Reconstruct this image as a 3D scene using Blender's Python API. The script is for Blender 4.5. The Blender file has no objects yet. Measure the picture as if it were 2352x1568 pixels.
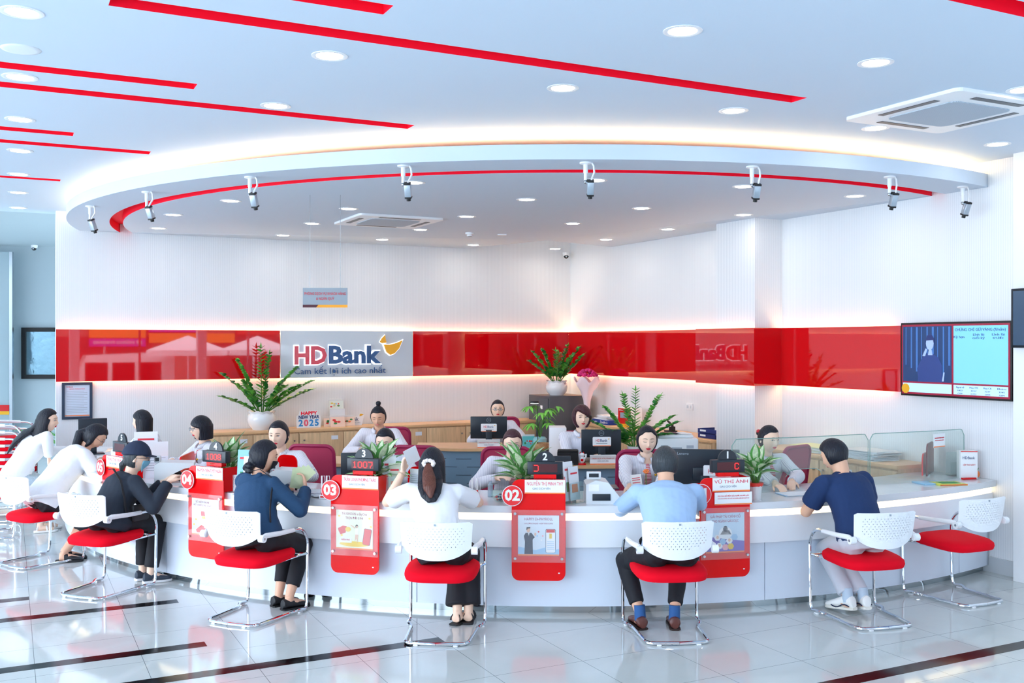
import bpy, bmesh, math, random
from mathutils import Vector, Matrix, Euler
random.seed(7)
PI = math.pi
SC = bpy.context.scene
COL = SC.collection
F = 2287.0; CAMH = 1.95; HOR = 787.0

# ---------------------------------------------------------------- camera, sky, exposure
cam = bpy.data.cameras.new('camera'); cam.lens = 35.0; cam.sensor_width = 36.0
cam.lens = F * 36.0 / 2352.0
cam.shift_y = 3.0 / 2352.0
cam.clip_start = 0.05; cam.clip_end = 200
camo = bpy.data.objects.new('camera', cam); COL.objects.link(camo)
camo.location = (0, 0, CAMH); camo.rotation_euler = (PI / 2, 0, 0)
SC.camera = camo
w = bpy.data.worlds.new('sky'); SC.world = w; w.use_nodes = True
bg = w.node_tree.nodes['Background']
bg.inputs['Color'].default_value = (0.76, 0.875, 1.0, 1)
bg.inputs['Strength'].default_value = 7.5
SC.view_settings.view_transform = 'Standard'; SC.view_settings.look = 'None'
SC.view_settings.gamma = 1.0; SC.view_settings.exposure = 0.22
SC.view_settings.use_curve_mapping = False

# room frame: K is the far corner, DB runs along the back wall to the right, DR along the right wall to the viewer
K = Vector((0.87, 14.84, 0)); DB = Vector((0.8926, 0.451, 0)); DR = Vector((0.451, -0.8926, 0))
AB = math.atan2(DB.y, DB.x); AR = math.atan2(DR.y, DR.x)
def UV(u, v, z=0.0): return K + DB * u + DR * v + Vector((0, 0, z))
def uv_of(p): r = Vector((p[0], p[1], 0)) - K; return (r.dot(DB), r.dot(DR))
def P(px, py, z):
    Y = (CAMH - z) * F / (py - HOR); return Vector(((px - 1176) / F * Y, Y, z))
def D(px, py, Y): return Vector(((px - 1176) / F * Y, Y, CAMH - (py - HOR) * Y / F))
def onB(px, py, v=0.0):      # point of the plane v = const (parallel to the back wall)
    s = (px - 1176) / F; o = K + DR * v
    u = -(o.x - s * o.y) / (DB.x - s * DB.y); p = o + DB * u
    return u, CAMH - (py - HOR) * p.y / F
def onR(px, py, u=0.0):      # point of the plane u = const (parallel to the right wall)
    s = (px - 1176) / F; o = K + DB * u
    v = -(o.x - s * o.y) / (DR.x - s * DR.y); p = o + DR * v
    return v, CAMH - (py - HOR) * p.y / F

# area light portals in the glazed facade only guide the sky light in
def portal(name, loc, rotz, sx, sy):
    l = bpy.data.lights.new(name, 'AREA'); l.shape = 'RECTANGLE'; l.size = sx; l.size_y = sy
    l.cycles.is_portal = True
    o = bpy.data.objects.new(name, l); COL.objects.link(o); o.location = loc
    o.rotation_euler = (PI / 2, 0, rotz); return o
portal('daylight_portal', UV(-6.4, 16.4, 1.75), AB, 13, 3.5)
portal('daylight_portal_left', UV(-13, 8.8, 1.75), AB - PI / 2, 15.2, 3.5)

# ---------------------------------------------------------------- materials
def lin(h):
    if isinstance(h, str):
        h = h.lstrip('#'); c = [int(h[i:i + 2], 16) / 255 for i in (0, 2, 4)]
    else: c = list(h)
    return tuple((x / 12.92 if x <= 0.04045 else ((x + 0.055) / 1.055) ** 2.4) for x in c) + (1.0,)
MC = {}
def mat(name, col='#ffffff', rough=0.5, metal=0.0, spec=0.5, emit=0.0, ecol=None, coat=0.0, noise=0.0, nscale=30, bump=0.0, sheen=0.0, sss=0.0):
    if name in MC: return MC[name]
    m = bpy.data.materials.new(name); m.use_nodes = True; nt = m.node_tree; b = nt.nodes['Principled BSDF']
    c = lin(col)
    b.inputs['Base Color'].default_value = c; b.inputs['Roughness'].default_value = rough
    b.inputs['Metallic'].default_value = metal; b.inputs['Specular IOR Level'].default_value = spec
    b.inputs['Coat Weight'].default_value = coat
    b.inputs['Sheen Weight'].default_value = sheen
    if sss: b.inputs['Subsurface Weight'].default_value = sss; b.inputs['Subsurface Radius'].default_value = (0.01, 0.004, 0.002); b.inputs['Subsurface Scale'].default_value = 1.0
    if emit: b.inputs['Emission Strength'].default_value = emit; b.inputs['Emission Color'].default_value = lin(ecol) if ecol else c
    m.diffuse_color = c
    if noise or bump:
        tc = nt.nodes.new('ShaderNodeTexCoord'); n = nt.nodes.new('ShaderNodeTexNoise'); n.inputs['Scale'].default_value = nscale
        n.inputs['Detail'].default_value = 4
        nt.links.new(tc.outputs['Object'], n.inputs['Vector'])
        if noise:
            r = nt.nodes.new('ShaderNodeMix'); r.data_type = 'RGBA'; r.blend_type = 'MULTIPLY'
            r.inputs[0].default_value = noise; r.inputs[6].default_value = c
            nt.links.new(n.outputs['Color'], r.inputs[7]); 
            rr = nt.nodes.new('ShaderNodeMapRange'); rr.inputs['From Min'].default_value = 0.3; rr.inputs['From Max'].default_value = 0.7
            rr.inputs['To Min'].default_value = 0.3; rr.inputs['To Max'].default_value = 1.0
            nt.links.new(n.outputs['Fac'], rr.inputs['Value']); nt.links.new(rr.outputs['Result'], r.inputs[7])
            nt.links.new(r.outputs[2], b.inputs['Base Color'])
        if bump:
            bp = nt.nodes.new('ShaderNodeBump'); bp.inputs['Strength'].default_value = bump; bp.inputs['Distance'].default_value = 0.01
            nt.links.new(n.outputs['Fac'], bp.inputs['Height']); nt.links.new(bp.outputs['Normal'], b.inputs['Normal'])
    MC[name] = m; return m
def glassy(name, tint='#eef8f6', opac=0.06, rough=0.02):
    if name in MC: return MC[name]
    m = bpy.data.materials.new(name); m.use_nodes = True; nt = m.node_tree; nt.nodes.clear()
    out = nt.nodes.new('ShaderNodeOutputMaterial'); t = nt.nodes.new('ShaderNodeBsdfTransparent'); t.inputs['Color'].default_value = lin(tint)
    g = nt.nodes.new('ShaderNodeBsdfGlossy'); g.inputs['Roughness'].default_value = rough
    lw = nt.nodes.new('ShaderNodeLayerWeight'); lw.inputs['Blend'].default_value = 0.5
    pw = nt.nodes.new('ShaderNodeMath'); pw.operation = 'POWER'; pw.inputs[1].default_value = 4.0; nt.links.new(lw.outputs['Facing'], pw.inputs[0])
    fr = nt.nodes.new('ShaderNodeMath'); fr.operation = 'MULTIPLY_ADD'; fr.inputs[1].default_value = 0.75; fr.inputs[2].default_value = 0.035; nt.links.new(pw.outputs[0], fr.inputs[0])
    d = nt.nodes.new('ShaderNodeBsdfDiffuse'); d.inputs['Color'].default_value = lin(tint)
    m1 = nt.nodes.new('ShaderNodeMixShader'); m1.inputs[0].default_value = opac
    m2 = nt.nodes.new('ShaderNodeMixShader')
    nt.links.new(t.outputs[0], m1.inputs[1]); nt.links.new(d.outputs[0], m1.inputs[2])
    nt.links.new(fr.outputs[0], m2.inputs[0]); nt.links.new(m1.outputs[0], m2.inputs[1]); nt.links.new(g.outputs[0], m2.inputs[2])
    nt.links.new(m2.outputs[0], out.inputs['Surface']); MC[name] = m; return m
def stripes(name, c1, c2, period, frac=0.5, axis='X', rough=0.6, bump=0.0, coord='Object', soft=0.1):
    """fine stripes across one object axis"""
    if name in MC: return MC[name]
    m = mat(name, c1, rough); nt = m.node_tree; b = nt.nodes['Principled BSDF']
    tc = nt.nodes.new('ShaderNodeTexCoord'); sp = nt.nodes.new('ShaderNodeSeparateXYZ'); nt.links.new(tc.outputs[coord], sp.inputs[0])
    mu = nt.nodes.new('ShaderNodeMath'); mu.operation = 'MULTIPLY'; mu.inputs[1].default_value = 1.0 / period
    nt.links.new(sp.outputs[axis], mu.inputs[0])
    fr = nt.nodes.new('ShaderNodeMath'); fr.operation = 'PINGPONG'; fr.inputs[1].default_value = 0.5; nt.links.new(mu.outputs[0], fr.inputs[0])
    mr = nt.nodes.new('ShaderNodeMapRange'); mr.inputs['From Min'].default_value = frac / 2 - soft / 2; mr.inputs['From Max'].default_value = frac / 2 + soft / 2
    nt.links.new(fr.outputs[0], mr.inputs['Value'])
    mx = nt.nodes.new('ShaderNodeMix'); mx.data_type = 'RGBA'; mx.inputs[6].default_value = lin(c2); mx.inputs[7].default_value = lin(c1)
    nt.links.new(mr.outputs[0], mx.inputs[0]); nt.links.new(mx.outputs[2], b.inputs['Base Color'])
    if bump:
        bp = nt.nodes.new('ShaderNodeBump'); bp.inputs['Strength'].default_value = bump; bp.inputs['Distance'].default_value = 0.004
        nt.links.new(mr.outputs[0], bp.inputs['Height']); nt.links.new(bp.outputs['Normal'], b.inputs['Normal'])
    return m

# ---------------------------------------------------------------- mesh collector
def rotz(a): return Matrix.Rotation(a, 4, 'Z')
def TR(loc=(0, 0, 0), rx=0, ry=0, rz=0): return Matrix.Translation(Vector(loc)) @ Euler((rx, ry, rz)).to_matrix().to_4x4()
class MB:
    def __init__(s): s.v = []; s.f = []; s.mi = []; s.sm = []; s.m = 0
    def add(s, vs, fs, M=None, smooth=False):
        o = len(s.v)
        s.v += [tuple(M @ Vector(v)) if M is not None else tuple(v) for v in vs]
        for f in fs: s.f.append([i + o for i in f]); s.mi.append(s.m); s.sm.append(smooth)
        return s
    def box(s, c, d, M=None, bev=0.0):
        x, y, z = [k / 2 for k in d]; cx, cy, cz = c
        if bev <= 0:
            vs = [(cx + a * x, cy + b * y, cz + e * z) for a in (-1, 1) for b in (-1, 1) for e in (-1, 1)]
            fs = [(0, 1, 3, 2), (4, 6, 7, 5), (0, 4, 5, 1), (2, 3, 7, 6), (0, 2, 6, 4), (1, 5, 7, 3)]
            return s.add(vs, fs, M)
        bm = bmesh.new(); bmesh.ops.create_cube(bm, size=1.0, matrix=Matrix.Translation((cx, cy, cz)) @ Matrix.Diagonal((2 * x, 2 * y, 2 * z, 1)))
        bmesh.ops.bevel(bm, geom=list(bm.edges), offset=min(bev, x * .95, y * .95, z * .95), segments=2, affect='EDGES', profile=0.5)
        return s.bm(bm, M)
    def bm(s, bm, M=None, smooth=True):
        bm.verts.index_update()
        s.add([v.co.copy() for v in bm.verts], [[v.index for v in f.verts] for f in bm.faces], M, smooth); bm.free(); return s
    def cyl(s, a, b, r, r2=None, n=16, caps=True, smooth=True):
        return s.tube([a, b], [r, r if r2 is None else r2], n, caps, smooth=smooth)
    def tube(s, pts, rad, n=10, caps=True, closed=False, flat=1.0, smooth=True, up=None):
        pts = [Vector(p) for p in pts]; N = len(pts)
        if not hasattr(rad, '__len__'): rad = [rad] * N
        tg = []
        for i in range(N):
            a = pts[(i - 1) % N] if (closed or i > 0) else pts[0]; b = pts[(i + 1) % N] if (closed or i < N - 1) else pts[-1]
            t = (b - a); tg.append(t.normalized() if t.length > 1e-9 else Vector((0, 0, 1)))
        ref = Vector(up) if up is not None else (Vector((0, 0, 1)) if abs(tg[0].z) < 0.9 else Vector((1, 0, 0)))
        nrm = (ref - tg[0] * ref.dot(tg[0])).normalized(); vs = []
        for i in range(N):
            if up is not None: nrm = Vector(up)
            nrm = (nrm - tg[i] * nrm.dot(tg[i]))
            nrm = nrm.normalized() if nrm.length > 1e-6 else tg[i].orthogonal().normalized()
            bi = tg[i].cross(nrm)
            for k in range(n):
                an = 2 * PI * k / n; vs.append(pts[i] + nrm * (math.cos(an) * rad[i] * flat) + bi * (math.sin(an) * rad[i]))
        fs = []
        for i in range(N if closed else N - 1):
            j = (i + 1) % N
            for k in range(n): k2 = (k + 1) % n; fs.append((i * n + k, i * n + k2, j * n + k2, j * n + k))
        if caps and not closed: fs.append(tuple(range(n - 1, -1, -1))); fs.append(tuple((N - 1) * n + k for k in range(n)))
        return s.add(vs, fs, None, smooth)
    def tubeM(s, pts, rad, M, **k): return s.tube([M @ Vector(p) for p in pts], rad, **k)
    def lathe(s, prof, n=24, M=None, smooth=True, wave=None):
        vs = []; fs = []
        for i, (r, z) in enumerate(prof):
            for k in range(n):
                a = 2 * PI * k / n; dz = wave(i, a) if wave else 0
                vs.append((r * math.cos(a), r * math.sin(a), z + dz))
        for i in range(len(prof) - 1):
            for k in range(n): k2 = (k + 1) % n; fs.append((i * n + k, i * n + k2, (i + 1) * n + k2, (i + 1) * n + k))
        if prof[0][0] > 1e-5: fs.append(tuple(range(n - 1, -1, -1)))
        if prof[-1][0] > 1e-5: fs.append(tuple((len(prof) - 1) * n + k for k in range(n)))
        return s.add(vs, fs, M, smooth)
    def rings(s, rings, M=None, caps=True, closed=True, smooth=True):
        n = len(rings[0]); vs = [p for r in rings for p in r]; fs = []
        for i in range(len(rings) - 1):
            for k in range(n if closed else n - 1): k2 = (k + 1) % n; fs.append((i * n + k, i * n + k2, (i + 1) * n + k2, (i + 1) * n + k))
        if caps: fs.append(tuple(range(n - 1, -1, -1))); fs.append(tuple((len(rings) - 1) * n + k for k in range(n)))
        return s.add(vs, fs, M, smooth)
    def prism(s, poly, y0, y1, M=None, smooth=False):
        """polygon in x,z extruded along y"""
        n = len(poly); vs = [(x, y0, z) for x, z in poly] + [(x, y1, z) for x, z in poly]
        fs = [tuple(range(n)), tuple(range(2 * n - 1, n - 1, -1))]
        for k in range(n): k2 = (k + 1) % n; fs.append((k, n + k, n + k2, k2))
        return s.add(vs, fs, M, smooth)
    def ell(s, c, r, M=None, nu=14, nv=9):
        vs = []; fs = []
        for i in range(nv + 1):
            p = PI * i / nv - PI / 2
            for k in range(nu):
                a = 2 * PI * k / nu; vs.append((c[0] + r[0] * math.cos(p) * math.cos(a), c[1] + r[1] * math.cos(p) * math.sin(a), c[2] + r[2] * math.sin(p)))
        for i in range(nv):
            for k in range(nu): k2 = (k + 1) % nu; fs.append((i * nu + k, i * nu + k2, (i + 1) * nu + k2, (i + 1) * nu + k))
        return s.add(vs, fs, M, True)
    def obj(s, name, mats, parent=None, loc=(0, 0, 0), rz=0.0, rot=None, sharp=35, fix=True):
        me = bpy.data.meshes.new(name); me.from_pydata(s.v, [], s.f)
        if not isinstance(mats, (list, tuple)): mats = [mats]
        for m in mats: me.materials.append(m)
        me.polygons.foreach_set('material_index', s.mi)
        me.polygons.foreach_set('use_smooth', s.sm)
        if fix and len(s.v) < 60000:
            bm = bmesh.new(); bm.from_mesh(me)
            bmesh.ops.remove_doubles(bm, verts=bm.verts, dist=1e-6)
            bmesh.ops.recalc_face_normals(bm, faces=bm.faces); bm.to_mesh(me); bm.free()
        me.update()
        if any(s.sm) and sharp: me.set_sharp_from_angle(angle=math.radians(sharp))
        o = bpy.data.objects.new(name, me); COL.objects.link(o)
        o.location = loc; o.rotation_euler = rot if rot is not None else (0, 0, rz)
        if parent is not None: o.parent = parent
        return o
def tag(o, label=None, cat=None, group=None, kind=None):
    if label: o['label'] = label
    if cat: o['category'] = cat
    if group: o['group'] = group
    if kind: o['kind'] = kind
    return o
def empty(name, loc=(0, 0, 0), rz=0.0, label=None, cat=None, group=None, rot=None):
    o = bpy.data.objects.new(name, None); COL.objects.link(o); o.location = loc
    o.rotation_euler = rot if rot is not None else (0, 0, rz); o.empty_display_size = .1
    return tag(o, label, cat, group)
KIDS = {}
def kids(o):
    return [c for c in bpy.data.objects if c.parent == o]
def copy_tree(o, loc=None, rz=None, label=None, parent=None, group=None, scale=None, rot=None):
    c = o.copy(); COL.objects.link(c); c.parent = parent
    for ch in kids(o): copy_tree(ch, parent=c)
    if loc is not None: c.location = loc
    if rz is not None: c.rotation_euler = (0, 0, rz)
    if rot is not None: c.rotation_euler = rot
    if scale is not None: c.scale = (scale,) * 3
    if label: c['label'] = label
    if group: c['group'] = group
    return c
def bake(o):
    dg = bpy.context.evaluated_depsgraph_get(); me = bpy.data.meshes.new_from_object(o.evaluated_get(dg), depsgraph=dg)
    o.modifiers.clear(); o.data = me; return o
def text(s, size, M, m, parent=None, name='lettering', ext=0.0006, align='CENTER', off=0.0, wid=None, sx=1.0, res=2):
    """lettering in the x,z plane of M, reading along +x, facing -y"""
    c = bpy.data.curves.new(name, 'FONT'); c.body = s; c.size = size; c.align_x = align; c.align_y = 'CENTER'
    c.extrude = ext; c.resolution_u = res; c.offset = off
    t = bpy.data.objects.new(name, c); COL.objects.link(t)
    dg = bpy.context.evaluated_depsgraph_get(); me = bpy.data.meshes.new_from_object(t.evaluated_get(dg), depsgraph=dg)
    bpy.data.objects.remove(t); bpy.data.curves.remove(c)
    k = sx
    if wid:
        xs = [v.co.x for v in me.vertices]
        if xs: k = wid / (max(xs) - min(xs))
    me.transform(M @ Matrix.Rotation(PI / 2, 4, 'X') @ Matrix.Diagonal((k, 1, 1, 1)))
    me.materials.clear(); me.materials.append(m); me.name = name
    for p in me.polygons: p.material_index = 0
    o = bpy.data.objects.new(name, me); COL.objects.link(o)
    if parent is not None: o.parent = parent
    return o
def rrect(w, h, r, n=5, corners=(1, 1, 1, 1), cx=0, cz=0):
    """rounded rectangle outline; corners = tl,tr,br,bl"""
    pts = []
    for (sx, sz, a0, on) in ((-1, 1, PI / 2, corners[0]), (1, 1, 0, corners[1]), (1, -1, -PI / 2, corners[2]), (-1, -1, -PI, corners[3])):
        rr = r if on else 0.0001
        ox = cx + sx * (w / 2 - rr); oz = cz + sz * (h / 2 - rr)
        arc = [(ox + rr * math.cos(a0 + PI / 2 * k / n), oz + rr * math.sin(a0 + PI / 2 * k / n)) for k in range(n + 1)]
        pts.append(arc)
    out = []
    for i in (1, 0, 3, 2): out += pts[i]
    return out
def clip_uv(o, umax=None, vmin=None):
    bm = bmesh.new(); bm.from_mesh(o.data); inv = o.matrix_world.inverted()
    for co, no in ([(UV(umax, 0), DB)] if umax is not None else []) + ([(UV(0, vmin), -DR)] if vmin is not None else []):
        r = bmesh.ops.bisect_plane(bm, geom=bm.verts[:] + bm.edges[:] + bm.faces[:], plane_co=co, plane_no=no, clear_outer=True)
        ed = [e for e in r['geom_cut'] if isinstance(e, bmesh.types.BMEdge)]
        try: bmesh.ops.holes_fill(bm, edges=ed)
        except Exception: pass
    bm.to_mesh(o.data); bm.free(); return o
CR = '#e80a12'
M_white = mat('white_paint', '#eef2f6', 0.55)
M_red = mat('red_gloss', '#dc0510', 0.12)
M_redp = mat('red_paint', '#ff0830', 0.6, spec=.2)
M_chrome = mat('chrome', '#d9dee4', 0.07, metal=1.0)
M_steel = mat('brushed_steel', '#b9c0c6', 0.25, metal=1.0)
M_black = mat('black_plastic', '#12202c', 0.35)
M_blk = mat('black', '#0a0c10', 0.5)
M_plast = mat('white_plastic', '#eef1f5', 0.35)
M_grey = mat('grey_plastic', '#9aa7b2', 0.4)
M_paper = mat('paper', '#f4f7fa', 0.7)
M_acr = glassy('clear_acrylic', '#f2fafa', 0.05)
M_glass = glassy('clear_glass', '#f3faf8', 0.05)
M_glassedge = mat('glass_edge', '#7fa9a3', 0.15)
M_redink = mat('red_print', '#e03a48', 0.6)
M_blueink = mat('navy_print', '#20407a', 0.6)
M_orange = mat('orange_print', '#ff8a4a', 0.6)
M_yel = mat('yellow_print', '#f6b41a', 0.5)
# ================================================================ the room
ZC = 3.50; ZS = 3.28
def struct(o, label=None): tag(o, label, None, None, 'structure'); return o
# floor: polished 0.6 m tiles in the wall directions, black inlaid strips
def floor_material():
    m = bpy.data.materials.new('polished_tile'); m.use_nodes = True; nt = m.node_tree; b = nt.nodes['Principled BSDF']
    tc = nt.nodes.new('ShaderNodeTexCoord'); sp = nt.nodes.new('ShaderNodeSeparateXYZ'); nt.links.new(tc.outputs['Object'], sp.inputs[0])
    def line(ax, off):
        a = nt.nodes.new('ShaderNodeMath'); a.operation = 'ADD'; a.inputs[1].default_value = off; nt.links.new(sp.outputs[ax], a.inputs[0])
        p = nt.nodes.new('ShaderNodeMath'); p.operation = 'PINGPONG'; p.inputs[1].default_value = 0.3; nt.links.new(a.outputs[0], p.inputs[0])
        l = nt.nodes.new('ShaderNodeMath'); l.operation = 'LESS_THAN'; l.inputs[1].default_value = 0.0016; nt.links.new(p.outputs[0], l.inputs[0]); return l
    l1 = line('X', 0.13 + 30.0); l2 = line('Y', -0.2 + 30.0 + 0.0)
    mx = nt.nodes.new('ShaderNodeMath'); mx.operation = 'MAXIMUM'; nt.links.new(l1.outputs[0], mx.inputs[0]); nt.links.new(l2.outputs[0], mx.inputs[1])
    n = nt.nodes.new('ShaderNodeTexNoise'); n.inputs['Scale'].default_value = 2.2; n.inputs['Detail'].default_value = 8; n.inputs['Distortion'].default_value = 1.2
    nt.links.new(tc.outputs['Object'], n.inputs['Vector'])
    cr = nt.nodes.new('ShaderNodeMix'); cr.data_type = 'RGBA'; cr.inputs[6].default_value = lin('#c3cac8'); cr.inputs[7].default_value = lin('#d2d8d6')
    nt.links.new(n.outputs['Fac'], cr.inputs[0])
    c2 = nt.nodes.new('ShaderNodeMix'); c2.data_type = 'RGBA'; c2.inputs[7].default_value = lin('#6c7476'); nt.links.new(mx.outputs[0], c2.inputs[0]); nt.links.new(cr.outputs[2], c2.inputs[6])
    nt.links.new(c2.outputs[2], b.inputs['Base Color']); b.inputs['Roughness'].default_value = 0.07; b.inputs['Specular IOR Level'].default_value = 0.75
    return m
fl = MB().box((-6, 5.3, -0.05), (20, 23.4, 0.1)).obj('floor', floor_material())
# floor object frame: x = u, y = v - ... (local axes along the walls)
fl.matrix_world = Matrix((( DB.x, -DR.x, 0, K.x), (DB.y, -DR.y, 0, K.y), (0, 0, 1, 0), (0, 0, 0, 1)))
fl.data.transform(Matrix.Diagonal((1, -1, 1, 1)))
bmm = bmesh.new(); bmm.from_mesh(fl.data); bmesh.ops.recalc_face_normals(bmm, faces=bmm.faces); bmm.to_mesh(fl.data); bmm.free()
struct(fl)
def uvbox(mb, u0, u1, v0, v1, z0, z1):
    c = UV((u0 + u1) / 2, (v0 + v1) / 2, (z0 + z1) / 2)
    return mb.box((0, 0, 0), (abs(u1 - u0), abs(v1 - v0), z1 - z0), TR(c, rz=AB))
M_inlay = mat('black_granite', '#08090c', 0.12, spec=0.3)
for v, u0, u1 in ((4.4, -12, -7.33), (5.0, -12, -6.33), (6.2, -12, -6.33), (6.8, -12, -4.93), (8.6, -3.73, 1.5 - 1.5)):
    struct(uvbox(MB(), u0, u1, v - .055, v + .055, -0.02, 0.0008).obj('floor_inlay_strip', M_inlay))
# walls with finely fluted paper: local x runs along the wall
M_flute = stripes('fluted_wallpaper', '#edf0f4', '#e3e7ec', 0.022, 0.45, 'X', 0.6, bump=0.12, soft=0.4)
def wall(name, a, b, z0, z1, th, m=None, side=1):
    a = Vector(a); b = Vector(b); L = (b - a).length; an = math.atan2(b.y - a.y, b.x - a.x)
    return struct(MB().box((L / 2, side * th / 2, (z0 + z1) / 2), (L, th, z1 - z0)).obj(name, m or M_flute, loc=(a.x, a.y, 0), rz=an))
uL = -6.977
wall('wall_back', UV(uL, 0), UV(0.15, 0), 0, ZC + .1, 0.15)
wall('wall_right', UV(0, 0), UV(0, 7.42), 0, ZC + .1, 0.15)
# column standing proud of the right wall
struct(uvbox(MB(), -.38, 0, 3.91, 4.556, 0, ZS).obj('wall_column', M_flute))
bpy.data.objects['wall_column'].data.transform(Matrix.Identity(4))
# pier closing the right wall
struct(uvbox(MB(), -.12, .4, 7.42, 8.6, 0, ZC).obj('wall_right_pier', M_white))
# far left: recess ceiling and back wall, the dimness put into their grey
M_grw = mat('grey_blue_dim_paint', '#aebdc4', 0.6)
struct(MB().box((-9.0, 16.75, 1.8), (12.0, .12, 3.6)).obj('wall_far_left', M_grw))
# glass partition at the far left
gp = MB().box((-9.04, 16.35, 1.72), (1.6, .02, 3.44)).obj('window_1', glassy('frosted_glass', '#cfe0e6', 0.55, 0.15)); struct(gp)
MB().box((-8.22, 16.35, 1.72), (.05, .05, 3.44)).obj('window_frame', M_steel, gp)
MB().box((-9.04, 16.33, .88), (1.6, .01, .1)).obj('window_stripe', M_red, gp)
MB().box((-9.04, 16.33, .80), (1.6, .01, .055)).obj('window_stripe', M_yel, gp)
# ---- main ceiling with the red slots let in (grid of cells in u,v with the slots left open)
SLOTS = [(-7.06, -2.96, 7.93, 8.07), (-13, -4.89, 6.07, 6.21), (-13, -6.46, 6.54, 6.68), (-13, -6.44, 4.19, 4.33),
         (-13, -7.04, 4.70, 4.84), (-13, -7.03, 2.36, 2.48), (-13, -5.89, 8.38, 8.52), (-5.2, -1.6, 9.72, 9.86)]
U0, U1, V0, V1 = -13.0, 0.0, -0.33, 16.4
us = sorted({U0, U1} | {s[0] for s in SLOTS} | {s[1] for s in SLOTS}); vs_ = sorted({V0, V1, 0.35} | {s[2] for s in SLOTS} | {s[3] for s in SLOTS})
mb = MB()
for i in range(len(us) - 1):
    for j in range(len(vs_) - 1):
        uc = (us[i] + us[i + 1]) / 2; vc = (vs_[j] + vs_[j + 1]) / 2
        if any(s[0] < uc < s[1] and s[2] < vc < s[3] for s in SLOTS): continue
        mb.add([UV(us[i], vs_[j], ZC), UV(us[i + 1], vs_[j], ZC), UV(us[i + 1], vs_[j + 1], ZC), UV(us[i], vs_[j + 1], ZC)], [(0, 1, 2, 3)])
M_ceil = mat('ceiling_paint', '#c9d9ea', 0.6)
ce = struct(mb.obj('ceiling', M_ceil, fix=False))
mb = MB(); uvbox(mb, U0, U1 + .2, V0, V1, ZC + .22, ZC + .3); ce2 = mb.obj('ceiling_roof', M_ceil); struct(ce2); ce2.name = 'ceiling_upper'
for (a, b, c, d) in SLOTS:       # red lined slot: four sides and a top
    mb = MB(); h = .12; p = [UV(a, c, ZC), UV(b, c, ZC), UV(b, d, ZC), UV(a, d, ZC)]; q = [x + Vector((0, 0, h)) for x in p]
    mb.add(p + q, [(0, 1, 5, 4), (1, 2, 6, 5), (2, 3, 7, 6), (3, 0, 4, 7), (4, 5, 6, 7)])
    struct(mb.obj('ceiling_slot', M_redp, fix=False))
# recess ceiling beyond the end of the back wall, a little higher, its lack of light painted grey
struct(MB().box((-9.5, 14.3, 3.72), (11, 5.2, .3)).obj('ceiling_left_recess', M_grw))
# ---- round soffit over the counter
SCX, SCY = 0.46, 12.92
def arc_ring(r0, r1, z0, z1, cx=SCX, cy=SCY, a0=-1.75, a1=1.75, n=120, mb=None):
    mb = mb or MB(); rs = []
    for k in range(n + 1):
        a = a0 + (a1 - a0) * k / n; s_, c_ = math.sin(a), -math.cos(a)
        rs.append([(cx + r * s_, cy + r * c_, z) for r, z in ((r0, z0), (r1, z0), (r1, z1), (r0, z1))])
    return mb.rings(rs, smooth=True)
so = arc_ring(5.27, 5.70, ZS, ZS + .11).obj('ceiling_soffit', M_ceil, sharp=30)
so2 = arc_ring(0.0005, 5.13, ZS, ZS + .11, n=120, a0=-PI * .75, a1=PI * .75).obj('ceiling_soffit', M_ceil, sharp=30)
gr = arc_ring(5.12, 5.28, ZS + .10, ZS + .13).obj('ceiling_soffit_groove', M_redp)
g1 = arc_ring(5.127, 5.134, ZS + .001, ZS + .12).obj('ceiling_soffit_groove', M_redp)
g2 = arc_ring(5.266, 5.273, ZS + .001, ZS + .12).obj('ceiling_soffit_groove', M_redp)
for o in (so, so2, gr, g1, g2): clip_uv(o, -0.001, 0.001); struct(o)
# the soffit's hidden warm light strip lying on top near its edge
lt = arc_ring(5.46, 5.50, ZS + .112, ZS + .125, n=90); lt = lt.obj('led_strip', mat('warm_led', '#fff1d8', emit=22, ecol='#ffcf90')); clip_uv(lt, -.02, .02)
tag(lt, 'hidden warm LED strip lying on top of the round ceiling soffit', 'light')
# baseboard of the right wall
mb = MB(); uvbox(mb, -.015, 0, 4.56, 7.42, 0, .13); struct(mb.obj('baseboard_right', mat('grey_marble', '#c3cad0', .15)))
mb = MB(); uvbox(mb, uL, 0, 0, .015, 0, .13); struct(mb.obj('baseboard_back', MC['grey_marble']))
# facade behind the viewer: mullions, piers
for u in (-12.9, -9.3, -5.9, -2.6, 0.1):
    struct(uvbox(MB(), u - .12, u + .12, 16.3, 16.6, 0, ZC).obj('wall_facade_pier', M_white))
struct(uvbox(MB(), -13, .2, 16.35, 16.5, 3.1, ZC + .3).obj('wall_facade_header', M_white))
wr = struct(uvbox(MB(), 0, .15, 8.6, 16.4, 0, ZC).obj('wall_right_front', M_white))
wl_ = struct(uvbox(MB(), -13.15, -13, -8, 1.2, 0, ZC + .3).obj('wall_left_sky_block', M_white))  # unseen wall added to keep sky light out of the left recess
for v_ in (1.2, 5, 9, 13): struct(uvbox(MB(), -13.1, -12.95, v_, v_ + .2, 0, ZC).obj('wall_left_pier', M_white))
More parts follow.
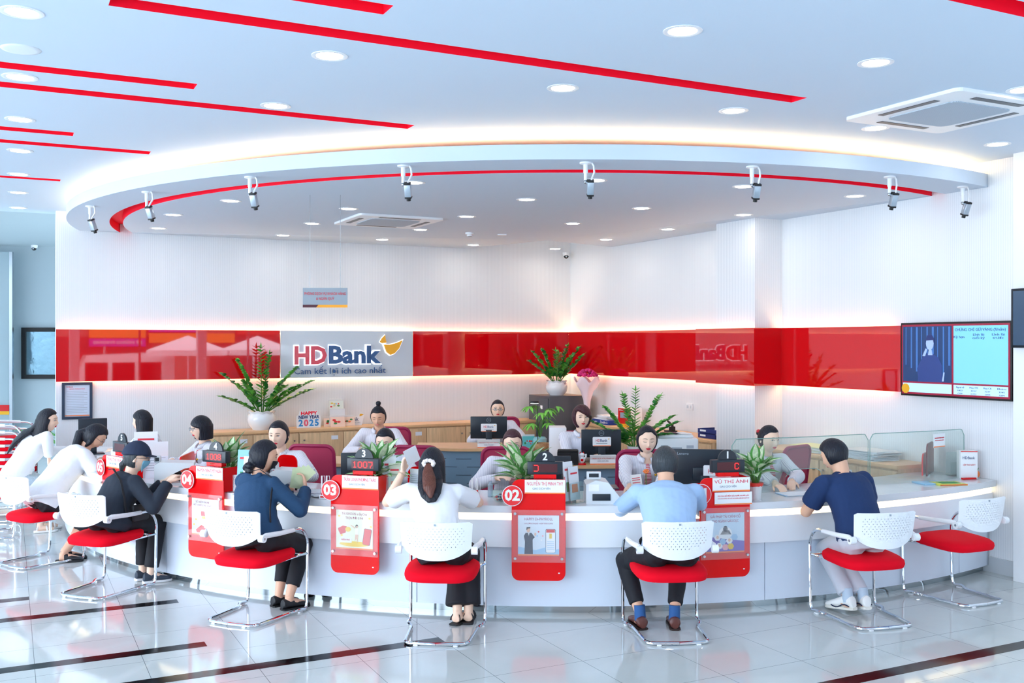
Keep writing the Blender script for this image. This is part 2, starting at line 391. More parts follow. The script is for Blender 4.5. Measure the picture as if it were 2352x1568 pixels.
# ---- red glass band on a stand-off, warm strips behind it
BZ0, BZ1 = 1.495, 2.108; BD = .075
M_led = mat('band_led', '#ffe9cc', emit=17, ecol='#ffd29a')
M_bred = mat('red_back_painted_glass', '#d20410', 0.02, spec=0.9)
def band(name, u0, u1, v0, v1, m=None, label=None):
    o = uvbox(MB(), u0, u1, v0, v1, BZ0, BZ1).obj(name, m or M_bred)
    return tag(o, label or 'glossy red glass band panel', 'wall panel', 'red glass band panels')
uA = onB(644, 860, BD)[0]; uB = onB(948, 860, BD)[0]
T1, T2, T3 = onR(1615, 760, -BD)[0], onR(1743, 760, -.38 - BD)[0], onR(2068, 745, -BD)[0]
band('wall_panel', uL, uA - .004, BD - .012, BD, None, 'glossy red glass band left of the grey logo panel')
band('wall_panel', uB + .004, -BD, BD - .012, BD, None, 'glossy red glass band between the logo panel and the room corner')
band('wall_panel', -BD, -BD + .012, BD, 3.91 - BD, None, 'glossy red glass band from the room corner to the column')
band('wall_panel', -.38 - BD, -.38 - BD + .012, 3.91 - .28, 4.556 + BD, None, 'glossy red glass panel wrapping the face of the column')
band('wall_panel', -.38 - BD + .012, -BD, 4.556 + BD - .012, 4.556 + BD, None, 'narrow red glass panel on the side of the column')
band('wall_panel', -BD, -BD + .012, 4.556 + BD, T3, None, 'glossy red glass band between the column and the television')
band('wall_panel', -BD, -BD + .012, onR(2327, 745, -BD)[0], 7.415, None, 'short red glass panel right of the television')
M_lgp = mat('logo_panel_grey', '#c9d3dc', 0.12, coat=0.5)
lp = tag(uvbox(MB(), uA, uB, BD - .012, BD + .002, BZ0, BZ1).obj('logo_sign', M_lgp), 'pale grey glass panel with the red and blue bank logo on the back wall', 'sign')
for z in (BZ0 + .035, BZ1 - .035):
    for (a, b, c, d) in ((uL + .05, -.04, .012, .03), (-.03, -.012, .04, 3.88), (-.41, -.392, 3.93, 4.54), (-.03, -.012, 4.6, T3 - .15)):
        struct(uvbox(MB(), a, b, c, d, z - .006, z + .006).obj('trim_light_strip', M_led))
# logo: HDBank letters with glowing edges, slogan, yellow wings; panel frame: x along DB, z up, facing the room
ML = TR(UV(0, BD + .003, 0), rz=AB)
def lpt(px, py): u, z = onB(px, py, BD); return u, z
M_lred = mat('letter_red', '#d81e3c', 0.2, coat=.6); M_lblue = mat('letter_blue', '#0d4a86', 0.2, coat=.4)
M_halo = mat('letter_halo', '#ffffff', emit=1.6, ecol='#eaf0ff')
def logo_text(s, px0, px1, py0, py1, m, halo=True, bold=0.0, size=None, ext=.018):
    u0, z1 = lpt(px0, py0); u1, z0 = lpt(px1, py1)
    zc = (lpt(px0, py0)[1] + lpt(px0, py1)[1]) / 2
    sz = size or (z1 - z0) * 1.38
    a = text(s, sz, ML @ TR(((u0 + u1) / 2, -.02, zc)), m, lp, ext=ext, wid=(u1 - u0), off=bold)
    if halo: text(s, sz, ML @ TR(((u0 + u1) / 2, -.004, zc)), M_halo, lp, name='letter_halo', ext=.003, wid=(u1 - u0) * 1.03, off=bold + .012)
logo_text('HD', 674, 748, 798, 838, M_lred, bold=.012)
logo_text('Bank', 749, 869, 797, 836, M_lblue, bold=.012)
logo_text('Cam kết lợi ích cao nhất', 674, 884, 846, 860, M_lblue, halo=False, size=.115, ext=.004)
def logo_poly(pts, m, y0=-.03, y1=0.0, grow=0.0):
    q = [lpt(*p) for p in pts]; cx = sum(a for a, b in q) / len(q); cz = sum(b for a, b in q) / len(q)
    q = [(cx + (a - cx) * (1 + grow), cz + (b - cz) * (1 + grow)) for a, b in q]
    return MB().prism(q, y0, y1, ML)
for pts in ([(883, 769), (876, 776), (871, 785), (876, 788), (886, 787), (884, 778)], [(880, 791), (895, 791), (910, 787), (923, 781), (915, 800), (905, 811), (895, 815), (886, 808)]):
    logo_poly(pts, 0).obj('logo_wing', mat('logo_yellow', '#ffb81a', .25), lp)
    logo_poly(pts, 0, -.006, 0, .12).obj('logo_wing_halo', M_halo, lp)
# ================================================================ ceiling fittings
M_lamp = mat('lamp_disc', '#ffffff', emit=38, ecol='#fff6ea')
def downlight_proto():
    root = empty('downlight', (0, 0, 0), 0, 'x', 'ceiling light')
    MB().lathe([(.070, -.001), (.082, -.006), (.098, -.003), (.098, .0), (.07, .0)], 28).obj('trim_ring', M_plast, root)
    MB().lathe([(.0001, -.0025), (.0715, -.0025), (.0715, -.001), (.0001, -.001)], 28).obj('lamp_disc', M_lamp, root)
    return root
DL0 = downlight_proto(); first = True
MAINL = [((50, 28), 'nearest the upper left corner'), ((46, 177), 'between the two left red slots'), ((46, 274), 'second row from the left edge'),
         ((46, 346), 'between the fourth and fifth slots at left'), ((43, 400), 'above the short far-left slot'), ((42, 442), 'past the short far-left slot'), ((42, 477), 'by the recess edge at far left'),
         ((757, 128), 'left of the long red slot, large'), ((633, 243), 'below the long red slot, left'), ((1568, 71), 'above the long red slot, large'), ((1293, 202), 'under the middle of the long red slot'),
         ((2011, 144), 'above the air conditioner at right'), ((1685, 254), 'below the right tip of the long slot'), ((2011, 294), 'touching the near edge of the right air conditioner'), ((2291, 331), 'by the right wall above the cove glow'), ((2350, 206), 'cut by the right picture edge')]
SOFL = [(398, 493), (364, 524), (530, 461), (650, 540), (717, 513), (801, 479), (878, 550), (966, 527), (1072, 497), (1087, 562), (1210, 458), (1275, 571), (1316, 513), (1392, 550), (1474, 478), (1534, 526), (1708, 493), (1708, 428), (1964, 450), (950, 419), (1368, 414)]
def place_dl(p, label, group):
    global first
    o = DL0 if first else copy_tree(DL0); first = False
    o.location = p; o['label'] = label; o['group'] = group; return o
for (px, py), s in MAINL: place_dl(P(px, py, ZC), 'round white downlight in the high ceiling, ' + s, 'downlights in the high ceiling')
sn = ['left of the red curve near its left end', 'lowest left, by the back wall', 'third from the left under the soffit', 'by the back wall, left of the hanging sign', 'behind the left wire of the hanging sign',
      'right of the hanging sign wires', 'nearest the back wall, below the far air conditioner', 'just beyond the far air conditioner', 'between the air conditioner and smoke detector', 'by the back wall under the smoke detector',
      'upper middle, between two cameras', 'deepest in the room corner', 'middle right, second row from the corner', 'by the right wall, left of the column', 'upper right of middle', 'two right of the corner', 'just in front of the column top', 'behind the third camera from the right', 'behind the second camera from the right', 'behind the fourth camera from the left', 'behind the middle camera']
for (px, py), s in zip(SOFL, sn): place_dl(P(px, py, ZS), 'small round downlight in the round soffit, ' + s, 'downlights in the round soffit')
# unlit round speaker top left
sp = MB().lathe([(.0001, -.006), (.075, -.006), (.095, -.004), (.10, 0), (.0001, 0)], 28).obj('ceiling_speaker', mat('speaker_grille', '#dfe6ee', .7), loc=P(48, 113, ZC)); tag(sp, 'unlit round ceiling speaker at upper left between two downlights', 'speaker')
# air conditioner cassettes
def cassette(loc, label):
    r = empty('air_conditioner', loc, AB, label, 'air conditioner')
    w = .47
    MB().lathe([(0.0001, 0), (0.0001, 0)], 4)
    o = MB(); o.prism(rrect(2 * w, 2 * w, .05), -.022, 0, TR(rx=PI / 2)); o.obj('panel', M_plast, r)
    g = MB(); g.prism(rrect(.56, .56, .06), -.012, -.004, TR((0, 0, -.016), rx=PI / 2)); g.obj('intake_grille', stripes('ac_grille', '#b6c4d2', '#97a6b5', .012, .4, 'X'), r)
    for k in range(4):
        a = k * PI / 2
        MB().box((0, .375, -.0225), (.46, .05, .004), TR(rz=a)).obj('air_slot', M_black, r)
        MB().box((0, .36, -.027), (.44, .035, .004), TR((0, 0, 0), rz=a) @ TR(rx=0.15)).obj('louver', M_plast, r)
    return r
cassette(UV(*uv_of((P(1941, 271, ZC) + P(2150, 299, ZC)) / 2 + (P(2210, 201, ZC) - P(1941, 271, ZC)) / 2), ZC), 'large square ceiling air conditioner at right of the high ceiling')
cassette((-1.35, 10.83, ZS), 'square ceiling air conditioner in the soffit behind the sign wires')
# box cameras on the soffit rim
def cam_box():
    r = empty('security_camera', (0, 0, 0), 0, 'x', 'security camera')
    b = MB(); b.lathe([(.0001, 0), (.055, 0), (.055, -.012), (.03, -.02), (.0001, -.02)], 20); b.cyl((0, 0, -.015), (0, 0, -.10), .021); b.cyl((0, 0, -.10), (0, 0, -.165), .016); b.obj('bracket', M_plast, r)
    j = MB(); j.ell((0, 0, -.178), (.018, .018, .018)); j.cyl((0, 0, -.178), (.03, .0, -.20), .012); j.obj('ball_joint', M_steel, r)
    MM = TR((.045, 0, -.235), rx=-1.15)
    MB().box((0, 0, 0), (.062, .125, .058), MM, bev=.008).obj('housing', mat('camera_silver', '#aab6c2', .3, metal=.6), r)
    c = MB(); c.box((0, .066, 0), (.064, .018, .06), MM, bev=.004); c.obj('end_cap', M_blk, r); MB().box((0, -.066, 0), (.064, .02, .06), MM, bev=.004).obj('end_cap', M_blk, r); MB().cyl(MM @ Vector((0, .07, 0)), MM @ Vector((0, .1, 0)), .02).obj('lens', M_blk, r)
    k = MB(); k.tube([(.055, 0, 0), (.075, 0, -.03), (.08, .0, -.09), (.06, -.02, -.14), (.05, -.03, -.175)], .009, 8); k.obj('cable', M_plast, r)
    return r
CB = cam_box(); CB.scale = (.80,) * 3; fc = True
for i, (px, py, s) in enumerate(((207, 473, 'first from the left'), (337, 440, 'second from the left'), (574, 406, 'third from the left'), (926, 380, 'fourth from the left'), (1345, 373, 'in the middle of the rim'), (1727, 382, 'third from the right'), (2043, 405, 'second from the right'), (2211, 428, 'rightmost'))):
    o = CB if fc else copy_tree(CB); fc = False
    p = P(px, py, ZS); o.location = p; a = math.atan2(p.x - SCX, -(p.y - SCY)); o.rotation_euler = (0, 0, 0.45 * a)
    o['label'] = 'silver box security camera hanging from the soffit rim, ' + s; o['group'] = 'box cameras around the soffit rim'
def dome_cam(loc, label, rz=0):
    r = empty('dome_camera', loc, rz, label, 'security camera')
    MB().lathe([(.0001, 0), (.052, 0), (.05, -.03), (.044, -.05), (.0001, -.05)], 20).obj('housing', M_plast, r)
    MB().ell((0, -.012, -.052), (.037, .037, .037)).obj('lens_ball', M_blk, r); MB().ell((0, -.046, -.06), (.012, .006, .012)).obj('lens', M_steel, r)
dome_cam((D(79, 571, 16.55).x, 16.55, 3.57), 'white dome camera high on the far left recess wall')
p = UV(-.13, .1, 0); dome_cam((p.x, p.y, ZS - .001), 'small dome camera in the far corner of the back wall')
sm = empty('smoke_detector', P(1079, 534, ZS), 0, 'white round smoke detector on the soffit beyond the air conditioner', 'smoke detector')
MB().lathe([(.0001, 0), (.055, 0), (.052, -.02), (.035, -.022), (.035, -.045), (.0001, -.045)], 20).obj('body', M_plast, sm)
MB().lathe([(.0001, -.0452), (.026, -.0452), (.026, -.047), (.0001, -.047)], 16).obj('vent', M_black, sm)
pl = MB().box((0, 0, -.006), (.11, .07, .012)).obj('access_plate', M_plast, loc=P(1153, 538, ZS)); tag(pl, 'small flat white plate on the soffit right of the smoke detector', 'ceiling plate')
# hanging sign
Ys = 10.9
sg = empty('hanging_sign', (0, 0, 0), 0, 'grey hanging sign with red lettering on two wires over the counter', 'sign')
tl = D(696, 661, 8.95); br = D(798, 706, 8.95)
W = br.x - tl.x; Hh = tl.z - br.z; c = Vector(((tl.x + br.x) / 2, 8.95, (tl.z + br.z) / 2)); MS = TR(c, rz=.04)
MB().box((0, 0, 0), (W, .006, Hh), MS).obj('board', mat('sign_silver', '#939da6', .35, metal=.3), sg)
MB().box((0, -.0045, -Hh / 2 + .012), (W, .003, .024), MS).obj('stripe', mat('sign_amber', '#f5a524', .5), sg)
MB().prism([(-W / 2, -Hh / 2), (-W / 2 + .12, -Hh / 2), (-W / 2 + .135, -Hh / 2 + .02), (-W / 2 + .14, -Hh / 2 + .024), (-W / 2, -Hh / 2 + .024)], -.008, -.004, MS).obj('stripe', mat('sign_maroon', '#4a0d20', .5), sg)
text('PHÒNG DỊCH VỤ KHÁCH HÀNG', .034, MS @ TR((0, -.006, .035)), M_redink, sg, wid=W * .92)
text('& NGÂN QUỸ', .034, MS @ TR((0, -.006, -.01)), M_redink, sg, wid=W * .4)
for px in (712, 782):
    x = (px - 1176) / F * 8.95; t = Vector((x, 8.95, ZS)); MB().cyl((x, 8.95, c.z + Hh / 2 - .004), t, .0022, n=6).obj('wire', M_steel, sg)
# ================================================================ counter
CCX, CCY = 0.42, 12.75
def CP(a, r, z=0.0): return Vector((CCX + r * math.sin(a), CCY - r * math.cos(a), z))
def onC(px, R):      # angle of the counter circle of radius R seen at image column px
    s = (px - 1176) / F; A = 1 + s * s; B = -2 * (s * CCX + CCY); C = CCX ** 2 + CCY ** 2 - R * R
    Y = (-B - math.sqrt(B * B - 4 * A * C)) / (2 * A); return math.atan2(s * Y - CCX, CCY - Y)
TOPZ = 0.79
M_quartz = mat('white_quartz', '#e6ebf0', 0.12, spec=.6, noise=.12, nscale=3)
M_lam = mat('white_laminate', '#f3f7fc', 0.28)
M_lam2 = mat('pale_blue_laminate', '#dfeaf8', 0.28)
M_strip = mat('counter_led', '#fff3dd', emit=1.7, ecol='#ffe6b8')
ct = empty('service_counter', (0, 0, 0), 0, 'long curved white bank counter with a glowing strip and mirrored plinth', 'counter')
AL, AR_ = -1.25, 1.02
def carc(name, r0, r1, z0, z1, m, n=100):
    o = arc_ring(r0, r1, z0, z1, CCX, CCY, AL, AR_, n).obj(name, m, ct, sharp=30); clip_uv(o, -.017, .017); return o
carc('countertop', 4.95, 5.68, TOPZ - .052, TOPZ, M_quartz)
carc('light_strip', 5.58, 5.635, .683, TOPZ - .052, M_strip)
carc('front_fascia', 5.55, 5.65, .49, .683, M_lam)
for (a0, a1, k) in ((-1.25, -.62, 0), (-.62, -.2, 1), (-.2, .26, 0), (.26, .62, 1), (.62, 1.02, 0)):
    o = arc_ring(5.53, 5.605, .058, .49, CCX, CCY, a0 + .0005, a1 - .0005, 30).obj('front_panel', M_lam2, ct, sharp=30); clip_uv(o, -.017, .017)
carc('plinth', 5.50, 5.555, 0.0, .058, mat('mirror_steel', '#a9b2b6', .06, metal=1.0))
carc('inner_shelf', 4.98, 5.5, .70, .735, M_lam)
# ---- red service point stands hooked over the counter edge
M_racr = mat('red_acrylic', '#ee0008', 0.15, spec=.25)
M_pacr = glassy('cover_acrylic', '#ffffff', 0.06)
M_skin_print = mat('print_skin', '#f0c8b0', .7)
def disc(mb, x, z, y, r, n=28): return mb.prism([(x + r * math.cos(2 * PI * k / n), z + r * math.sin(2 * PI * k / n)) for k in range(n)], y, y + .003)
def service_point(px, num, name, label, theme, extra=None):
    label += {'01': ', with a blue poster', '02': ', with a businessman poster', '03': ', with a pale yellow poster', '04': ', with a pale green poster', '05': ', behind the masked person'}[num]
    R = 5.70; a = onC(px, R + .02); r = empty('service_stand', CP(a, R, 0), a, label, 'counter stand', 'numbered red service stands')
    # local: x right, -y outwards to the customer
    W = .38; zt, zb = .985, .27
    MB().prism(rrect(W, zt - zb, .055, corners=(1, 0, 1, 1), cz=(zt + zb) / 2), -.022, -.012).obj('front_panel', M_racr, r)
    bx = MB(); bx.box((W / 2 - .004, .07, .89), (.006, .16, .185)); bx.box((-W / 2 + .004, .07, .86), (.006, .16, .13)); bx.box((0, .15, .86), (W, .006, .13)); bx.obj('desk_box', M_racr, r)
    dn = MB(); disc(dn, -.185, .872, -.040, .074); d = dn.obj('number_disc', M_plast, r)
    dn = MB(); disc(dn, -.185, .872, -.043, .069); dn.obj('disc_face', mat('disc_red', '#f02a30', .35), d)
    text(num, .105, TR((-.185, -.044, .872)), M_plast, d, name='numeral', off=.004, ext=.001)
    npl = MB().box((.045, -.028, .935), (.285, .004, .098)).obj('name_plate', M_paper, r)
    text(name, .034, TR((.045, -.0305, .955)), M_redink, npl, wid=.255)
    text('GIAO DỊCH VIÊN', .02, TR((.02, -.0305, .921)), mat('grey_print', '#7d8b99', .6), npl, wid=.125)
    MB().box((.045, -.0305, .89), (.283, .002, .009)).obj('plate_edge', M_orange, npl)
    pz0, pz1 = .40, .775; pc = (pz0 + pz1) / 2
    po = MB().box((0, -.026, pc), (.29, .004, .29)).obj('poster', mat('poster_' + num, theme['bg'], .5), r)
    MB().box((0, -.0285, pc - .137), (.29, .002, .015)).obj('poster_band', M_orange, po)
    MB().box((0, -.0287, pc - .142), (.29, .002, .005)).obj('poster_band', M_red, po)
    y = pc + .118
    for s_, sz, wd in theme['text']:
        text(s_, sz, TR((theme.get('tx', 0), -.0285, y)), mat('magenta_print', '#b04a72', .6) , po, wid=wd); y -= sz * 1.15
    theme['art'](po, pc)
    cv = MB().box((0, -.036, pc), (.375, .004, .37)).obj('clear_cover', M_pacr, r)
    for sx in (-1, 1):
        for sz in (-1, 1): MB().cyl((sx * .165, -.022, pc + sz * .158), (sx * .165, -.046, pc + sz * .158), .010, n=12).obj('bolt', M_steel, r)
    MB().box((W * .38, -.0235, .325), (.012, .001, .008)).obj('small_mark', M_paper, r)
    if extra: extra(r)
    return r, a
def poly(po, pts, m, y=-.029, name='print'): return MB().prism(pts, y, y + .001).obj(name, m, po)
def circ(x, z, rx, rz=None, n=14): rz = rz or rx; return [(x + rx * math.cos(2 * PI * k / n), z + rz * math.sin(2 * PI * k / n)) for k in range(n)]
P_dark = mat('print_dark', '#1c3550', .6); P_hair = mat('print_hair', '#1d1d28', .6); P_redp = mat('print_red', '#e0252c', .5); P_lb = mat('print_lightblue', '#a9d3f2', .6); P_w = mat('print_white', '#fbfdff', .6)
P_yel = mat('print_yellow', '#f7d34a', .6); P_grn = mat('print_green', '#3f8f4a', .6); P_pink = mat('print_pink', '#f6b8c4', .6); P_pur = mat('print_purple', '#7a6cc8', .6)
def phone(po, x, z, w=.07, h=.14, tilt=0.0, m=P_w):
    def rt(p): return [(x + a * math.cos(tilt) - b * math.sin(tilt), z + a * math.sin(tilt) + b * math.cos(tilt)) for a, b in p]
    poly(po, rt(rrect(w, h, .01)), P_dark, -.029, 'print_phone'); poly(po, rt(rrect(w - .006, h - .006, .008)), m, -.0295, 'print_screen')
    poly(po, rt([(-w / 2 + .005, h / 2 - .004), (w / 2 - .005, h / 2 - .004), (w / 2 - .005, h / 2 - .025), (-w / 2 + .005, h / 2 - .025)]), P_redp, -.030, 'print_bar')
def art01(po, pc):
    poly(po, [(-.145, pc - .13), (.145, pc - .13), (.145, pc - .06), (-.145, pc - .02)], P_pur)
    poly(po, circ(0, pc + .0, .05, .045), P_w); poly(po, circ(0, pc + .03, .018, .022), P_dark); poly(po, [(-.02, pc + .02), (.03, pc + .02), (.045, pc - .01), (-.04, pc - .01)], P_dark)
    for i, (x, z, m) in enumerate(((-.06, -.03, P_w), (-.02, -.06, P_lb), (.03, -.055, P_w), (.07, -.03, P_lb), (-.045, -.09, P_w), (.04, -.095, P_yel), (.0, -.1, P_pink))): poly(po, circ(x, pc + z, .026, .024, 6), m, -.0295)
    for x, z in ((-.06, -.028), (.03, -.05), (-.045, -.086)): poly(po, circ(x, pc + z, .010, .012), P_skin(), -.030)
def P_skin(): return M_skin_print
def art02(po, pc):
    poly(po, [(-.145, pc - .13), (.145, pc - .13), (.145, pc - .09), (.1, pc - .1), (.05, pc - .08), (-.02, pc - .1), (-.145, pc - .075)], P_lb)
    x = -.07
    poly(po, [(x - .03, pc - .128), (x + .03, pc - .128), (x + .028, pc - .03), (x + .036, pc + .0), (x + .02, pc + .022), (x - .02, pc + .022), (x - .034, pc + .0), (x - .026, pc - .04)], P_dark, -.0295, 'print_suit')
    poly(po, [(x + .025, pc + .01), (x + .045, pc - .008), (x + .022, pc - .03), (x + .01, pc - .02)], P_dark, -.0297); poly(po, circ(x + .047, pc + .012, .007, .012), P_skin(), -.030)
    poly(po, circ(x - .002, pc + .042, .013, .018), P_skin(), -.030, 'print_face'); poly(po, [(x - .016, pc + .045), (x - .014, pc + .062), (x + .012, pc + .064), (x + .012, pc + .054), (x - .008, pc + .052), (x - .01, pc + .04)], P_hair, -.0305)
    poly(po, [(x - .005, pc + .022), (x + .006, pc + .022), (x + .002, pc - .0)], P_w, -.0305)
    phone(po, .085, pc - .035, .07, .17, 0.0)
    poly(po, rrect(.018, .035, .002, cx=.085, cz=pc + .0), P_yel, -.0305)
    for k in range(5): poly(po, rrect(.05, .003, .001, cx=.085, cz=pc - .04 - .013 * k), P_lb, -.0305)
    for x, z, m in ((.0, .03, P_redp), (.03, .0, P_pink), (-.01, .0, P_lb), (.02, -.03, P_w)): poly(po, circ(x, pc + z, .006), m)
def art03(po, pc):
    poly(po, circ(0, pc - .1, .12, .02), P_yel)
    poly(po, [(-.13, pc + .01), (-.09, pc + .03), (-.06, pc + .025), (-.07, pc - .02), (-.11, pc - .035), (-.125, pc - .01)], P_redp); poly(po, circ(-.05, pc + .005, .022, .018), P_yel, -.0295)
    x = .02; poly(po, circ(x, pc + .03, .010, .013), P_hair, -.030); poly(po, circ(x + .002, pc + .026, .007, .009), P_skin(), -.0305)
    poly(po, [(x - .014, pc + .012), (x + .014, pc + .016), (x + .016, pc - .03), (x - .014, pc - .03)], P_w, -.030); poly(po, [(x - .012, pc - .03), (x + .012, pc - .03), (x + .006, pc - .09), (x - .004, pc - .06), (x - .016, pc - .08)], P_skin(), -.030)
    poly(po, [(x - .014, pc + .012), (x - .05, pc + .035), (x - .048, pc + .04), (x - .01, pc + .02)], P_skin(), -.030)
    phone(po, .1, pc - .045, .06, .12, -.15, P_redp)
    poly(po, rrect(.1, .035, .006, cx=-.07, cz=pc - .075), P_w, -.0295); text('MIỄN PHÍ', .016, TR((-.07, -.031, pc - .072)), P_redp, po)
    for x, z in ((-.12, .1), (.12, .09), (-.1, -.04), (.13, .03)): poly(po, circ(x, pc + z, .009, .007), P_yel)
def art04(po, pc):
    poly(po, [(-.1, pc - .1), (-.04, pc - .06), (-.01, pc - .07), (.06, pc - .06), (.1, pc - .09), (.09, pc - .12), (-.09, pc - .12)], P_redp); poly(po, rrect(.09, .035, .004, cx=.0, cz=pc + .03), P_redp); poly(po, rrect(.07, .02, .004, cx=.0, cz=pc + .0), P_yel)
    poly(po, circ(.02, pc - .03, .012, .015), P_hair, -.0295); poly(po, circ(.02, pc - .033, .008, .010), P_skin(), -.030); poly(po, [(-.0, pc - .05), (.04, pc - .05), (.04, pc - .08), (-.01, pc - .08)], P_w, -.0295)
    for x, z in ((-.1, -.02), (.1, .02), (-.12, -.06)): poly(po, circ(x, pc + z, .008), P_yel)
T = {'01': dict(bg='#cfe8fa', text=[('GIẢI PHÁP TÀI CHÍNH SỐ', .028, .23), ('CHO NGÀNH GIÁO DỤC', .028, .2)], art=art01),
     '02': dict(bg='#e6f1fb', text=[('HAPPY Di-PAYROLL', .027, .2), ('CHI LƯƠNG ONLINE - NGẬP TRÀN ƯU ĐÃI', .014, .2)], art=art02),
     '03': dict(bg='#f2f5d9', text=[('TÀI KHOẢN e-SkyOne', .027, .2), ('TRỌN ĐỜI 0 PHÍ', .024, .14)], art=art03),
     '04': dict(bg='#e4f0e8', text=[('TIẾT KIỆM ONLINE', .022, .15), ('MỘT CHẠM XONG NGAY', .022, .19)], art=art04, tx=-.03),
     '05': dict(bg='#f3f0b8', text=[('TIẾT KIỆM ONLINE', .022, .15)], art=art04)}
def note01(r):
    n = MB().box((.06, -.03, .835), (.285, .003, .09)).obj('notice_card', M_paper, r)
    text('VUI LÒNG KIỂM ĐẾM TIỀN TRƯỚC KHI RỜI QUẦY', .014, TR((.06, -.032, .853)), M_redink, n, wid=.24)
    text('NGÂN HÀNG KHÔNG GIẢI QUYẾT MỌI TRƯỜNG HỢP KHIẾU NẠI VỀ SAU', .009, TR((.06, -.032, .835)), M_redink, n, wid=.24)
    MB().box((.06, -.032, .795), (.283, .002, .008)).obj('card_edge', M_orange, n)
STAND = {}
for px, num, nm, ex in ((1665, '01', 'VŨ THỊ ÁNH', note01), (1237, '02', 'NGUYỄN THỊ MINH THY', None), (815, '03', 'TRẦN LOAN PHƯƠNG THẢO', None), (473, '04', 'NGUYỄN TRẦN TUYẾT NGÂN', None), (259, '05', 'THÁI THỊ TRÀ', None)):
    STAND[num] = service_point(px, num, nm, 'red acrylic service stand numbered %s hooked over the counter edge' % num, T[num], ex)
# ---- LED queue displays standing on the stands
SEG = {'0': '01110 10001 10001 10001 10001 10001 01110', '1': '00100 01100 00100 00100 00100 00100 01110', '7': '11111 00001 00001 00001 00010 00100 00100', '8': '01110 10001 10001 01110 10001 10001 01110', 'C': '01110 10001 10000 10000 10000 10001 01110', ' ': '00000 ' * 7, ')': '11110 00001 00001 00001 00001 00001 11110'}
M_led_on = mat('led_red_on', '#ff3030', emit=3.2, ecol='#ff2222'); M_led_off = mat('led_panel', '#4a0a16', .35)
def queue_display(num, digits, on):
    r0, a = STAND['0' + num]
    r = empty('queue_display', CP(a, 5.655, .985), a, 'black LED queue display numbered %s, %s' % (num, {'1': 'showing a single red C', '2': 'nearly blank with one red mark', '3': 'right of the hoodie woman', '4': 'left of the hoodie woman'}[num]), 'LED display', 'LED queue displays')
    MB().box((.045, 0, .015), (.16, .05, .03)).obj('base', M_racr, r)
    MB().box((.045, 0, .075), (.25, .055, .09), bev=.004).obj('housing', M_black, r)
    MB().box((.045, -.0285, .075), (.175, .002, .058)).obj('screen', M_led_off, r)
    n = 20; MB().prism([(.045 + .072 * math.cos(PI * k / n), .118 + .075 * math.sin(PI * k / n)) for k in range(n + 1)], -.008, .008).obj('number_plate', M_black, r)
    text(num, .07, TR((.045, -.0095, .152)), M_plast, r, name='numeral', off=.002)
    mb = MB(); p = .0068
    for i, ch in enumerate(digits):
        for row, bits in enumerate(SEG[ch].split()):
            for c, b in enumerate(bits):
                if b == '1': mb.box((.045 - .079 + (i * 6 + c) * p + .004, -.0302, .075 + (3 - row) * p), (.0052, .001, .0052))
    mb.obj('lit_digits', M_led_on, r, sharp=0)
queue_display('1', '   C', 1); queue_display('2', ')   ', 1); queue_display('3', '1007', 1); queue_display('4', '1008', 1)
r0, a5 = STAND['05']; r = empty('queue_display', CP(a5, 5.655, .985), a5, 'switched-off LED queue display numbered 5 at far left', 'LED display', 'LED queue displays')
MB().box((.045, 0, .015), (.16, .05, .03)).obj('base', M_racr, r); MB().box((.045, 0, .075), (.25, .055, .09), bev=.004).obj('housing', M_black, r)
MB().box((.045, -.0285, .075), (.175, .002, .058)).obj('screen', M_led_off, r); MB().prism([(.045 + .072 * math.cos(PI * k / 20), .118 + .075 * math.sin(PI * k / 20)) for k in range(21)], -.008, .008).obj('number_plate', M_black, r)
text('5', .07, TR((.045, -.0095, .152)), M_plast, r, name='numeral', off=.002)

# ================================================================ visitor chairs
def perf_mat():
    m = mat('perforated_white_plastic', '#f1f4f8', .3); nt = m.node_tree; b = nt.nodes['Principled BSDF']
    tc = nt.nodes.new('ShaderNodeTexCoord'); sp = nt.nodes.new('ShaderNodeSeparateXYZ'); nt.links.new(tc.outputs['Object'], sp.inputs[0])
    def M(op, a, b_=None, v=None):
        n = nt.nodes.new('ShaderNodeMath'); n.operation = op
        if hasattr(a, 'links'): nt.links.new(a, n.inputs[0])
        else: n.inputs[0].default_value = a
        if b_ is not None:
            if hasattr(b_, 'links'): nt.links.new(b_, n.inputs[1])
            else: n.inputs[1].default_value = b_
        return n.outputs[0]
    X, Z = sp.outputs['X'], sp.outputs['Z']; q = .026; h = .017
    row = M('FLOOR', M('DIVIDE', Z, h)); off = M('MULTIPLY', M('MODULO', M('ADD', row, 100), 2), q / 2)
    xx = M('ADD', M('ADD', X, off), 10 * q); fx = M('SUBTRACT', M('MULTIPLY', M('FRACT', M('DIVIDE', xx, q)), q), q / 2)
    fz = M('SUBTRACT', M('MULTIPLY', M('FRACT', M('DIVIDE', Z, h)), h), h / 2)
    d = M('SQRT', M('ADD', M('MULTIPLY', fx, fx), M('MULTIPLY', fz, fz)))
    hole = M('LESS_THAN', d, .0031)
    # only inside the shield shaped field
    inx = M('LESS_THAN', M('ABSOLUTE', X), .185); z1 = M('LESS_THAN', Z, .765); z0 = M('GREATER_THAN', M('SUBTRACT', Z, M('MULTIPLY', M('MULTIPLY', X, X), 1.2)), .612)
    hole = M('MULTIPLY', M('MULTIPLY', hole, inx), M('MULTIPLY', z1, z0))
    out = nt.nodes['Material Output']; tr = nt.nodes.new('ShaderNodeBsdfTransparent'); mx = nt.nodes.new('ShaderNodeMixShader')
    nt.links.new(hole, mx.inputs[0]); nt.links.new(b.outputs[0], mx.inputs[1]); nt.links.new(tr.outputs[0], mx.inputs[2]); nt.links.new(mx.outputs[0], out.inputs['Surface']); return m
M_perf = perf_mat()
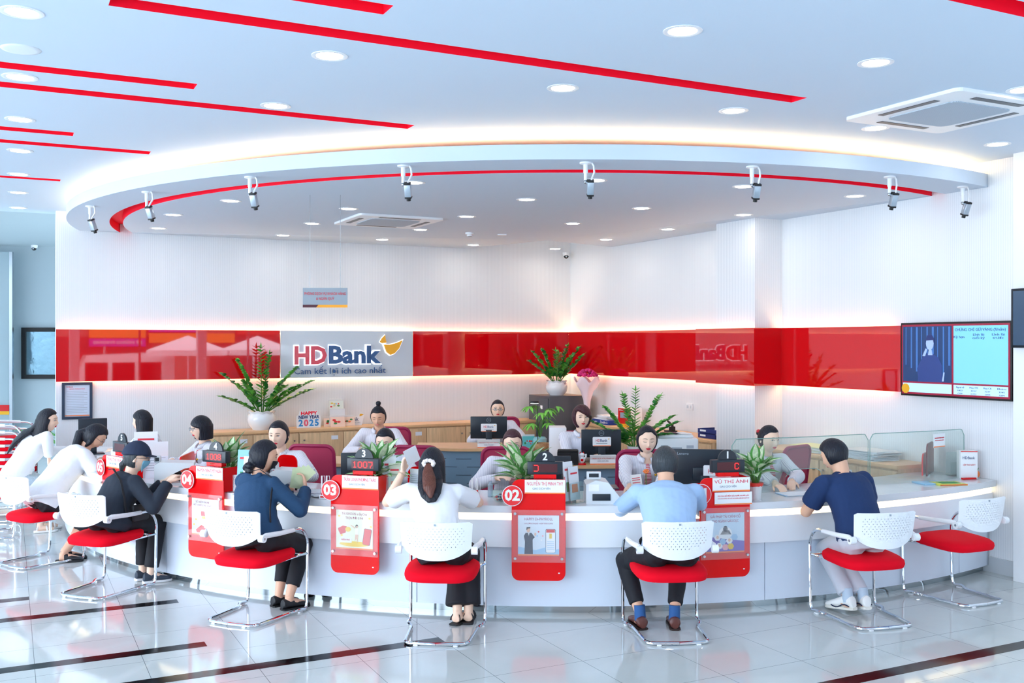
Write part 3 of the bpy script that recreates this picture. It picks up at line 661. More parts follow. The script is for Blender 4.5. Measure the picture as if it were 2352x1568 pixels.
M_seat = mat('red_seat_fabric', '#e60020', .8, spec=.15, bump=.05, nscale=400)
def fillet(pts, r=.05, n=5):
    pts = [Vector(p) for p in pts]; out = [pts[0]]
    for i in range(1, len(pts) - 1):
        a, b, c = pts[i - 1], pts[i], pts[i + 1]; d1 = (a - b); d2 = (c - b); k = min(r, d1.length * .45, d2.length * .45)
        p0 = b + d1.normalized() * k; p1 = b + d2.normalized() * k
        for j in range(n + 1): t = j / n; out.append(p0 * (1 - t) ** 2 + b * 2 * t * (1 - t) + p1 * t * t)
    out.append(pts[-1]); return out
def make_chair():
    r = empty('visitor_chair', (0, 0, 0), 0, 'x', 'chair')
    for s in (-1, 1):
        pts = [(s * .245, -.235, .625), (s * .262, -.05, .615), (s * .262, .20, .612), (s * .262, .275, .52), (s * .262, .262, .06), (s * .262, .245, .014), (s * .262, .16, .028), (s * .225, .10, .014), (s * .205, -.27, .014), (0, -.285, .014)]
        MB().tube(fillet(pts, .06), .0115, 10).obj('frame_tube', M_chrome, r)
        MB().tube(fillet([(s * .262, .262, .415), (s * .22, .21, .405), (s * .2, -.15, .395), (s * .14, -.2, .395)], .05), .009, 8).obj('seat_rail', M_chrome, r)
        ap = MB(); ap.tube([(s * .262, .10, .613), (s * .262, -.05, .617), (s * .25, -.20, .625), (s * .247, -.235, .618)], [.0155, .017, .019, .016], 10); ap.obj('arm_pad', M_plast, r)
        MB().cyl((s * .228, -.24, .61), (s * .268, -.24, .61), .026, n=18).obj('pivot', M_plast, r)
        MB().cyl((s * .268, -.24, .61), (s * .271, -.24, .61), .009, n=10).obj('pivot_bolt', M_steel, r)
        MB().box((s * .258, .19, .006), (.018, .045, .012), bev=.003).obj('glide', M_plast, r)
        MB().box((s * .13, -.285, .004), (.03, .016, .008), bev=.002).obj('glide', M_plast, r)
    MB().tube([(-.262, .262, .413), (.262, .262, .413)], .009, 8).obj('cross_rail', M_chrome, r)
    # seat pad: superellipse slab with crown
    n = 36; rings = []
    for k, (sc, z) in enumerate(((.86, .398), (.97, .402), (1.0, .425), (.985, .445), (.90, .462), (.6, .470), (.25, .472), (.02, .472))):
        ring = []
        for i in range(n):
            a = 2 * PI * i / n; c, s_ = math.cos(a), math.sin(a); e = .55
            x = .245 * sc * (abs(c) ** e) * (1 if c >= 0 else -1); y = .235 * sc * (abs(s_) ** e) * (1 if s_ >= 0 else -1)
            x *= (1.0 + .04 * y / .235); z_ = z - (.018 * max(0, -y / .235) ** 2 if False else 0) + (.012 * (y / .235) if True else 0)
            ring.append((x, y, z_))
        rings.append(ring)
    MB().rings(rings).obj('seat', M_seat, r, sharp=60)
    # backrest shell: curved sheet with thickness
    nx, nz = 24, 14; vs = []
    for side in (0, 1):
        for i in range(nz + 1):
            for j in range(nx + 1):
                t = j / nx * 2 - 1; v = i / nz; hw = .238 - .012 * (1 - v); x = t * hw
                zb = .548 + .075 * abs(t) ** 2.6; zt = .797 - .0 * t * t; 
                if abs(t) > .93: zt -= .012 * ((abs(t) - .93) / .07) ** 2
                z = zb + (zt - zb) * v
                y = -.285 + .055 * t * t - .02 * v + (.004 if side else -.004)
                vs.append((x, y, z))
    N = (nx + 1) * (nz + 1); fs = []
    for i in range(nz):
        for j in range(nx):
            q = [i * (nx + 1) + j, i * (nx + 1) + j + 1, (i + 1) * (nx + 1) + j + 1, (i + 1) * (nx + 1) + j]; fs.append(q); fs.append([x + N for x in q[::-1]])
    edge = [j for j in range(nx + 1)] + [i * (nx + 1) + nx for i in range(1, nz + 1)] + [nz * (nx + 1) + j for j in range(nx - 1, -1, -1)] + [i * (nx + 1) for i in range(nz - 1, 0, -1)]
    for k in range(len(edge)): a, b = edge[k], edge[(k + 1) % len(edge)]; fs.append([a, b, b + N, a + N])
    mb = MB(); mb.add(vs, fs, None, True); mb.obj('backrest', M_perf, r, sharp=50)
    MB().box((0, -.311, .782), (.012, .003, .012)).obj('back_badge', M_grey, r)
    return r
CH0 = make_chair(); chf = True
def chair(front, rear, label, group='white and red visitor chairs at the counter', z=0):
    global chf
    f_, r_ = P(front[0], front[1], 0), P(rear[0], rear[1], 0); d = f_ - r_; c = r_ + d.normalized() * .285
    rz = math.atan2(-d.x, d.y)
    o = CH0 if chf else copy_tree(CH0); chf = False
    o.location = (c.x, c.y, z); o.rotation_euler = (0, 0, rz); o['label'] = label; o['group'] = group; return (c, rz)
CHAIR = {}
CHAIR['E'] = chair((1025, 1436), (1000, 1484), 'white and red visitor chair under the ponytailed woman in a white tee')
CHAIR['F'] = chair((1520, 1433), (1560, 1482), 'white and red visitor chair under the man in a light blue shirt')
CHAIR['D'] = chair((633, 1394), (525, 1437), 'white and red visitor chair under the woman in a navy hoodie')
CHAIR['C'] = chair((285, 1342), (178, 1375), 'white and red visitor chair under the person in a dark cap')
CHAIR['B'] = chair((142, 1280), (20, 1304), 'white and red visitor chair under the woman in a loose white blouse')
CHAIR['A'] = chair((28, 1229), (-110, 1240), 'leftmost visitor chair, cut by the picture edge, under the long-haired woman')
CHAIR['G'] = chair((1933, 1397), (2040, 1446), 'white and red visitor chair under the man in a navy polo')
CHAIR['H'] = chair((2146, 1357), (2266, 1391), 'empty white and red visitor chair at the right end of the counter')
for k in range(7):
    o = copy_tree(CH0); o.location = (-5.62, 11.0, .0 + k * .074); o.rotation_euler = (0, 0, -1.40)
    o['label'] = 'visitor chair in the stack at far left, ' + ('lowest of the stack', 'second from the bottom', 'third from the bottom', 'fourth, middle of the stack', 'third from the top', 'second from the top', 'topmost of the stack')[k]
    o['group'] = 'stacked visitor chairs at the far left'
# ================================================================ office behind the counter
M_wood = mat('light_oak', '#e0bd92', .45, noise=.35, nscale=6)
nt = M_wood.node_tree
for n in nt.nodes:
    if n.type == 'TEX_NOISE':
        mp = nt.nodes.new('ShaderNodeMapping'); mp.inputs['Scale'].default_value = (6, 6, .6)
        tcn = [k for k in nt.nodes if k.type == 'TEX_COORD'][0]; nt.links.new(tcn.outputs['Object'], mp.inputs[0]); nt.links.new(mp.outputs[0], n.inputs['Vector'])
M_wtop = mat('oak_top', '#e6b988', .35, noise=.15, nscale=8)
CH = .86
def credenza(name, u0, u1, v0, v1, n, label, axis='u', dz=CH):
    """low wall cabinets: doors face the room"""
    L = abs(u1 - u0) if axis == 'u' else abs(v1 - v0); dep = abs(v1 - v0) if axis == 'u' else abs(u1 - u0)
    if axis == 'u': o = UV((u0 + u1) / 2, v0, 0); rz = AB; fwd = 1      # local -y is the room
    else: o = UV(u0, (v0 + v1) / 2, 0); rz = AR
    r = empty(name, o, rz, label, 'cabinet', 'low oak cabinets along the walls')
    MB().box((0, -dep / 2, (dz - .035) / 2), (L, dep - .02, dz - .035)).obj('body', M_wood, r)
    MB().box((0, -dep / 2 - .005, dz - .0175), (L + .01, dep + .02, .035), bev=.004).obj('top', M_wtop, r)
    w_ = L / n
    for k in range(n):
        x = -L / 2 + w_ * (k + .5)
        d = MB().box((x, -dep - .002, (dz - .06) / 2 + .02), (w_ - .008, .018, dz - .085), bev=.002).obj('door', M_wood, r)
        MB().cyl((x + (w_ / 2 - .06) * (1 if k % 2 else -1), -dep - .011, dz - .14), (x + (w_ / 2 - .06) * (1 if k % 2 else -1), -dep - .03, dz - .14), .011, n=10).obj('knob', M_steel, d)
        if k % 2 == 0: MB().box((x + w_ * .3, -dep - .0125, dz - .12), (.09, .002, .05)).obj('name_sticker', mat('sticker', '#dfe6f0', .6), d)
    return r
uc0 = onB(470, 980, .42)[0]; uc1 = onB(1238, 980, .42)[0]
n_cab = 4; Lc = (uc1 - uc0) / n_cab
for k in range(n_cab):
    credenza('low_cabinet', uc0 + k * Lc + .002, uc0 + (k + 1) * Lc - .002, .02, .44, 2, ['low oak cabinet behind the woman with glasses and bobbed hair', 'low oak cabinet under the potted plant and new year sign', 'low oak cabinet behind the woman with a top bun', 'low oak cabinet behind the dark computer monitor, next to the safe'][k])
vb = [.95, 1.95, 2.93, 3.90]
for k in range(3):
    credenza('low_cabinet', -.015, -.44, vb[k] + .002, vb[k + 1] - .002, 2, ['low oak cabinet in the right corner under the bouquet and blue boxes', 'low oak cabinet on the right wall behind the printer', 'low oak cabinet beside the column under the navy file trays'][k], 'v')
ve = onR(2061, 1066, -.44)[0]
credenza('low_cabinet', -.015, -.44, 4.62, (4.62 + ve) / 2, 2, 'low oak cabinet right of the column under a yellow paper pile', 'v')
credenza('low_cabinet', -.015, -.44, (4.62 + ve) / 2 + .004, ve, 2, 'low oak cabinet at the right end under a white paper pile', 'v')
# safe
M_safe = mat('safe_grey', '#4a4f57', .4)
s = empty('safe', UV(-.50, .52, 0), AR, 'tall dark grey steel safe in the room corner with a potted plant on top', 'safe')
MB().box((0, 0, .61), (.62, .62, 1.20), bev=.006).obj('body', M_safe, s)
d = MB().box((0, -.318, .62), (.56, .014, 1.12), bev=.003).obj('door', M_safe, s)
MB().box((.18, -.335, .85), (.03, .02, .12), bev=.004).obj('handle', M_blk, d)
MB().box((.1, -.327, 1.05), (.06, .004, .05)).obj('sticker', M_paper, d)
SAFE_TOP = 1.21
# curved staff desks: oak top on a slotted blue grey metal modesty front
M_bgrey = mat('blue_grey_metal', '#7c9cb4', .35)
def desk(loc, rz, w, dep, label, rx=.5, h=.78, cable=True):
    r = empty('staff_desk', loc, rz, label, 'desk', 'curved staff desks behind the counter')
    def outline(w_, d_, bulge, n=24):
        pts = [(w_ / 2 - .0, d_ / 2), (-w_ / 2, d_ / 2)]
        for k in range(n + 1):
            t = -1 + 2 * k / n; pts.append((w_ / 2 * t, -d_ / 2 + bulge * (t * t) ** 1.5 * 1.0))
        return pts
    o = outline(w, dep, dep * rx)
    m = MB(); m.prism([(x, -y) for x, y in [(a, b) for a, b in o]], h - .03, h, TR(rx=PI / 2) @ Matrix.Diagonal((1, 1, 1, 1)))
    m.obj('top', M_wtop, r)
    rings = []; n = 24
    for z in (0.06, h - .03):
        ring = []
        for k in range(n + 1):
            t = -1 + 2 * k / n; ring.append(((w / 2 - .06) * t, -dep / 2 + .06 + (dep * rx) * (t * t) ** 1.5, z))
        for k in range(n, -1, -1):
            t = -1 + 2 * k / n; ring.append(((w / 2 - .06) * t, -dep / 2 + .075 + (dep * rx) * (t * t) ** 1.5, z))
        rings.append(ring)
    MB().rings(rings, smooth=True).obj('modesty_panel', M_bgrey, r, sharp=40)
    for i, z in enumerate((.66, .57, .48, .39)):
        for j in range(3 if i % 2 else 4):
            t0 = -.82 + j * .46 + (.2 if i % 2 else 0); pts = []
            for q in range(5):
                t = t0 + .28 * q / 4
                pts.append(((w / 2 - .06) * t, -dep / 2 + .0585 + (dep * rx) * (t * t) ** 1.5, z))
            MB().tube(pts, .0035, 4, flat=.6).obj('slot', M_blk, r)
    for sx in (-1, 1): MB().box((sx * (w / 2 - .1), .12, (h - .03) / 2), (.03, dep * .5, h - .03)).obj('side_panel', M_bgrey, r)
    return r
p = D(1092, 787, 11.25); desk((p.x, 11.35, 0), .04, 1.35, .7, 'curved oak desk with blue slotted front before the woman at the far monitor', .55)
p = D(1385, 787, 9.75); DSK8 = desk((p.x - .05, 9.85, 0), .10, 1.1, .7, 'curved oak desk before the woman with short brown hair', .2)
p = D(850, 787, 9.9); desk((p.x, 9.95, 0), .0, 1.15, .65, 'curved oak desk before the woman with a top bun', .25)
# office chairs with crimson mesh backs
M_crim = mat('crimson_frame', '#a0104a', .5); M_mesh = mat('crimson_mesh', '#c23a5e', .8, noise=.3, nscale=500); M_cush = mat('crimson_cushion', '#8e1440', .8)
def office_chair_proto():
    r = empty('office_chair', (0, 0, 0), 0, 'x', 'office chair')
    MB().prism(rrect(.42, .45, .07, cz=.0), -.008, .008, TR((0, -.25, .775), rx=-.14)).obj('mesh_back', M_mesh, r)
    pts = [(x, 0, z) for x, z in rrect(.43, .46, .07)]
    mb = MB(); M_ = TR((0, -.25, .775), rx=-.14); mb.tube([M_ @ Vector(q) for q in pts], .018, 8, closed=True); mb.obj('back_frame', M_crim, r)
    mb = MB(); mb.box((0, 0, .47), (.48, .46, .07), bev=.03); mb.obj('seat', M_cush, r)
    mb = MB(); mb.tube([(0, -.1, .43), (0, -.28, .45), (0, -.29, .62)], .018, 8); mb.obj('back_support', M_blk, r)
    MB().cyl((0, 0, .44), (0, 0, .1), .025).obj('gas_lift', M_blk, r)
    for k in range(5):
        a = 2 * PI * k / 5 + .3; e = (.27 * math.cos(a), .27 * math.sin(a), .06)
        MB().tube([(0, 0, .11), e], [.022, .014], 8).obj('base_leg', M_blk, r); MB().cyl((e[0] - .012, e[1], .025), (e[0] + .012, e[1], .025), .025, n=12).obj('caster', M_blk, r)
    return r
OC0 = office_chair_proto(); ocf = True
def ochair(x, y, rz, label):
    global ocf
    o = OC0 if ocf else copy_tree(OC0); ocf = False
    o.location = (x, y, 0); o.rotation_euler = (0, 0, rz); o['label'] = label; o['group'] = 'crimson mesh office chairs'; return o
# electronics ------------------------------------------------------------
def monitor(loc, rz, w, h, label, sticker=None, brand=None, stand=.12, size=1.0, tilt=0.0):
    """back of the screen faces local -y"""
    r = empty('computer_monitor', loc, rz, label, 'monitor')
    z = stand + h / 2; M_ = TR((0, 0, z), rx=tilt)
    MB().box((0, 0, 0), (w, .022, h), M_, bev=.006).obj('back_shell', M_black, r)
    MB().box((0, .012, 0), (w - .02, .004, h - .02), M_).obj('screen', mat('screen_glow', '#9fc3e8', .2, emit=.6), r)
    MB().box((0, -.02, -.04), (w * .36, .03, h * .34), M_, bev=.008).obj('rear_bulge', M_black, r)
    MB().box((0, -.03, stand * .5 + .03), (.07, .018, stand + .14), bev=.004).obj('stand_neck', M_black, r)
    MB().box((0, 0, .006), (.22, .17, .012), bev=.004).obj('stand_base', M_black, r)
    if sticker:
        sx, sz, sw, sh = sticker; st = MB().prism(rrect(sw, sh, .012, cx=sx, cz=sz), -.0375, -.0355, M_).obj('logo_sticker', M_paper, r)
        text('HD', sh * .42, M_ @ TR((sx - sw * .22, -.0385, sz + sh * .1)), M_redink, st, wid=sw * .22, name='sticker_lettering'); text('Bank', sh * .42, M_ @ TR((sx + sw * .1, -.0385, sz + sh * .1)), M_blueink, st, wid=sw * .38, name='sticker_lettering')
        MB().box((sx, -.0385, sz - sh * .45), (sw * .94, .001, sh * .08), M_).obj('sticker_stripe', M_orange, st)
        MB().box((sx, -.0385, sz - sh * .2), (sw * .6, .001, sh * .06), M_).obj('sticker_line', M_grey, st)
        MB().prism([(sx + sw * .32, sz + sh * .3), (sx + sw * .42, sz + sh * .34), (sx + sw * .38, sz + sh * .2)], -.039, -.038, M_).obj('sticker_wing', M_yel, st)
    if brand:
        bt, bx, bz, bs, ring = brand
        text(bt, bs, M_ @ TR((bx, -.0125, bz)), M_grey, r, name='brand_lettering')
        if ring:
            pts = [(bx + .024 * math.cos(2 * PI * k / 24), -.0125, bz + .024 * math.sin(2 * PI * k / 24)) for k in range(24)]
            MB().tube([M_ @ Vector(q) for q in pts], .0018, 6, closed=True).obj('brand_ring', M_grey, r)
    return r
p = D(1122, 787, 11.15); monitor((p.x, 11.3, .78), .03, .415, .25, 'black monitor with a round badge in front of the far woman with glasses', (.0, .0, .18, .09), ('DELL', 0, .085, .014, True), stand=.085)
p = D(1381, 787, 9.72); monitor((p.x, 9.72, .78), .06, .39, .27, 'black monitor with a round badge before the woman with short brown hair', (.0, .02, .18, .09), ('DELL', 0, .10, .014, True), stand=.055)
a = onC(1620, 5.15); p = D(1622, 787, 7.72); monitor((p.x, p.y + .05, TOPZ), -.12, .53, .30, 'large black monitor behind stand 01 with a logo sticker', (.09, -.03, .21, .12), ('Lenovo', -.17, .115, .03, False), stand=.03)
p = D(1258, 787, 7.75); monitor((p.x - .03, p.y, TOPZ), .0, .42, .25, 'dark monitor partly hidden by stand 02 and its variegated plant', (.10, .05, .12, .07), None, stand=.03)
p = D(838, 787, 8.0); monitor((p.x, p.y, TOPZ), .15, .38, .26, 'dark monitor hidden by the 1007 display and its plant', None, None, stand=.02)
p = D(213, 787, 10.4); monitor((p.x, p.y, TOPZ), .5, .28, .22, 'small dark monitor at far left below the framed notice', None, None, stand=.15)
# money counting machines
M_mach = mat('machine_white', '#dfe6ea', .35)
def money_counter(loc, rz, label, s=1.0):
    r = empty('money_counter', loc, rz, label, 'banknote counter', 'banknote counting machines'); r.scale = (s,) * 3
    side = [(-.13, 0), (.13, 0), (.12, .05), (.03, .19), (-.06, .21), (-.13, .17)]
    MB().prism(side, -.13, .13, rotz(0)).obj('housing', M_mach, r)
    MB().box((-.02, -.134, .06), (.13, .006, .06), TR(), bev=.002).obj('tray_opening', M_black, r)
    MB().box((.07, 0, .13), (.08, .2, .008), TR((0, 0, 0), ry=0)).obj('hopper', M_black, r)
    MB().box((-.07, -.06, .245), (.105, .03, .07), bev=.006).obj('display_housing', M_mach, r); MB().box((-.07, -.0765, .248), (.07, .002, .034)).obj('display', M_black, r)
    MB().box((-.075, -.132, .145), (.075, .002, .06)).obj('note_card', M_paper, r)
    return r
p = D(1384, 787, 7.30); money_counter((p.x, p.y, TOPZ), 0, 'large white banknote counter between stands 02 and 01', 1.0).scale = (1, 1, .8)
def banknote_machine2(loc, rz, label):
    r = empty('money_counter', loc, rz, label, 'banknote counter', 'banknote counting machines')
    MB().prism([(-.14, 0), (-.02, 0), (-.01, .08), (.10, .13), (.17, .14), (.17, .17), (-.10, .185), (-.14, .16)], -.11, .11).obj('housing', M_mach, r)
    for q in (-.05, .04): MB().tube([(.02, q, .10), (.06, q, .06), (.05, q, .02)], [.018, .016, .008], 8).obj('feed_arm', M_blk, r)
    MB().box((-.12, -.02, .205), (.05, .09, .05), bev=.008).obj('display_housing', M_mach, r); MB().box((-.12, -.068, .205), (.03, .003, .03)).obj('display', M_black, r)
    MB().box((.06, 0, .158), (.10, .05, .004), TR()).obj('label_plate', M_grey, r)
    MB().box((.02, 0, .006), (.3, .22, .012)).obj('base', M_mach, r)
    return r
p = D(398, 787, 8.25); banknote_machine2((p.x, p.y, TOPZ), .25, 'white banknote counter left of stand 04')
p = D(668, 787, 7.75); banknote_machine2((p.x, p.y, TOPZ), 0, 'white banknote counter in front of the navy hoodie woman')
# printer on a small cabinet
p = D(1548, 787, 9.75)
cb = empty('printer_cabinet', (p.x + .05, 9.95, 0), -.05, 'low oak cabinet under the white printer', 'cabinet'); MB().box((0, 0, .39), (.5, .42, .78), bev=.004).obj('body', M_wood, cb); MB().box((0, -.215, .40), (.46, .012, .7)).obj('door', M_wood, cb)
pr = empty('printer', (p.x + .04, 9.95, .78), -.05, 'white office printer with grey vents behind the light blue shirt man', 'printer')
MB().box((0, 0, .12), (.42, .36, .22), bev=.012).obj('body', M_mach, pr); MB().box((0, .02, .245), (.34, .26, .03), bev=.008).obj('top_lid', M_mach, pr)
for x, z in ((-.12, .15), (.13, .15), (-.12, .07), (.13, .07)): MB().box((x, -.1815, z), (.07, .003, .03)).obj('vent', mat('vent_grey', '#a9b5c0', .6), pr)
MB().box((0.0, -.1815, .12), (.10, .003, .05)).obj('rear_plate', M_grey, pr); MB().box((-.06, .0, .265), (.16, .12, .02), TR(), bev=.006).obj('scanner_hood', M_black, pr); MB().box((.08, 0, .266), (.12, .2, .006), TR(rz=.3)).obj('paper_sheet', M_paper, pr)
# desk phone
p = D(1305, 787, 9.6); ph = empty('desk_phone', (p.x, 9.62, .78), -.1, 'black desk phone left of the near badge monitor', 'phone')
MB().prism([(-.09, 0), (.09, 0), (.09, .03), (.0, .12), (-.09, .12)], -.1, .1, TR(rz=PI / 2)).obj('base', M_blk, ph); MB().box((0, -.02, .135), (.2, .05, .035), TR(rx=.2), bev=.012).obj('handset', M_blk, ph)
MB().box((.05, .0, .01), (.02, .02, .02)).obj('cord_plug', M_blk, ph)
# name plates on the desks
def desk_plate(loc, rz, a, b, label, w=.25):
    r = empty('desk_name_plate', loc, rz, label, 'name plate')
    MB().box((0, 0, .048), (w, .004, .095), TR(rx=-.12)).obj('plate', M_paper, r); MB().box((0, .03, .046), (w, .003, .09), TR(rx=.5)).obj('prop', M_paper, r)
    text(a, .026, TR((0, -.0035, .065), rx=-.12), M_redink, r, wid=w * .86); text(b, .017, TR((0, -.0035, .036), rx=-.12), mat('grey_print', '#7d8b99', .6), r, wid=w * .42); MB().box((0, -.004, .008), (w, .002, .01)).obj('stripe', M_orange, r)
    return r
p = D(1386, 787, 9.5); desk_plate((p.x, 9.55, .78), .08, 'NGUYỄN THỊ HOA LÝ', 'KIỂM SOÁT VIÊN', 'white name plate on the desk under the near badge monitor')
p = D(1122, 787, 10.98); desk_plate((p.x, 11.06, .78), .03, 'NGUYỄN THỊ THÚY HẰNG', 'TRƯỞNG PHÒNG DVKH', 'white name plate on the far desk under the far badge monitor')
# lucky cat figurine
p = D(1337, 787, 9.52); lc = empty('cat_figurine', (p.x, 9.55, .78), 0, 'small white waving cat figurine on a red base left of the near name plate', 'figurine')
MB().box((0, 0, .008), (.075, .05, .016), bev=.003).obj('base', M_red, lc)
b = MB(); b.ell((0, 0, .05), (.028, .025, .038)); b.ell((0, -.003, .095), (.026, .023, .022)); b.obj('body', M_plast, lc)
for sx in (-1, 1): MB().lathe([(.009, .108), (.0001, .128)], 8, TR((sx * .016, 0, 0))).obj('ear', M_red, lc)
MB().tube([(.022, -.01, .06), (.038, -.015, .08), (.036, -.016, .105)], [.009, .009, .011], 8).obj('raised_paw', M_plast, lc); MB().box((0, -.026, .05), (.025, .006, .022)).obj('chest_plaque', M_red, lc)
# white tower case
p = D(1281, 787, 10.3); tw = MB().box((0, 0, .16), (.17, .3, .32), bev=.004).obj('file_box', M_plast, loc=(p.x, 10.35, .78 - .02)); tag(tw, 'plain white upright box behind the desk, left of the short-haired woman', 'box')
cbx = MB().box((0, 0, .38), (.4, .4, .76), bev=.004).obj('side_cabinet', M_wood, loc=(p.x, 10.4, 0)); tag(cbx, 'small oak side cabinet under the plain white box', 'cabinet')
# wall socket
v, z = onR(1585, 934, -.001); so_ = empty('wall_socket', UV(-.003, v, z), AR, 'white double socket plate on the right wall beside the column', 'socket')
MB().box((0, -.006, 0), (.13, .012, .085), bev=.003).obj('plate', M_plast, so_); MB().box((-.03, -.0125, 0), (.035, .002, .035)).obj('outlet', mat('socket_shade', '#cfd6dd', .5), so_); MB().box((.03, -.0125, 0), (.02, .002, .035)).obj('switch', MC['socket_shade'], so_)
# television with the rates board
tv0, tz1 = onR(2070, 744.5, -.12); tv1, _ = onR(2325, 740, -.12)
tvr = empty('television', UV(-.075, (tv0 + tv1) / 2, 1.80), AR, 'large wall television showing a singer and a gold rate table', 'television')
TW = tv1 - tv0; TH = .665
MB().box((0, -.025, 0), (TW, .05, TH), bev=.004).obj('bezel', M_blk, tvr)
M_tv = mat('tv_screen_blue', '#7ac4f0', .2, emit=.35, ecol='#7cc8f6'); M_tvd = mat('tv_stage', '#16325e', .2, emit=.30, ecol='#1c3f7c'); M_tvr = mat('tv_red', '#8e1030', .2, emit=.35)
M_tvt = mat('tv_text', '#1d2f6b', .4, emit=.1); M_tvl = mat('tv_light_blue', '#b4dcf6', .2, emit=.4); M_tvs = mat('tv_suit', '#243a78', .3, emit=.25, ecol='#2a4590'); M_tvf = mat('tv_face', '#93a9d0', .3, emit=.45); M_tvc = mat('tv_curtain', '#3c6cae', .3, emit=.3)
sc = MB().box((0, -.0515, 0), (TW - .03, .003, TH - .035)).obj('screen', M_tvr, tvr)
def tvq(x0, x1, z0, z1, m, y=-.054, name='screen_area'): return MB().box(((x0 + x1) / 2, y, (z0 + z1) / 2), (x1 - x0, .001, z1 - z0)).obj(name, m, sc)
L, R_ = -TW / 2 + .03, TW / 2 - .03; mid = L + (R_ - L) * .50
tvq(L, mid - .012, -.20, TH / 2 - .035, M_tvd); tvq(L, mid - .012, -TH / 2 + .035, -.215, M_tvl); tvq(mid + .008, R_, -.20, TH / 2 - .035, M_tv); tvq(mid + .008, R_, -TH / 2 + .035, -.215, M_tvl)
for k in range(9):
    x = L + .03 + k * .058; tvq(x, x + .008 + .006 * (k % 3), -.05 - .03 * (k % 4), TH / 2 - .04, M_tvc, -.055, 'stage_curtain')
cx = (L + mid) / 2 + .02
MB().prism([(cx - .12, -.2), (cx + .14, -.2), (cx + .14, -.05), (cx + .1, .02), (cx + .035, .055), (cx - .02, .055), (cx - .07, .02), (cx - .13, -.08), (cx - .12, -.15)], -.057, -.056).obj('screen_figure', M_tvs, sc)
MB().prism(circ(cx + .01, .145, .042, .06), -.058, -.057).obj('screen_face', M_tvf, sc); MB().prism([(cx - .03, .17), (cx - .02, .215), (cx + .03, .225), (cx + .06, .18), (cx + .055, .14), (cx + .045, .175)], -.059, -.058).obj('screen_hair', M_tvt, sc)
MB().prism([(cx - .01, .04), (cx + .04, .04), (cx + .03, .09), (cx - .0, .09)], -.0585, -.0575).obj('screen_neck', M_tvf, sc); MB().prism([(cx - .07, .03), (cx - .04, .03), (cx - .015, .09), (cx - .035, .1)], -.0595, -.0585).obj('screen_hand', M_tvf, sc)
MB().prism([(cx + .14, -.19), (cx + .16, -.19), (cx + .17, -.11), (cx + .155, -.11), (cx + .15, -.14)], -.0595, -.0585).obj('screen_hand', M_tvf, sc)
MB().prism(circ(L + .03, -.265, .045, .045, 10), -.0565, -.0555).obj('screen_flower', M_yel, sc)
def tvt(s_, x, z, size, w): text(s_, size, TR((x, -.0555, z)), M_tvt, sc, wid=w, name='screen_text')
mw = (R_ - mid); tvt('CHỨNG CHỈ GỬI VÀNG (%/năm)', mid + mw * .5, .262, .034, mw * .92); tvt('Kỳ hạn', mid + mw * .12, .20, .03, mw * .2); tvt('Lĩnh lãi\ncuối kỳ', mid + mw * .48, .205, .028, mw * .22); tvt('Lĩnh lãi\ntrước', mid + mw * .83, .205, .028, mw * .22)
for k, s_ in enumerate(('Ngoại tệ', 'Mua TM', 'Mua CK', 'Bán')): tvt(s_, mid + mw * (.14 + .25 * k), -.235, .02, mw * .15)
for k, s_ in enumerate(('HKD', '3227', '3237', '3345')): tvt(s_, mid + mw * (.14 + .25 * k), -.262, .017, mw * .1)
for k, s_ in enumerate(('GBP', '31731', '31970', '32894')): tvt(s_, mid + mw * (.14 + .25 * k), -.288, .017, mw * .1)
# television cut by the right picture edge
t2 = empty('television', UV(-.12, 7.62, 2.15), AR, 'dark television on the right pier, cut by the picture edge', 'television')
MB().box((.0, -.03, 0), (.36, .05, .48), bev=.004).obj('bezel', M_black, t2); MB().box((0, -.056, 0), (.32, .003, .44)).obj('screen', mat('dark_screen', '#22405e', .1), t2)
# framed notice on the back wall, framed panel at far left
def frame_on_B(px0, py0, px1, py1, v, label, bw=.03, m=None):
    u0, z1 = onB(px0, py0, v); u1, z0 = onB(px1, py1, v); z1b = onB(px1, py0 + 1, v)[1]
    c = UV((u0 + u1) / 2, v, (z0 + z1) / 2); r = empty('framed_notice', c, AB, label, 'framed notice'); w_, h_ = u1 - u0, z1 - z0
    for sx in (-1, 1): MB().box((sx * (w_ - bw) / 2, -.012, 0), (bw, .024, h_)).obj('frame_rail', m or mat('navy_frame', '#26384f', .4), r)
    for sz in (-1, 1): MB().box((0, -.012, sz * (h_ - bw) / 2), (w_ - 2 * bw, .024, bw)).obj('frame_rail', m or MC['navy_frame'], r)
    sh = MB().box((0, -.006, 0), (w_ - 2 * bw, .004, h_ - 2 * bw)).obj('sheet', mat('notice_sheet', '#cdd9ea', .4), r)
    return r, sh, w_, h_
r, sh, w_, h_ = frame_on_B(142, 878.5, 212, 961, .004, 'dark framed printed notice on the back wall below the red band')
text('HDBank', .022, TR((-w_ * .25, -.009, h_ * .38)), M_redink, sh); text('BẢNG THÔNG BÁO', .016, TR((0, -.009, h_ * .32)), M_redink, sh, wid=w_ * .5)
MB().box((0, -.009, -h_ / 2 + .042), (w_ - .064, .001, .012)).obj('sheet_stripe', M_orange, sh)
for k in range(14): MB().box((0 if k % 3 else -.02, -.0085, h_ * .26 - k * .0195), ((w_ - .11) * (1 if k % 3 else .85), .001, .004)).obj('print_line', M_grey, sh)
pa, pb = D(47, 752, 16.6), D(150, 870, 16.6)
r = empty('framed_picture', ((pa.x + pb.x) / 2, 16.68, (pa.z + pb.z) / 2), 0, 'black framed glossy panel on the far left recess wall', 'framed panel'); w_, h_ = pb.x - pa.x, pa.z - pb.z
for sx in (-1, 1): MB().box((sx * (w_ - .07) / 2, -.03, 0), (.07, .05, h_)).obj('frame_rail', M_blk, r)
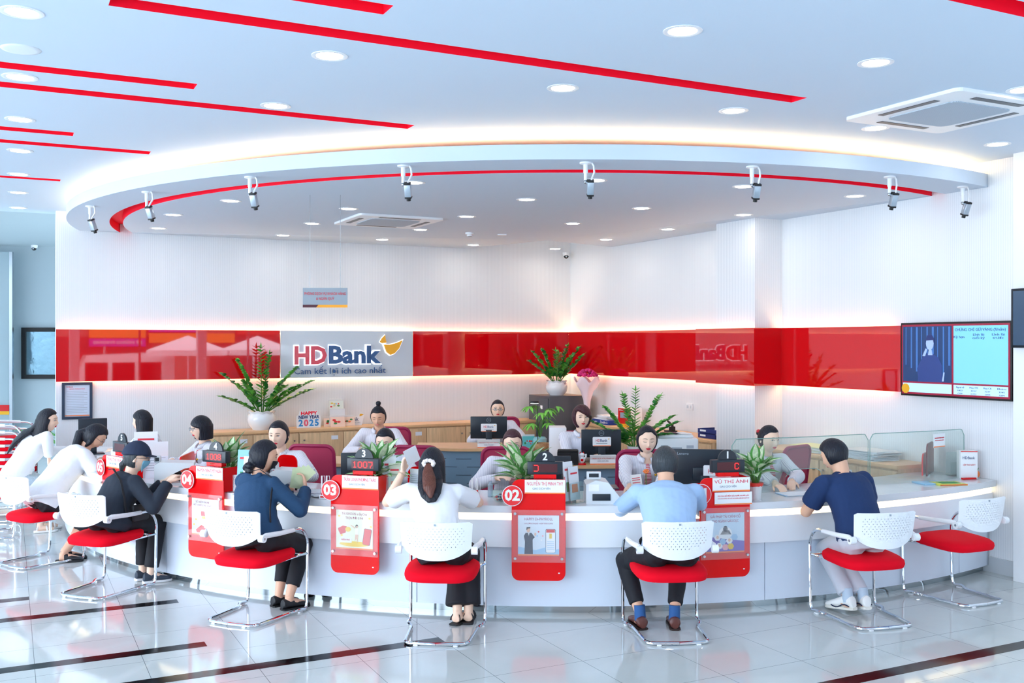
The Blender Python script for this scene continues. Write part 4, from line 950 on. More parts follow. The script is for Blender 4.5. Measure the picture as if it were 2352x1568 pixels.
for sz in (-1, 1): MB().box((0, -.03, sz * (h_ - .07) / 2), (w_ - .14, .05, .07)).obj('frame_rail', M_blk, r)
mp = mat('crinkled_film', '#8fb4c4', .08, metal=.7, bump=1.0, nscale=6); MB().box((0, -.012, 0), (w_ - .14, .01, h_ - .14)).obj('film', mp, r)
# red radial dividers on the counter and clear screens at the right
def divider(px, r0, r1, h, label, m=None, a=None, da=0):
    a = onC(px, (r0 + r1) / 2) if a is None else a; L_ = r1 - r0
    r = empty('counter_divider', CP(a, (r0 + r1) / 2, TOPZ), a + PI / 2 + da, label, 'divider')
    MB().prism(rrect(L_, h, .06, corners=(1, 1, 0, 0), cz=h / 2), -.006, .006).obj('panel', m or M_racr, r); MB().box((0, 0, .006), (L_ * .6, .03, .012)).obj('foot', M_steel, r); return r
d1 = divider(430, 4.98, 5.5, .20, 'red rounded divider on the counter left of stand 04', da=.75); divider(660, 5.0, 5.2, .24, 'red rounded divider between the banknote counter and the crimson chair', da=PI / 2 + .0)
divider(965, 5.05, 5.25, .2, 'red rounded divider behind the ponytailed woman', da=PI / 2); 
divider(2124, 4.98, 5.22, .19, 'small red rounded divider at the right end of the counter', da=1.9)
dd = divider(2136, 4.96, 5.3, .28, 'tall dark red translucent divider at the right end', glassy('dark_red_acrylic', '#b0243c', .35), da=1.9)
def glass_screen(a0, a1, R, h, label, cut=None, n=12, R1=None):
    r = empty('glass_screen', (0, 0, 0), 0, label, 'glass screen', 'clear glass screens on the counter'); mb = MB()
    def col(a, z0, z1, mb): 
        return [CP(a, R - .004, z0), CP(a, R + .004, z0), CP(a, R + .004, z1), CP(a, R - .004, z1)]
    rc = .05; rings = []; R0 = R
    for k in range(n * 3 + 1):
        t = k / (n * 3); R = R0 + ((R1 or R0) - R0) * t; a = a0 + (a1 - a0) * t; s_ = min(t, 1 - t) * (a1 - a0) * R
        z1 = TOPZ + h - (rc - math.sqrt(max(0, rc * rc - (rc - s_) ** 2)) if s_ < rc else 0)
        z0 = TOPZ + .002
        if cut and cut[0] < a < cut[1]:
            q = abs((a - (cut[0] + cut[1]) / 2) / ((cut[1] - cut[0]) / 2)); z0 = TOPZ + cut[2] * (1 - q ** 6)
        rings.append(col(a, z0, z1, mb))
    mb.rings(rings, smooth=False); mb.obj('pane', M_glass, r)
    top = [(q[2] + q[3]) / 2 for q in rings]; MB().tube([(q[1] + q[0]) / 2 for q in (rings[0],)] + top + [(rings[-1][0] + rings[-1][1]) / 2], .0035, 6).obj('polished_edge', M_glassedge, r)
    if cut: 
        lo = [(q[0] + q[1]) / 2 for q in rings if q[0].z > TOPZ + .01]
        if len(lo) > 1: MB().tube(lo, .003, 6).obj('polished_edge', M_glassedge, r)
    return r
aa = [onC(x, 5.27) for x in (1681, 1994, 1998)] + [onC(2214, 5.44)]
g1_ = glass_screen(aa[0], aa[1], 5.27, .42, 'clear glass counter screen before the rightmost cashier, with a hatch', (onC(1796, 5.27), onC(1898, 5.27), .17))
g2_ = glass_screen(aa[2], aa[3], 5.27, .42, 'clear glass counter screen at the right end with a small white notice', R1=5.44)
ap_ = onC(2156, 5.40); nt_ = MB().box((0, 0, 0), (.17, .002, .115)).obj('screen_notice', M_paper, g2_, loc=CP(ap_, 5.405, 1.13), rz=ap_); MB().box((0, -.002, -.052), (.168, .001, .008)).obj('notice_stripe', M_orange, nt_)
text('VUI LÒNG KIỂM ĐẾM TIỀN TRƯỚC KHI RỜI QUẦY', .012, TR((0, -.002, .02)), M_redink, nt_, wid=.14); text('NGÂN HÀNG KHÔNG GIẢI QUYẾT MỌI KHIẾU NẠI', .009, TR((0, -.002, .0)), M_redink, nt_, wid=.13)
# brochure holders
def brochure_holder(loc, rz, label, sheets, w=.22, h=.30, n=2):
    r = empty('brochure_holder', loc, rz, label, 'brochure holder', 'clear brochure holders')
    MB().box((0, .03, h / 2), (w, .004, h), TR(rx=-.1)).obj('back_plate', M_acr, r); MB().box((0, -.03, h * .3), (w, .003, h * .45), TR(rx=-.1)).obj('front_pocket', M_acr, r)
    for sx in (-1, 1): MB().box((sx * w / 2, 0, h * .28), (.003, .06, h * .5)).obj('side_wall', M_acr, r)
    MB().box((0, 0, .003), (w, .1, .006)).obj('base', M_acr, r)
    for i, (dx, col, tw_, th) in enumerate(sheets):
        b = MB().box((dx, .015 - .018 * i, .02 + th / 2), (tw_, .006, th), TR(rx=-.1)).obj('leaflet', mat('leaflet_' + col.strip('#'), col, .5), r)
        M_ = TR(rx=-.1); MB().box((dx, .010 - .018 * i, .02 + th * .8), (tw_ * .7, .001, th * .05), M_).obj('leaflet_heading', M_redink, b); MB().box((dx, .010 - .018 * i, .02 + th * .35), (tw_ * .6, .001, th * .25), M_).obj('leaflet_picture', M_orange if i % 2 else P_grn, b)
    return r
p = D(567, 787, 7.62); brochure_holder((p.x, 7.62, TOPZ), -.2, 'clear holder of blue and white leaflets right of stand 04', [(-.03, '#8cc4e8', .13, .32), (.02, '#f3f6f8', .11, .27), (.05, '#f7f0ea', .09, .22)], .2, .28)
p = D(898, 787, 7.3); brochure_holder((p.x, 7.35, TOPZ), .1, 'tall clear holder of white leaflets right of stand 03', [(-.02, '#eef3f6', .10, .30), (.02, '#e2ecd8', .09, .25)], .15, .33)
p = D(1318, 787, 7.2); brochure_holder((p.x, 7.22, TOPZ), .9, 'clear holder of white leaflets seen edge-on right of stand 02', [(-.02, '#f1f4f8', .12, .28), (.02, '#e8eef4', .12, .24)], .16, .28)
p = D(330, 787, 8.9); brochure_holder((p.x, 8.95, TOPZ), .3, 'clear holder with a white rate sheet behind stand 05', [(0, '#eef2f8', .2, .34)], .22, .3)
# desk calendar cards, papers, magazines
def card_stand(loc, rz, label, col, w, h, cat='desk calendar', art=None):
    r = empty('desk_calendar', loc, rz, label, cat)
    f = MB().box((0, 0, h / 2), (w, .003, h), TR(rx=-.2)).obj('front_card', mat('card_' + col.strip('#'), col, .5), r); MB().box((0, .08, h / 2), (w, .003, h), TR((0, .0, 0), rx=.25)).obj('rear_card', M_paper, r)
    if art: art(f, w, h)
    return r
def art_leaf(f, w, h):
    for k in range(9): MB().prism(circ(random.uniform(-.4, .4) * w, random.uniform(.25, .8) * h, w * random.uniform(.04, .1), h * random.uniform(.04, .1), 9), -.004, -.003, TR(rx=-.2)).obj('print_patch', random.choice([P_grn, P_yel, P_redp, P_lb]), f)
def art_sheet(f, w, h):
    for k in range(10): MB().box((0, -.003, h * (.85 - .07 * k)), (w * .8, .001, h * .015), TR(rx=-.2)).obj('print_line', M_grey, f)
p = D(1447, 787, 9.55); card_stand((p.x - .01, 9.52, .78), -.5, 'colourful leafy calendar right of the near badge monitor', '#e8f0dc', .16, .13, art=art_leaf)
p = D(1215, 787, 11.0); card_stand((p.x, 11.1, .78), .1, 'teal and yellow calendar at the right end of the far desk', '#5fc0c0', .14, .13, art=art_leaf)
p = D(953, 787, 7.5); card_stand((p.x, 7.45, TOPZ), -.5, 'white ruled sheet on a stand left of the ponytailed woman', '#e9eef6', .12, .2, art=art_sheet)
p = D(348, 787, 8.45); card_stand((p.x, 8.55, TOPZ), .35, 'tall white calendar sheet on a stand behind the masked person', '#e6ecf6', .2, .30, art=art_sheet)
def pile(loc, rz, label, n, w, d, col, th=.004, cat='paper pile', name='paper_pile', jit=.04):
    r = empty(name, loc, rz, label, cat); random.seed(int(loc[0] * 100) + n)
    for k in range(n): MB().box((random.uniform(-1, 1) * jit * .3, random.uniform(-1, 1) * jit * .3, th * (k + .5)), (w, d, th * .9), TR(rz=random.uniform(-1, 1) * jit * 2)).obj('sheet_bundle', mat('sheet_' + col.strip('#') + str(k % 2), col if k % 2 else '#e9eef5', .7), r)
    return r
p = D(745, 787, 7.55); pile((p.x, 7.6, TOPZ), .2, 'loose white papers on the counter left of stand 03', 6, .26, .19, '#dfe8f4', .005, jit=.12)
p = D(1818, 787, 7.75); pile((p.x, 7.62, TOPZ), .2, 'pale blue papers under the hands of the rightmost cashier', 3, .26, .18, '#a9cdee', .003)
v_, _ = onR(1905, 1040, -.2); pile(UV(-.22, onR(1880, 1045, -.22)[0], CH), AR, 'pile of papers with a yellow top sheet on the cabinet right of the column', 10, .46, .3, '#f0edb4', .006, jit=.06)
pile(UV(-.22, onR(2000, 1055, -.22)[0], CH), AR, 'tall pile of white papers on the cabinet at the right end', 14, .42, .3, '#dfe6ee', .006, jit=.07)
p = P(2138, 1110, TOPZ); mg = empty('magazine', (p.x, p.y, TOPZ), .25, 'light blue magazine lying at the right end of the counter', 'magazine', 'magazines at the right end'); MB().box((0, 0, .006), (.24, .17, .012), bev=.002).obj('pages', mat('mag_blue', '#9ccbe8', .3), mg)
p = P(2178, 1112, TOPZ); mg = empty('magazine', (p.x, p.y, TOPZ + .0), .12, 'yellow and green magazine lying nearest the counter edge at right', 'magazine', 'magazines at the right end'); MB().box((0, 0, .007), (.24, .17, .014), bev=.002).obj('pages', mat('mag_yellow', '#d9dc5a', .3), mg); MB().box((.0, .0, .0145), (.16, .1, .001)).obj('cover_picture', P_grn, mg); MB().box((0, -.0855, .007), (.235, .002, .006)).obj('spine_band', P_redp, mg)
# suggestion box
p = P(2222, 1100, TOPZ); sb_ = empty('suggestion_box', (p.x + .02, p.y + .05, TOPZ), -.1, 'white suggestion box with red lettering in the right corner of the counter', 'box')
MB().box((0, 0, .12), (.14, .1, .24), bev=.002).obj('body', M_paper, sb_); text('HDBank', .032, TR((-.005, -.0515, .18)), M_blueink, sb_, wid=.1); text('HỘP THƯ GÓP Ý', .018, TR((0, -.0515, .12)), M_redink, sb_, wid=.1)
MB().box((0, -.0515, .235), (.138, .002, .008)).obj('edge_stripe', M_red, sb_)
p = P(2238, 1096, TOPZ); pa_ = empty('pineapple_ornament', (p.x, p.y - .05, TOPZ), 0, 'tiny orange pineapple ornament in front of the suggestion box', 'ornament'); MB().ell((0, 0, .035), (.022, .022, .03)).obj('fruit', M_orange, pa_)
for k in range(6): MB().tube([(0, 0, .06), (.014 * math.cos(k), .014 * math.sin(k), .09)], [.005, .001], 5).obj('leaf', P_grn, pa_)
p = P(2222, 1098, TOPZ); rb = MB().box((0, 0, .008), (.13, .03, .016), bev=.003).obj('pen_tray', M_red, loc=(p.x - .02, p.y - .07, TOPZ), rz=.2); tag(rb, 'small red tray in front of the suggestion box', 'tray')
p = D(2190, 787, 8.75); ah = empty('acrylic_holder', (p.x, 8.72, TOPZ), .3, 'empty clear acrylic holder left of the suggestion box', 'holder'); MB().box((0, .03, .1), (.14, .004, .2)).obj('back_plate', M_acr, ah); MB().box((0, -.03, .06), (.14, .004, .12)).obj('front_pocket', M_acr, ah); MB().box((0, 0, .004), (.14, .07, .008)).obj('base', M_acr, ah)
# pens and candy bowl
def pen_stand(loc, label, n=2):
    r = empty('pen_stand', loc, 0, label, 'pen stand'); MB().box((0, 0, .015), (.07, .05, .03), bev=.004).obj('base', M_plast, r); MB().box((0, -.026, .016), (.05, .002, .012)).obj('base_label', M_red, r)
    for k in range(n):
        x = -.018 + .036 * k / max(1, n - 1); c = MB(); c.cyl((x, 0, .03), (x, .0, .17), .0065, n=10); pe = c.obj('pen', M_plast, r); MB().cyl((x, 0, .03), (x, 0, .08), .0072, n=10).obj('pen_grip', M_red, pe)
        MB().tube([(x, 0, .165), (x + .02, 0, .17), (x + .025, 0, .12), (x + .015, 0, .05)], .002, 5).obj('pen_cord', M_plast, r)
    return r
p = D(1090, 787, 7.25); pen_stand((p.x, 7.3, TOPZ), 'white pen stand with two corded pens right of the ponytailed woman')
p = D(755, 787, 7.6); pen_stand((p.x, 7.42, TOPZ), 'white pen stand with pens just left of stand 03')
p = D(1150, 787, 7.3); cbw = empty('candy_bowl', (p.x, 7.3, TOPZ), 0, 'faceted clear glass bowl of wrapped sweets left of stand 02', 'bowl')
MB().lathe([(.045, 0), (.075, .045), (.055, .085), (.052, .085), (.070, .045), (.042, .006), (.0001, .006)], 6, smooth=False).obj('glass', M_glass, cbw)
random.seed(3); cpro = None
for k in range(22):
    a_ = random.uniform(0, 6.28); rr_ = random.uniform(0, .042); c_ = (.0, .0, 0); z_ = TOPZ + .016 + (k // 8) * .016
    if k < 4:
        o = MB().ell((0, 0, 0), (.013, .007, .007), nu=8, nv=6).obj('wrapped_sweet', [M_red, M_yel, P_lb, M_blueink][k])
        tag(o, ['red', 'yellow', 'light blue', 'dark blue'][k] + ' wrapped sweets in the clear glass bowl', 'sweet', ['red', 'yellow', 'light blue', 'dark blue'][k] + ' sweets in the bowl'); cpro = (cpro or []) + [o]
    else: o = cpro[k % 4].copy(); COL.objects.link(o)
    o.location = (p.x + rr_ * math.cos(a_), 7.3 + rr_ * math.sin(a_), z_); o.rotation_euler = (random.uniform(-.5, .5), 0, random.uniform(0, 3))
p = D(1124, 787, 7.6); hb = MB().lathe([(.0001, 0), (.02, 0), (.02, .09), (.012, .1), (.012, .12), (.0001, .12)], 14).obj('hand_gel_bottle', glassy('gel', '#d8e6f0', .4), loc=(p.x + .01, 7.5, TOPZ)); tag(hb, 'small clear gel bottle left of the candy bowl', 'bottle')
# new year sign and cards on the back cabinet
def onCred(px, py): u, z = onB(px, py, .25); return u
u = onB(709, 985, .25)[0]; ny = empty('new_year_sign', UV(u, .25, CH), AB, 'colourful cut-out HAPPY NEW YEAR 2025 sign on the oak cabinet', 'sign')
MB().prism([(-.155, 0), (.155, 0), (.16, .1), (.15, .15), (.12, .17), (.12, .215), (-.12, .215), (-.13, .17), (-.16, .15), (-.16, .08)], -.004, .004).obj('cutout', M_paper, ny)
text('HAPPY', .06, TR((0, -.006, .185)), M_redp, ny, wid=.21, off=.002); text('NEW YEAR', .06, TR((0, -.006, .135)), M_blueink, ny, wid=.27, off=.002)
for k, (c_, m_) in enumerate((('2', mat('sky_ink', '#2f93dc', .5)), ('0', mat('pink_ink', '#f2607a', .5)), ('2', MC['sky_ink']), ('5', MC['sky_ink']))): text(c_, .115, TR((-.105 + .07 * k, -.006, .058)), m_, ny, off=.004, name='numeral')
for px, w_, h_, z0_, lab, c_ in ((757, .15, .11, 0, 'small orange patterned calendar beside the new year sign', '#f8dcc8'), (776, .19, .13, 0, 'orange patterned calendar in the middle of the cabinet row', '#fbd9c4'), (803, .15, .12, 0, 'orange patterned calendar at the right of the cabinet row', '#fae0cc')):
    card_stand(UV(onB(px, 985, .3 if px == 776 else .22)[0], .3 if px == 776 else .22, CH), AB, lab, c_, w_, h_, art=lambda f, w, h: [MB().prism(circ(random.uniform(-.3, .3) * w, random.uniform(.2, .7) * h, w * .13, h * .1, 9), -.004, -.003, TR(rx=-.2)).obj('print_patch', random.choice([M_orange, P_grn, P_redp]), f) for _ in range(4)])
sbk = MB().box((0, .03, .11), (.2, .02, .22)).obj('calendar_box', M_plast, loc=UV(onB(776, 985, .13)[0], .13, CH), rz=AB); tag(sbk, 'plain white box behind the orange calendar propping a leafy one', 'box')
u_ = UV(onB(774, 985, .13)[0], .17, CH + .115); card_stand(UV(onB(774, 985, .13)[0], .115, CH + .22), AB, 'white leafy calendar raised above the orange ones', '#eef3e6', .19, .11, art=art_leaf)
u = onB(822, 985, .2)[0]; ls = empty('logo_cutout', UV(u, .17, CH), AB, 'white logo cut-out with a yellow wing left of the bun-haired woman', 'sign'); MB().prism([(-.09, 0), (.06, 0), (.10, .14), (.05, .17), (.01, .12), (-.09, .11)], -.004, .004).obj('cutout', M_paper, ls); text('nk', .075, TR((-.02, -.006, .08)), M_blueink, ls); text('VŨNG TÀU', .02, TR((-.02, -.006, .035)), M_grey, ls, wid=.12)
MB().prism([(.03, .115), (.09, .14), (.06, .15), (.035, .15)], -.007, -.006).obj('wing', M_yel, ls)
# boxes and files on the right wall cabinet
def onRp(px, u): return onR(px, 900, u)[0]
bx_ = empty('paper_carton', UV(-.25, onRp(1378, -.4) - .0, CH), AR, 'blue copy-paper carton lying under white papers on the right wall cabinet', 'box'); MB().box((0, 0, .03), (.42, .3, .06), bev=.003).obj('carton', mat('royal_blue', '#1c3f9c', .45), bx_); text('Double A', .05, TR((.1, -.152, .03)), M_paper, bx_, wid=.18); text('Double A', .03, TR((-.12, -.152, .03)), M_paper, bx_, wid=.1)
pile(UV(-.25, onRp(1378, -.4), CH + .06), AR, 'untidy white papers on top of the blue copy-paper carton', 9, .3, .22, '#eef2f7', .006, jit=.12)
rw = empty('gift_carton', UV(-.25, onRp(1425, -.4), CH), AR + .15, 'red and white carton on the cabinet left of the bushy potted plant', 'box'); MB().box((0, 0, .12), (.24, .2, .24), bev=.002).obj('carton', M_paper, rw); MB().box((-.0, -.1015, .14), (.238, .003, .2)).obj('red_face', M_red, rw)
MB().box((0, -.1035, .02), (.238, .002, .04)).obj('yellow_band', M_yel, rw); MB().box((0, -.1045, .15), (.15, .002, .07)).obj('picture', M_grey, rw); text('HDBank', .022, TR((-.06, -.105, .215)), M_paper, rw)
hp = empty('hole_punch', UV(-.25, onRp(1525, -.35), CH), AR, 'large black hole punch on the right wall cabinet', 'hole punch'); MB().box((0, 0, .01), (.14, .1, .02), bev=.003).obj('base', M_blk, hp); MB().tube([(.05, 0, .02), (.03, 0, .09), (-.06, 0, .13)], [.018, .016, .012], 8).obj('lever', M_blk, hp); MB().box((.03, 0, .04), (.05, .06, .06)).obj('press', M_blk, hp)
M_navy = mat('navy_tray', '#1a2f78', .4)
for k in range(2):
    tr_ = empty('file_tray', UV(-.24, onRp(1624, -.36) + .0, CH + .055 * k), AR + .05 * k, ('lower' if k == 0 else 'upper') + ' navy file tray stacked beside the column', 'file tray', 'navy file trays'); MB().box((0, 0, .003), (.32, .25, .006)).obj('bottom', M_navy, tr_)
    for sx in (-1, 1): MB().box((sx * .158, 0, .025), (.004, .25, .05)).obj('side', M_navy, tr_)
    MB().box((0, -.123, .025), (.32, .004, .05)).obj('front', M_navy, tr_); MB().box((-.07, -.1265, .03), (.1, .002, .02)).obj('label_strip', M_paper, tr_)
# lamp on stand and basket beside the far potted plant
p = D(1240, 787, 10.9); bk = empty('wicker_basket', (p.x + .03, 10.95, .78), 0, 'round woven basket at the right end of the far desk', 'basket'); MB().lathe([(.0001, 0), (.08, 0), (.09, .04), (.085, .07), (.078, .07), (.08, .01), (.0001, .01)], 20).obj('weave', mat('wicker', '#c79a6a', .7, noise=.6, nscale=90), bk)
# ================================================================ plants
M_leaf = mat('zz_leaf', '#62bd45', .32, noise=.5, nscale=9); M_leafd = mat('zz_leaf_dark', '#2f8a3c', .3, noise=.4, nscale=9); M_stem = mat('stem_green', '#4f8a3a', .5); M_soil = mat('soil', '#4a3b2e', .9)
M_agl = mat('aglaonema_pale', '#e2f2cc', .4, noise=.5, nscale=50); M_age = mat('aglaonema_edge', '#5fa552', .4, noise=.3, nscale=40); M_pot = mat('white_ceramic', '#eef1f4', .12, coat=.5)
def leaf(mb, base, d, L, W, droop=.3, n=6, edge=None, fold=.25, side=None, roll=0.0):
    base = Vector(base); d = Vector(d).normalized(); up = Vector((0, 0, 1)); s = d.cross(up)
    if s.length < 1e-3: s = Vector((1, 0, 0))
    s.normalize(); nrm = s.cross(d).normalized()
    if roll: q = Matrix.Rotation(roll, 3, d); s = q @ s; nrm = q @ nrm
    rows = []; p = base.copy(); dd = d.copy()
    for i in range(n + 1):
        t = i / n; w_ = W * (math.sin(PI * min(1, t ** .75 * 1.0)) * .5 + .02 * (1 - t)) ; w_ = max(w_, .0008)
        c = p.copy(); r = [c - s * w_ + nrm * w_ * fold, c - s * w_ * .55 + nrm * w_ * fold * .4, c, c + s * w_ * .55 + nrm * w_ * fold * .4, c + s * w_ + nrm * w_ * fold]
        rows.append(r); dd = (dd - Vector((0, 0, 1)) * droop / n).normalized(); p = p + dd * L / n; nrm = s.cross(dd).normalized()
    vs = [v for r in rows for v in r]; m0 = mb.m
    for col in range(4):
        fs = [(i * 5 + col, i * 5 + col + 1, (i + 1) * 5 + col + 1, (i + 1) * 5 + col) for i in range(n)]
        mb.m = (edge if edge is not None and col in (0, 3) else m0)
        used = {}; vv = []; ff = []
        for f in fs:
            g = []
            for k in f:
                if k not in used: used[k] = len(vv); vv.append(vs[k])
                g.append(used[k])
            ff.append(g)
        mb.add(vv, ff, None, True)
    mb.m = m0
def zz_plant(loc, label, pot='bowl', s=1.0, seed=1, stems=None, spread=1.0, rz=0):
    random.seed(seed); r = empty('potted_plant', loc, rz, label, 'potted plant'); r.scale = (s,) * 3
    if pot == 'bowl':
        MB().lathe([(.0001, 0), (.10, 0), (.105, .012), (.14, .05), (.155, .11), (.145, .16), (.128, .178), (.145, .20), (.15, .205), (.138, .2), (.122, .178), (.125, .15), (.0001, .15)], 40, wave=lambda i, a: (.007 * math.cos(a * 9) if 6 <= i <= 9 else 0)).obj('pot', M_pot, r, sharp=60)
        MB().lathe([(.0001, .165), (.128, .165)], 24).obj('soil', M_soil, r); z0 = .165
    else:
        MB().lathe([(.0001, 0), (.055, 0), (.075, .14), (.080, .15), (.07, .15), (.0001, .13)], 24).obj('pot', M_pot, r); MB().lathe([(.0001, .135), (.066, .135)], 20).obj('soil', M_soil, r); z0 = .135
    st = MB(); lf = MB()
    for (az, tilt, L, curve) in stems:
        a = math.radians(az); h = Vector((math.cos(a), math.sin(a) * (.25 if pot == 'bowl' and math.sin(a) > 0 else .9), 0)); p = Vector((h.x * .03, h.y * .03, z0)); d = (h * math.sin(tilt) + Vector((0, 0, 1)) * math.cos(tilt)).normalized()
        n = 20; pts = [p.copy()]
        for i in range(n):
            d = (d + (h * curve - Vector((0, 0, 1)) * curve * .5) / n).normalized(); p = p + d * L / n; pts.append(p.copy())
            if i >= 3:
                sd = d.cross(Vector((0, 0, 1)))
                if sd.length < .1: sd = Vector((math.sin(a), -math.cos(a), 0))
                sd.normalize(); nn = sd.cross(d)
                for q in (-1, 1):
                    if spread and random.random() < .95:
                        lf.m = random.choice((0, 0, 1)); ld = (sd * q * .9 + d * .75 + nn * random.uniform(-.1, .45))
                        leaf(lf, p, ld, .082 * (1.12 - .45 * i / n) * random.uniform(.9, 1.2), .05, .15, 4, roll=random.uniform(-.3, .3))
        lf.m = 0; leaf(lf, p, d, .07, .018, .1, 4)
        st.tube(pts, [.008 - .0055 * k / n for k in range(n + 1)], 6)
    st.obj('stems', M_stem, r); lf.obj('foliage', [M_leaf, M_leafd], r, sharp=0); return r
u = onB(601, 985, .25)[0]
zz_plant(UV(u, .25, CH), 'tall feathery potted plant in a scalloped white bowl on the oak cabinet at left', s=1.15, seed=4, stems=[(200, .95, .5, .4), (185, .45, .6, .5), (150, .25, .62, .3), (90, .10, .72, .1), (60, .12, .66, .2), (10, .35, .62, .5), (350, .75, .62, .4), (0, .95, .6, .35), (230, .5, .45, .5), (300, .5, .45, .6), (120, .5, .4, .5), (340, .5, .5, .7)], rz=AB)
zz_plant(UV(-.55, .56, SAFE_TOP), 'potted plant in a scalloped white bowl standing on the dark safe', s=1.0, seed=9, stems=[(180, .8, .5, .2), (170, .55, .55, .2), (140, .35, .5, .2), (90, .15, .45, .1), (40, .3, .55, .2), (10, .5, .6, .2), (350, .7, .55, .1), (250, .3, .45, .2), (300, .4, .42, .2)], rz=AB)
p = D(1462, 787, 9.75)
zz_plant((p.x, 9.92, .78), 'bushy potted plant in a white pot beside the near badge monitor', 'tall', .95, 12, [(175, .85, .5, .3), (160, .45, .5, .3), (120, .2, .55, .2), (80, .15, .6, .2), (30, .35, .6, .3), (5, .6, .5, .5), (350, .8, .5, .4), (220, .7, .35, .6), (200, .9, .35, .9), (300, .6, .4, .7), (330, .7, .4, 1.0), (260, .5, .4, .5)])
def aglaonema(loc, label, s=1.0, seed=1, pot='glass', n=36, rz=0):
    random.seed(seed); r = empty('potted_plant', loc, rz, label, 'potted plant'); r.scale = (s,) * 3; z0 = .12
    if pot == 'glass': MB().lathe([(.0001, 0), (.045, 0), (.05, .12), (.047, .12), (.042, .006), (.0001, .006)], 20).obj('pot', M_glass, r); MB().lathe([(.0001, .008), (.04, .008), (.044, .07), (.0001, .07)], 16).obj('water', glassy('water', '#cfe6df', .25), r); z0 = .06
    else:
        MB().lathe([(.0001, 0), (.055, 0), (.058, .01), (.0001, .01)], 24).obj('saucer', M_pot, r)
        MB().lathe([(.0001, .01), (.045, .01), (.062, .145), (.068, .15), (.062, .15), (.0001, .135)], 32).obj('pot', stripes('ribbed_pot', '#eef1f2', '#d2d8da', .012, .3, 'X', .4), r)
        MB().lathe([(.0635, .128), (.0695, .15), (.0695, .156), (.061, .156)], 24, wave=lambda i, a: (.006 * math.cos(a * 11) if i == 0 else 0)).obj('pot_rim', mat('coral_red', '#f0453a', .4), r)
    st = MB(); lf = MB()
    for k in range(n):
        a = k * 2.399 + random.uniform(-.3, .3); t = k / n; h = Vector((math.cos(a), math.sin(a), 0)); el = .25 + 1.05 * (1 - t) ** .8 * random.uniform(.8, 1.1)
        d = h * math.sin(el) + Vector((0, 0, 1)) * math.cos(el); b = Vector((h.x * .015, h.y * .015, z0)); e = b + (h * .35 * math.sin(el) + Vector((0, 0, 1))) * random.uniform(.10, .17) * (.75 + .7 * t)
        st.tube([b, e], [.005, .0035], 5); leaf(lf, e, d, random.uniform(.15, .21), random.uniform(.08, .105), .6, 7, edge=1, fold=.3, roll=random.uniform(-.3, .3))
    st.obj('stems', M_stem, r); lf.obj('foliage', [M_agl, M_age], r, sharp=0); return r
a = STAND['04'][1]; aglaonema(CP(onC(523, 5.50), 5.50, TOPZ + .0), 'pale variegated potted plant behind the fourth stand, left of the blue leaflets', .98, 3)
aglaonema(CP(onC(866, 5.50), 5.5, TOPZ), 'pale variegated potted plant behind the third stand, before the bun-haired woman', 1.02, 5)
aglaonema(CP(onC(1200, 5.50), 5.5, TOPZ), 'pale variegated potted plant behind the second stand, hiding a cashier in glasses', 1.02, 8)
aglaonema(CP(onC(1738, 5.60), 5.58, TOPZ), 'pale variegated plant in a ribbed white pot with a coral rim right of stand 01', .84, 11, 'ribbed', 30)
# small leafy plant and lamp at the far desk
p = D(1235, 787, 10.9); sp_ = empty('potted_plant', (p.x + .03, 11.12, .78), 0, 'light green drooping plant in a teal and white pot by the small black lamp', 'potted plant')
MB().lathe([(.0001, 0), (.05, 0), (.075, .05), (.078, .10), (.06, .12), (.055, .11), (.0001, .1)], 24).obj('pot', mat('teal_glaze', '#9fd0d6', .2), sp_)
random.seed(6); st = MB(); lf = MB(); lf.m = 0
for k in range(13):
    a = k * 2.4; h = Vector((math.cos(a), math.sin(a), 0)); H_ = random.uniform(.15, .42); top = Vector((h.x * random.uniform(.05, .22), h.y * .08, .1 + H_)); st.tube([(0, 0, .1), (top.x * .4, top.y * .4, .1 + H_ * .7), top], [.004, .003, .002], 5)
    for q in range(5): b = a + (q - 2) * .7; leaf(lf, top, (math.cos(b), math.sin(b), -.15), random.uniform(.11, .15), .035, .8, 5)
st.obj('stems', M_stem, sp_); lf.obj('foliage', mat('lime_leaf', '#7cc84e', .4, noise=.3, nscale=20), sp_, sharp=0)
lm = empty('desk_lamp', (p.x - .0, 10.88, .85), 0, 'small black disc lamp on a thin pole over the drooping plant', 'lamp'); MB().cyl((0, 0, 0), (0, 0, .44), .004, n=8).obj('pole', M_blk, lm); MB().tube([(0, 0, .44), (-.03, 0, .455)], .004, 6).obj('arm', M_blk, lm)
MB().lathe([(.0001, .465), (.045, .465), (.05, .455), (.05, .44), (.0001, .44)], 20, TR((-.035, 0, 0))).obj('lamp_head', M_blk, lm); MB().lathe([(.0001, .4395), (.044, .4395), (.044, .438), (.0001, .438)], 20, TR((-.035, 0, 0))).obj('light_disc', mat('grow_light', '#ffffff', emit=9, ecol='#f0fff0'), lm)
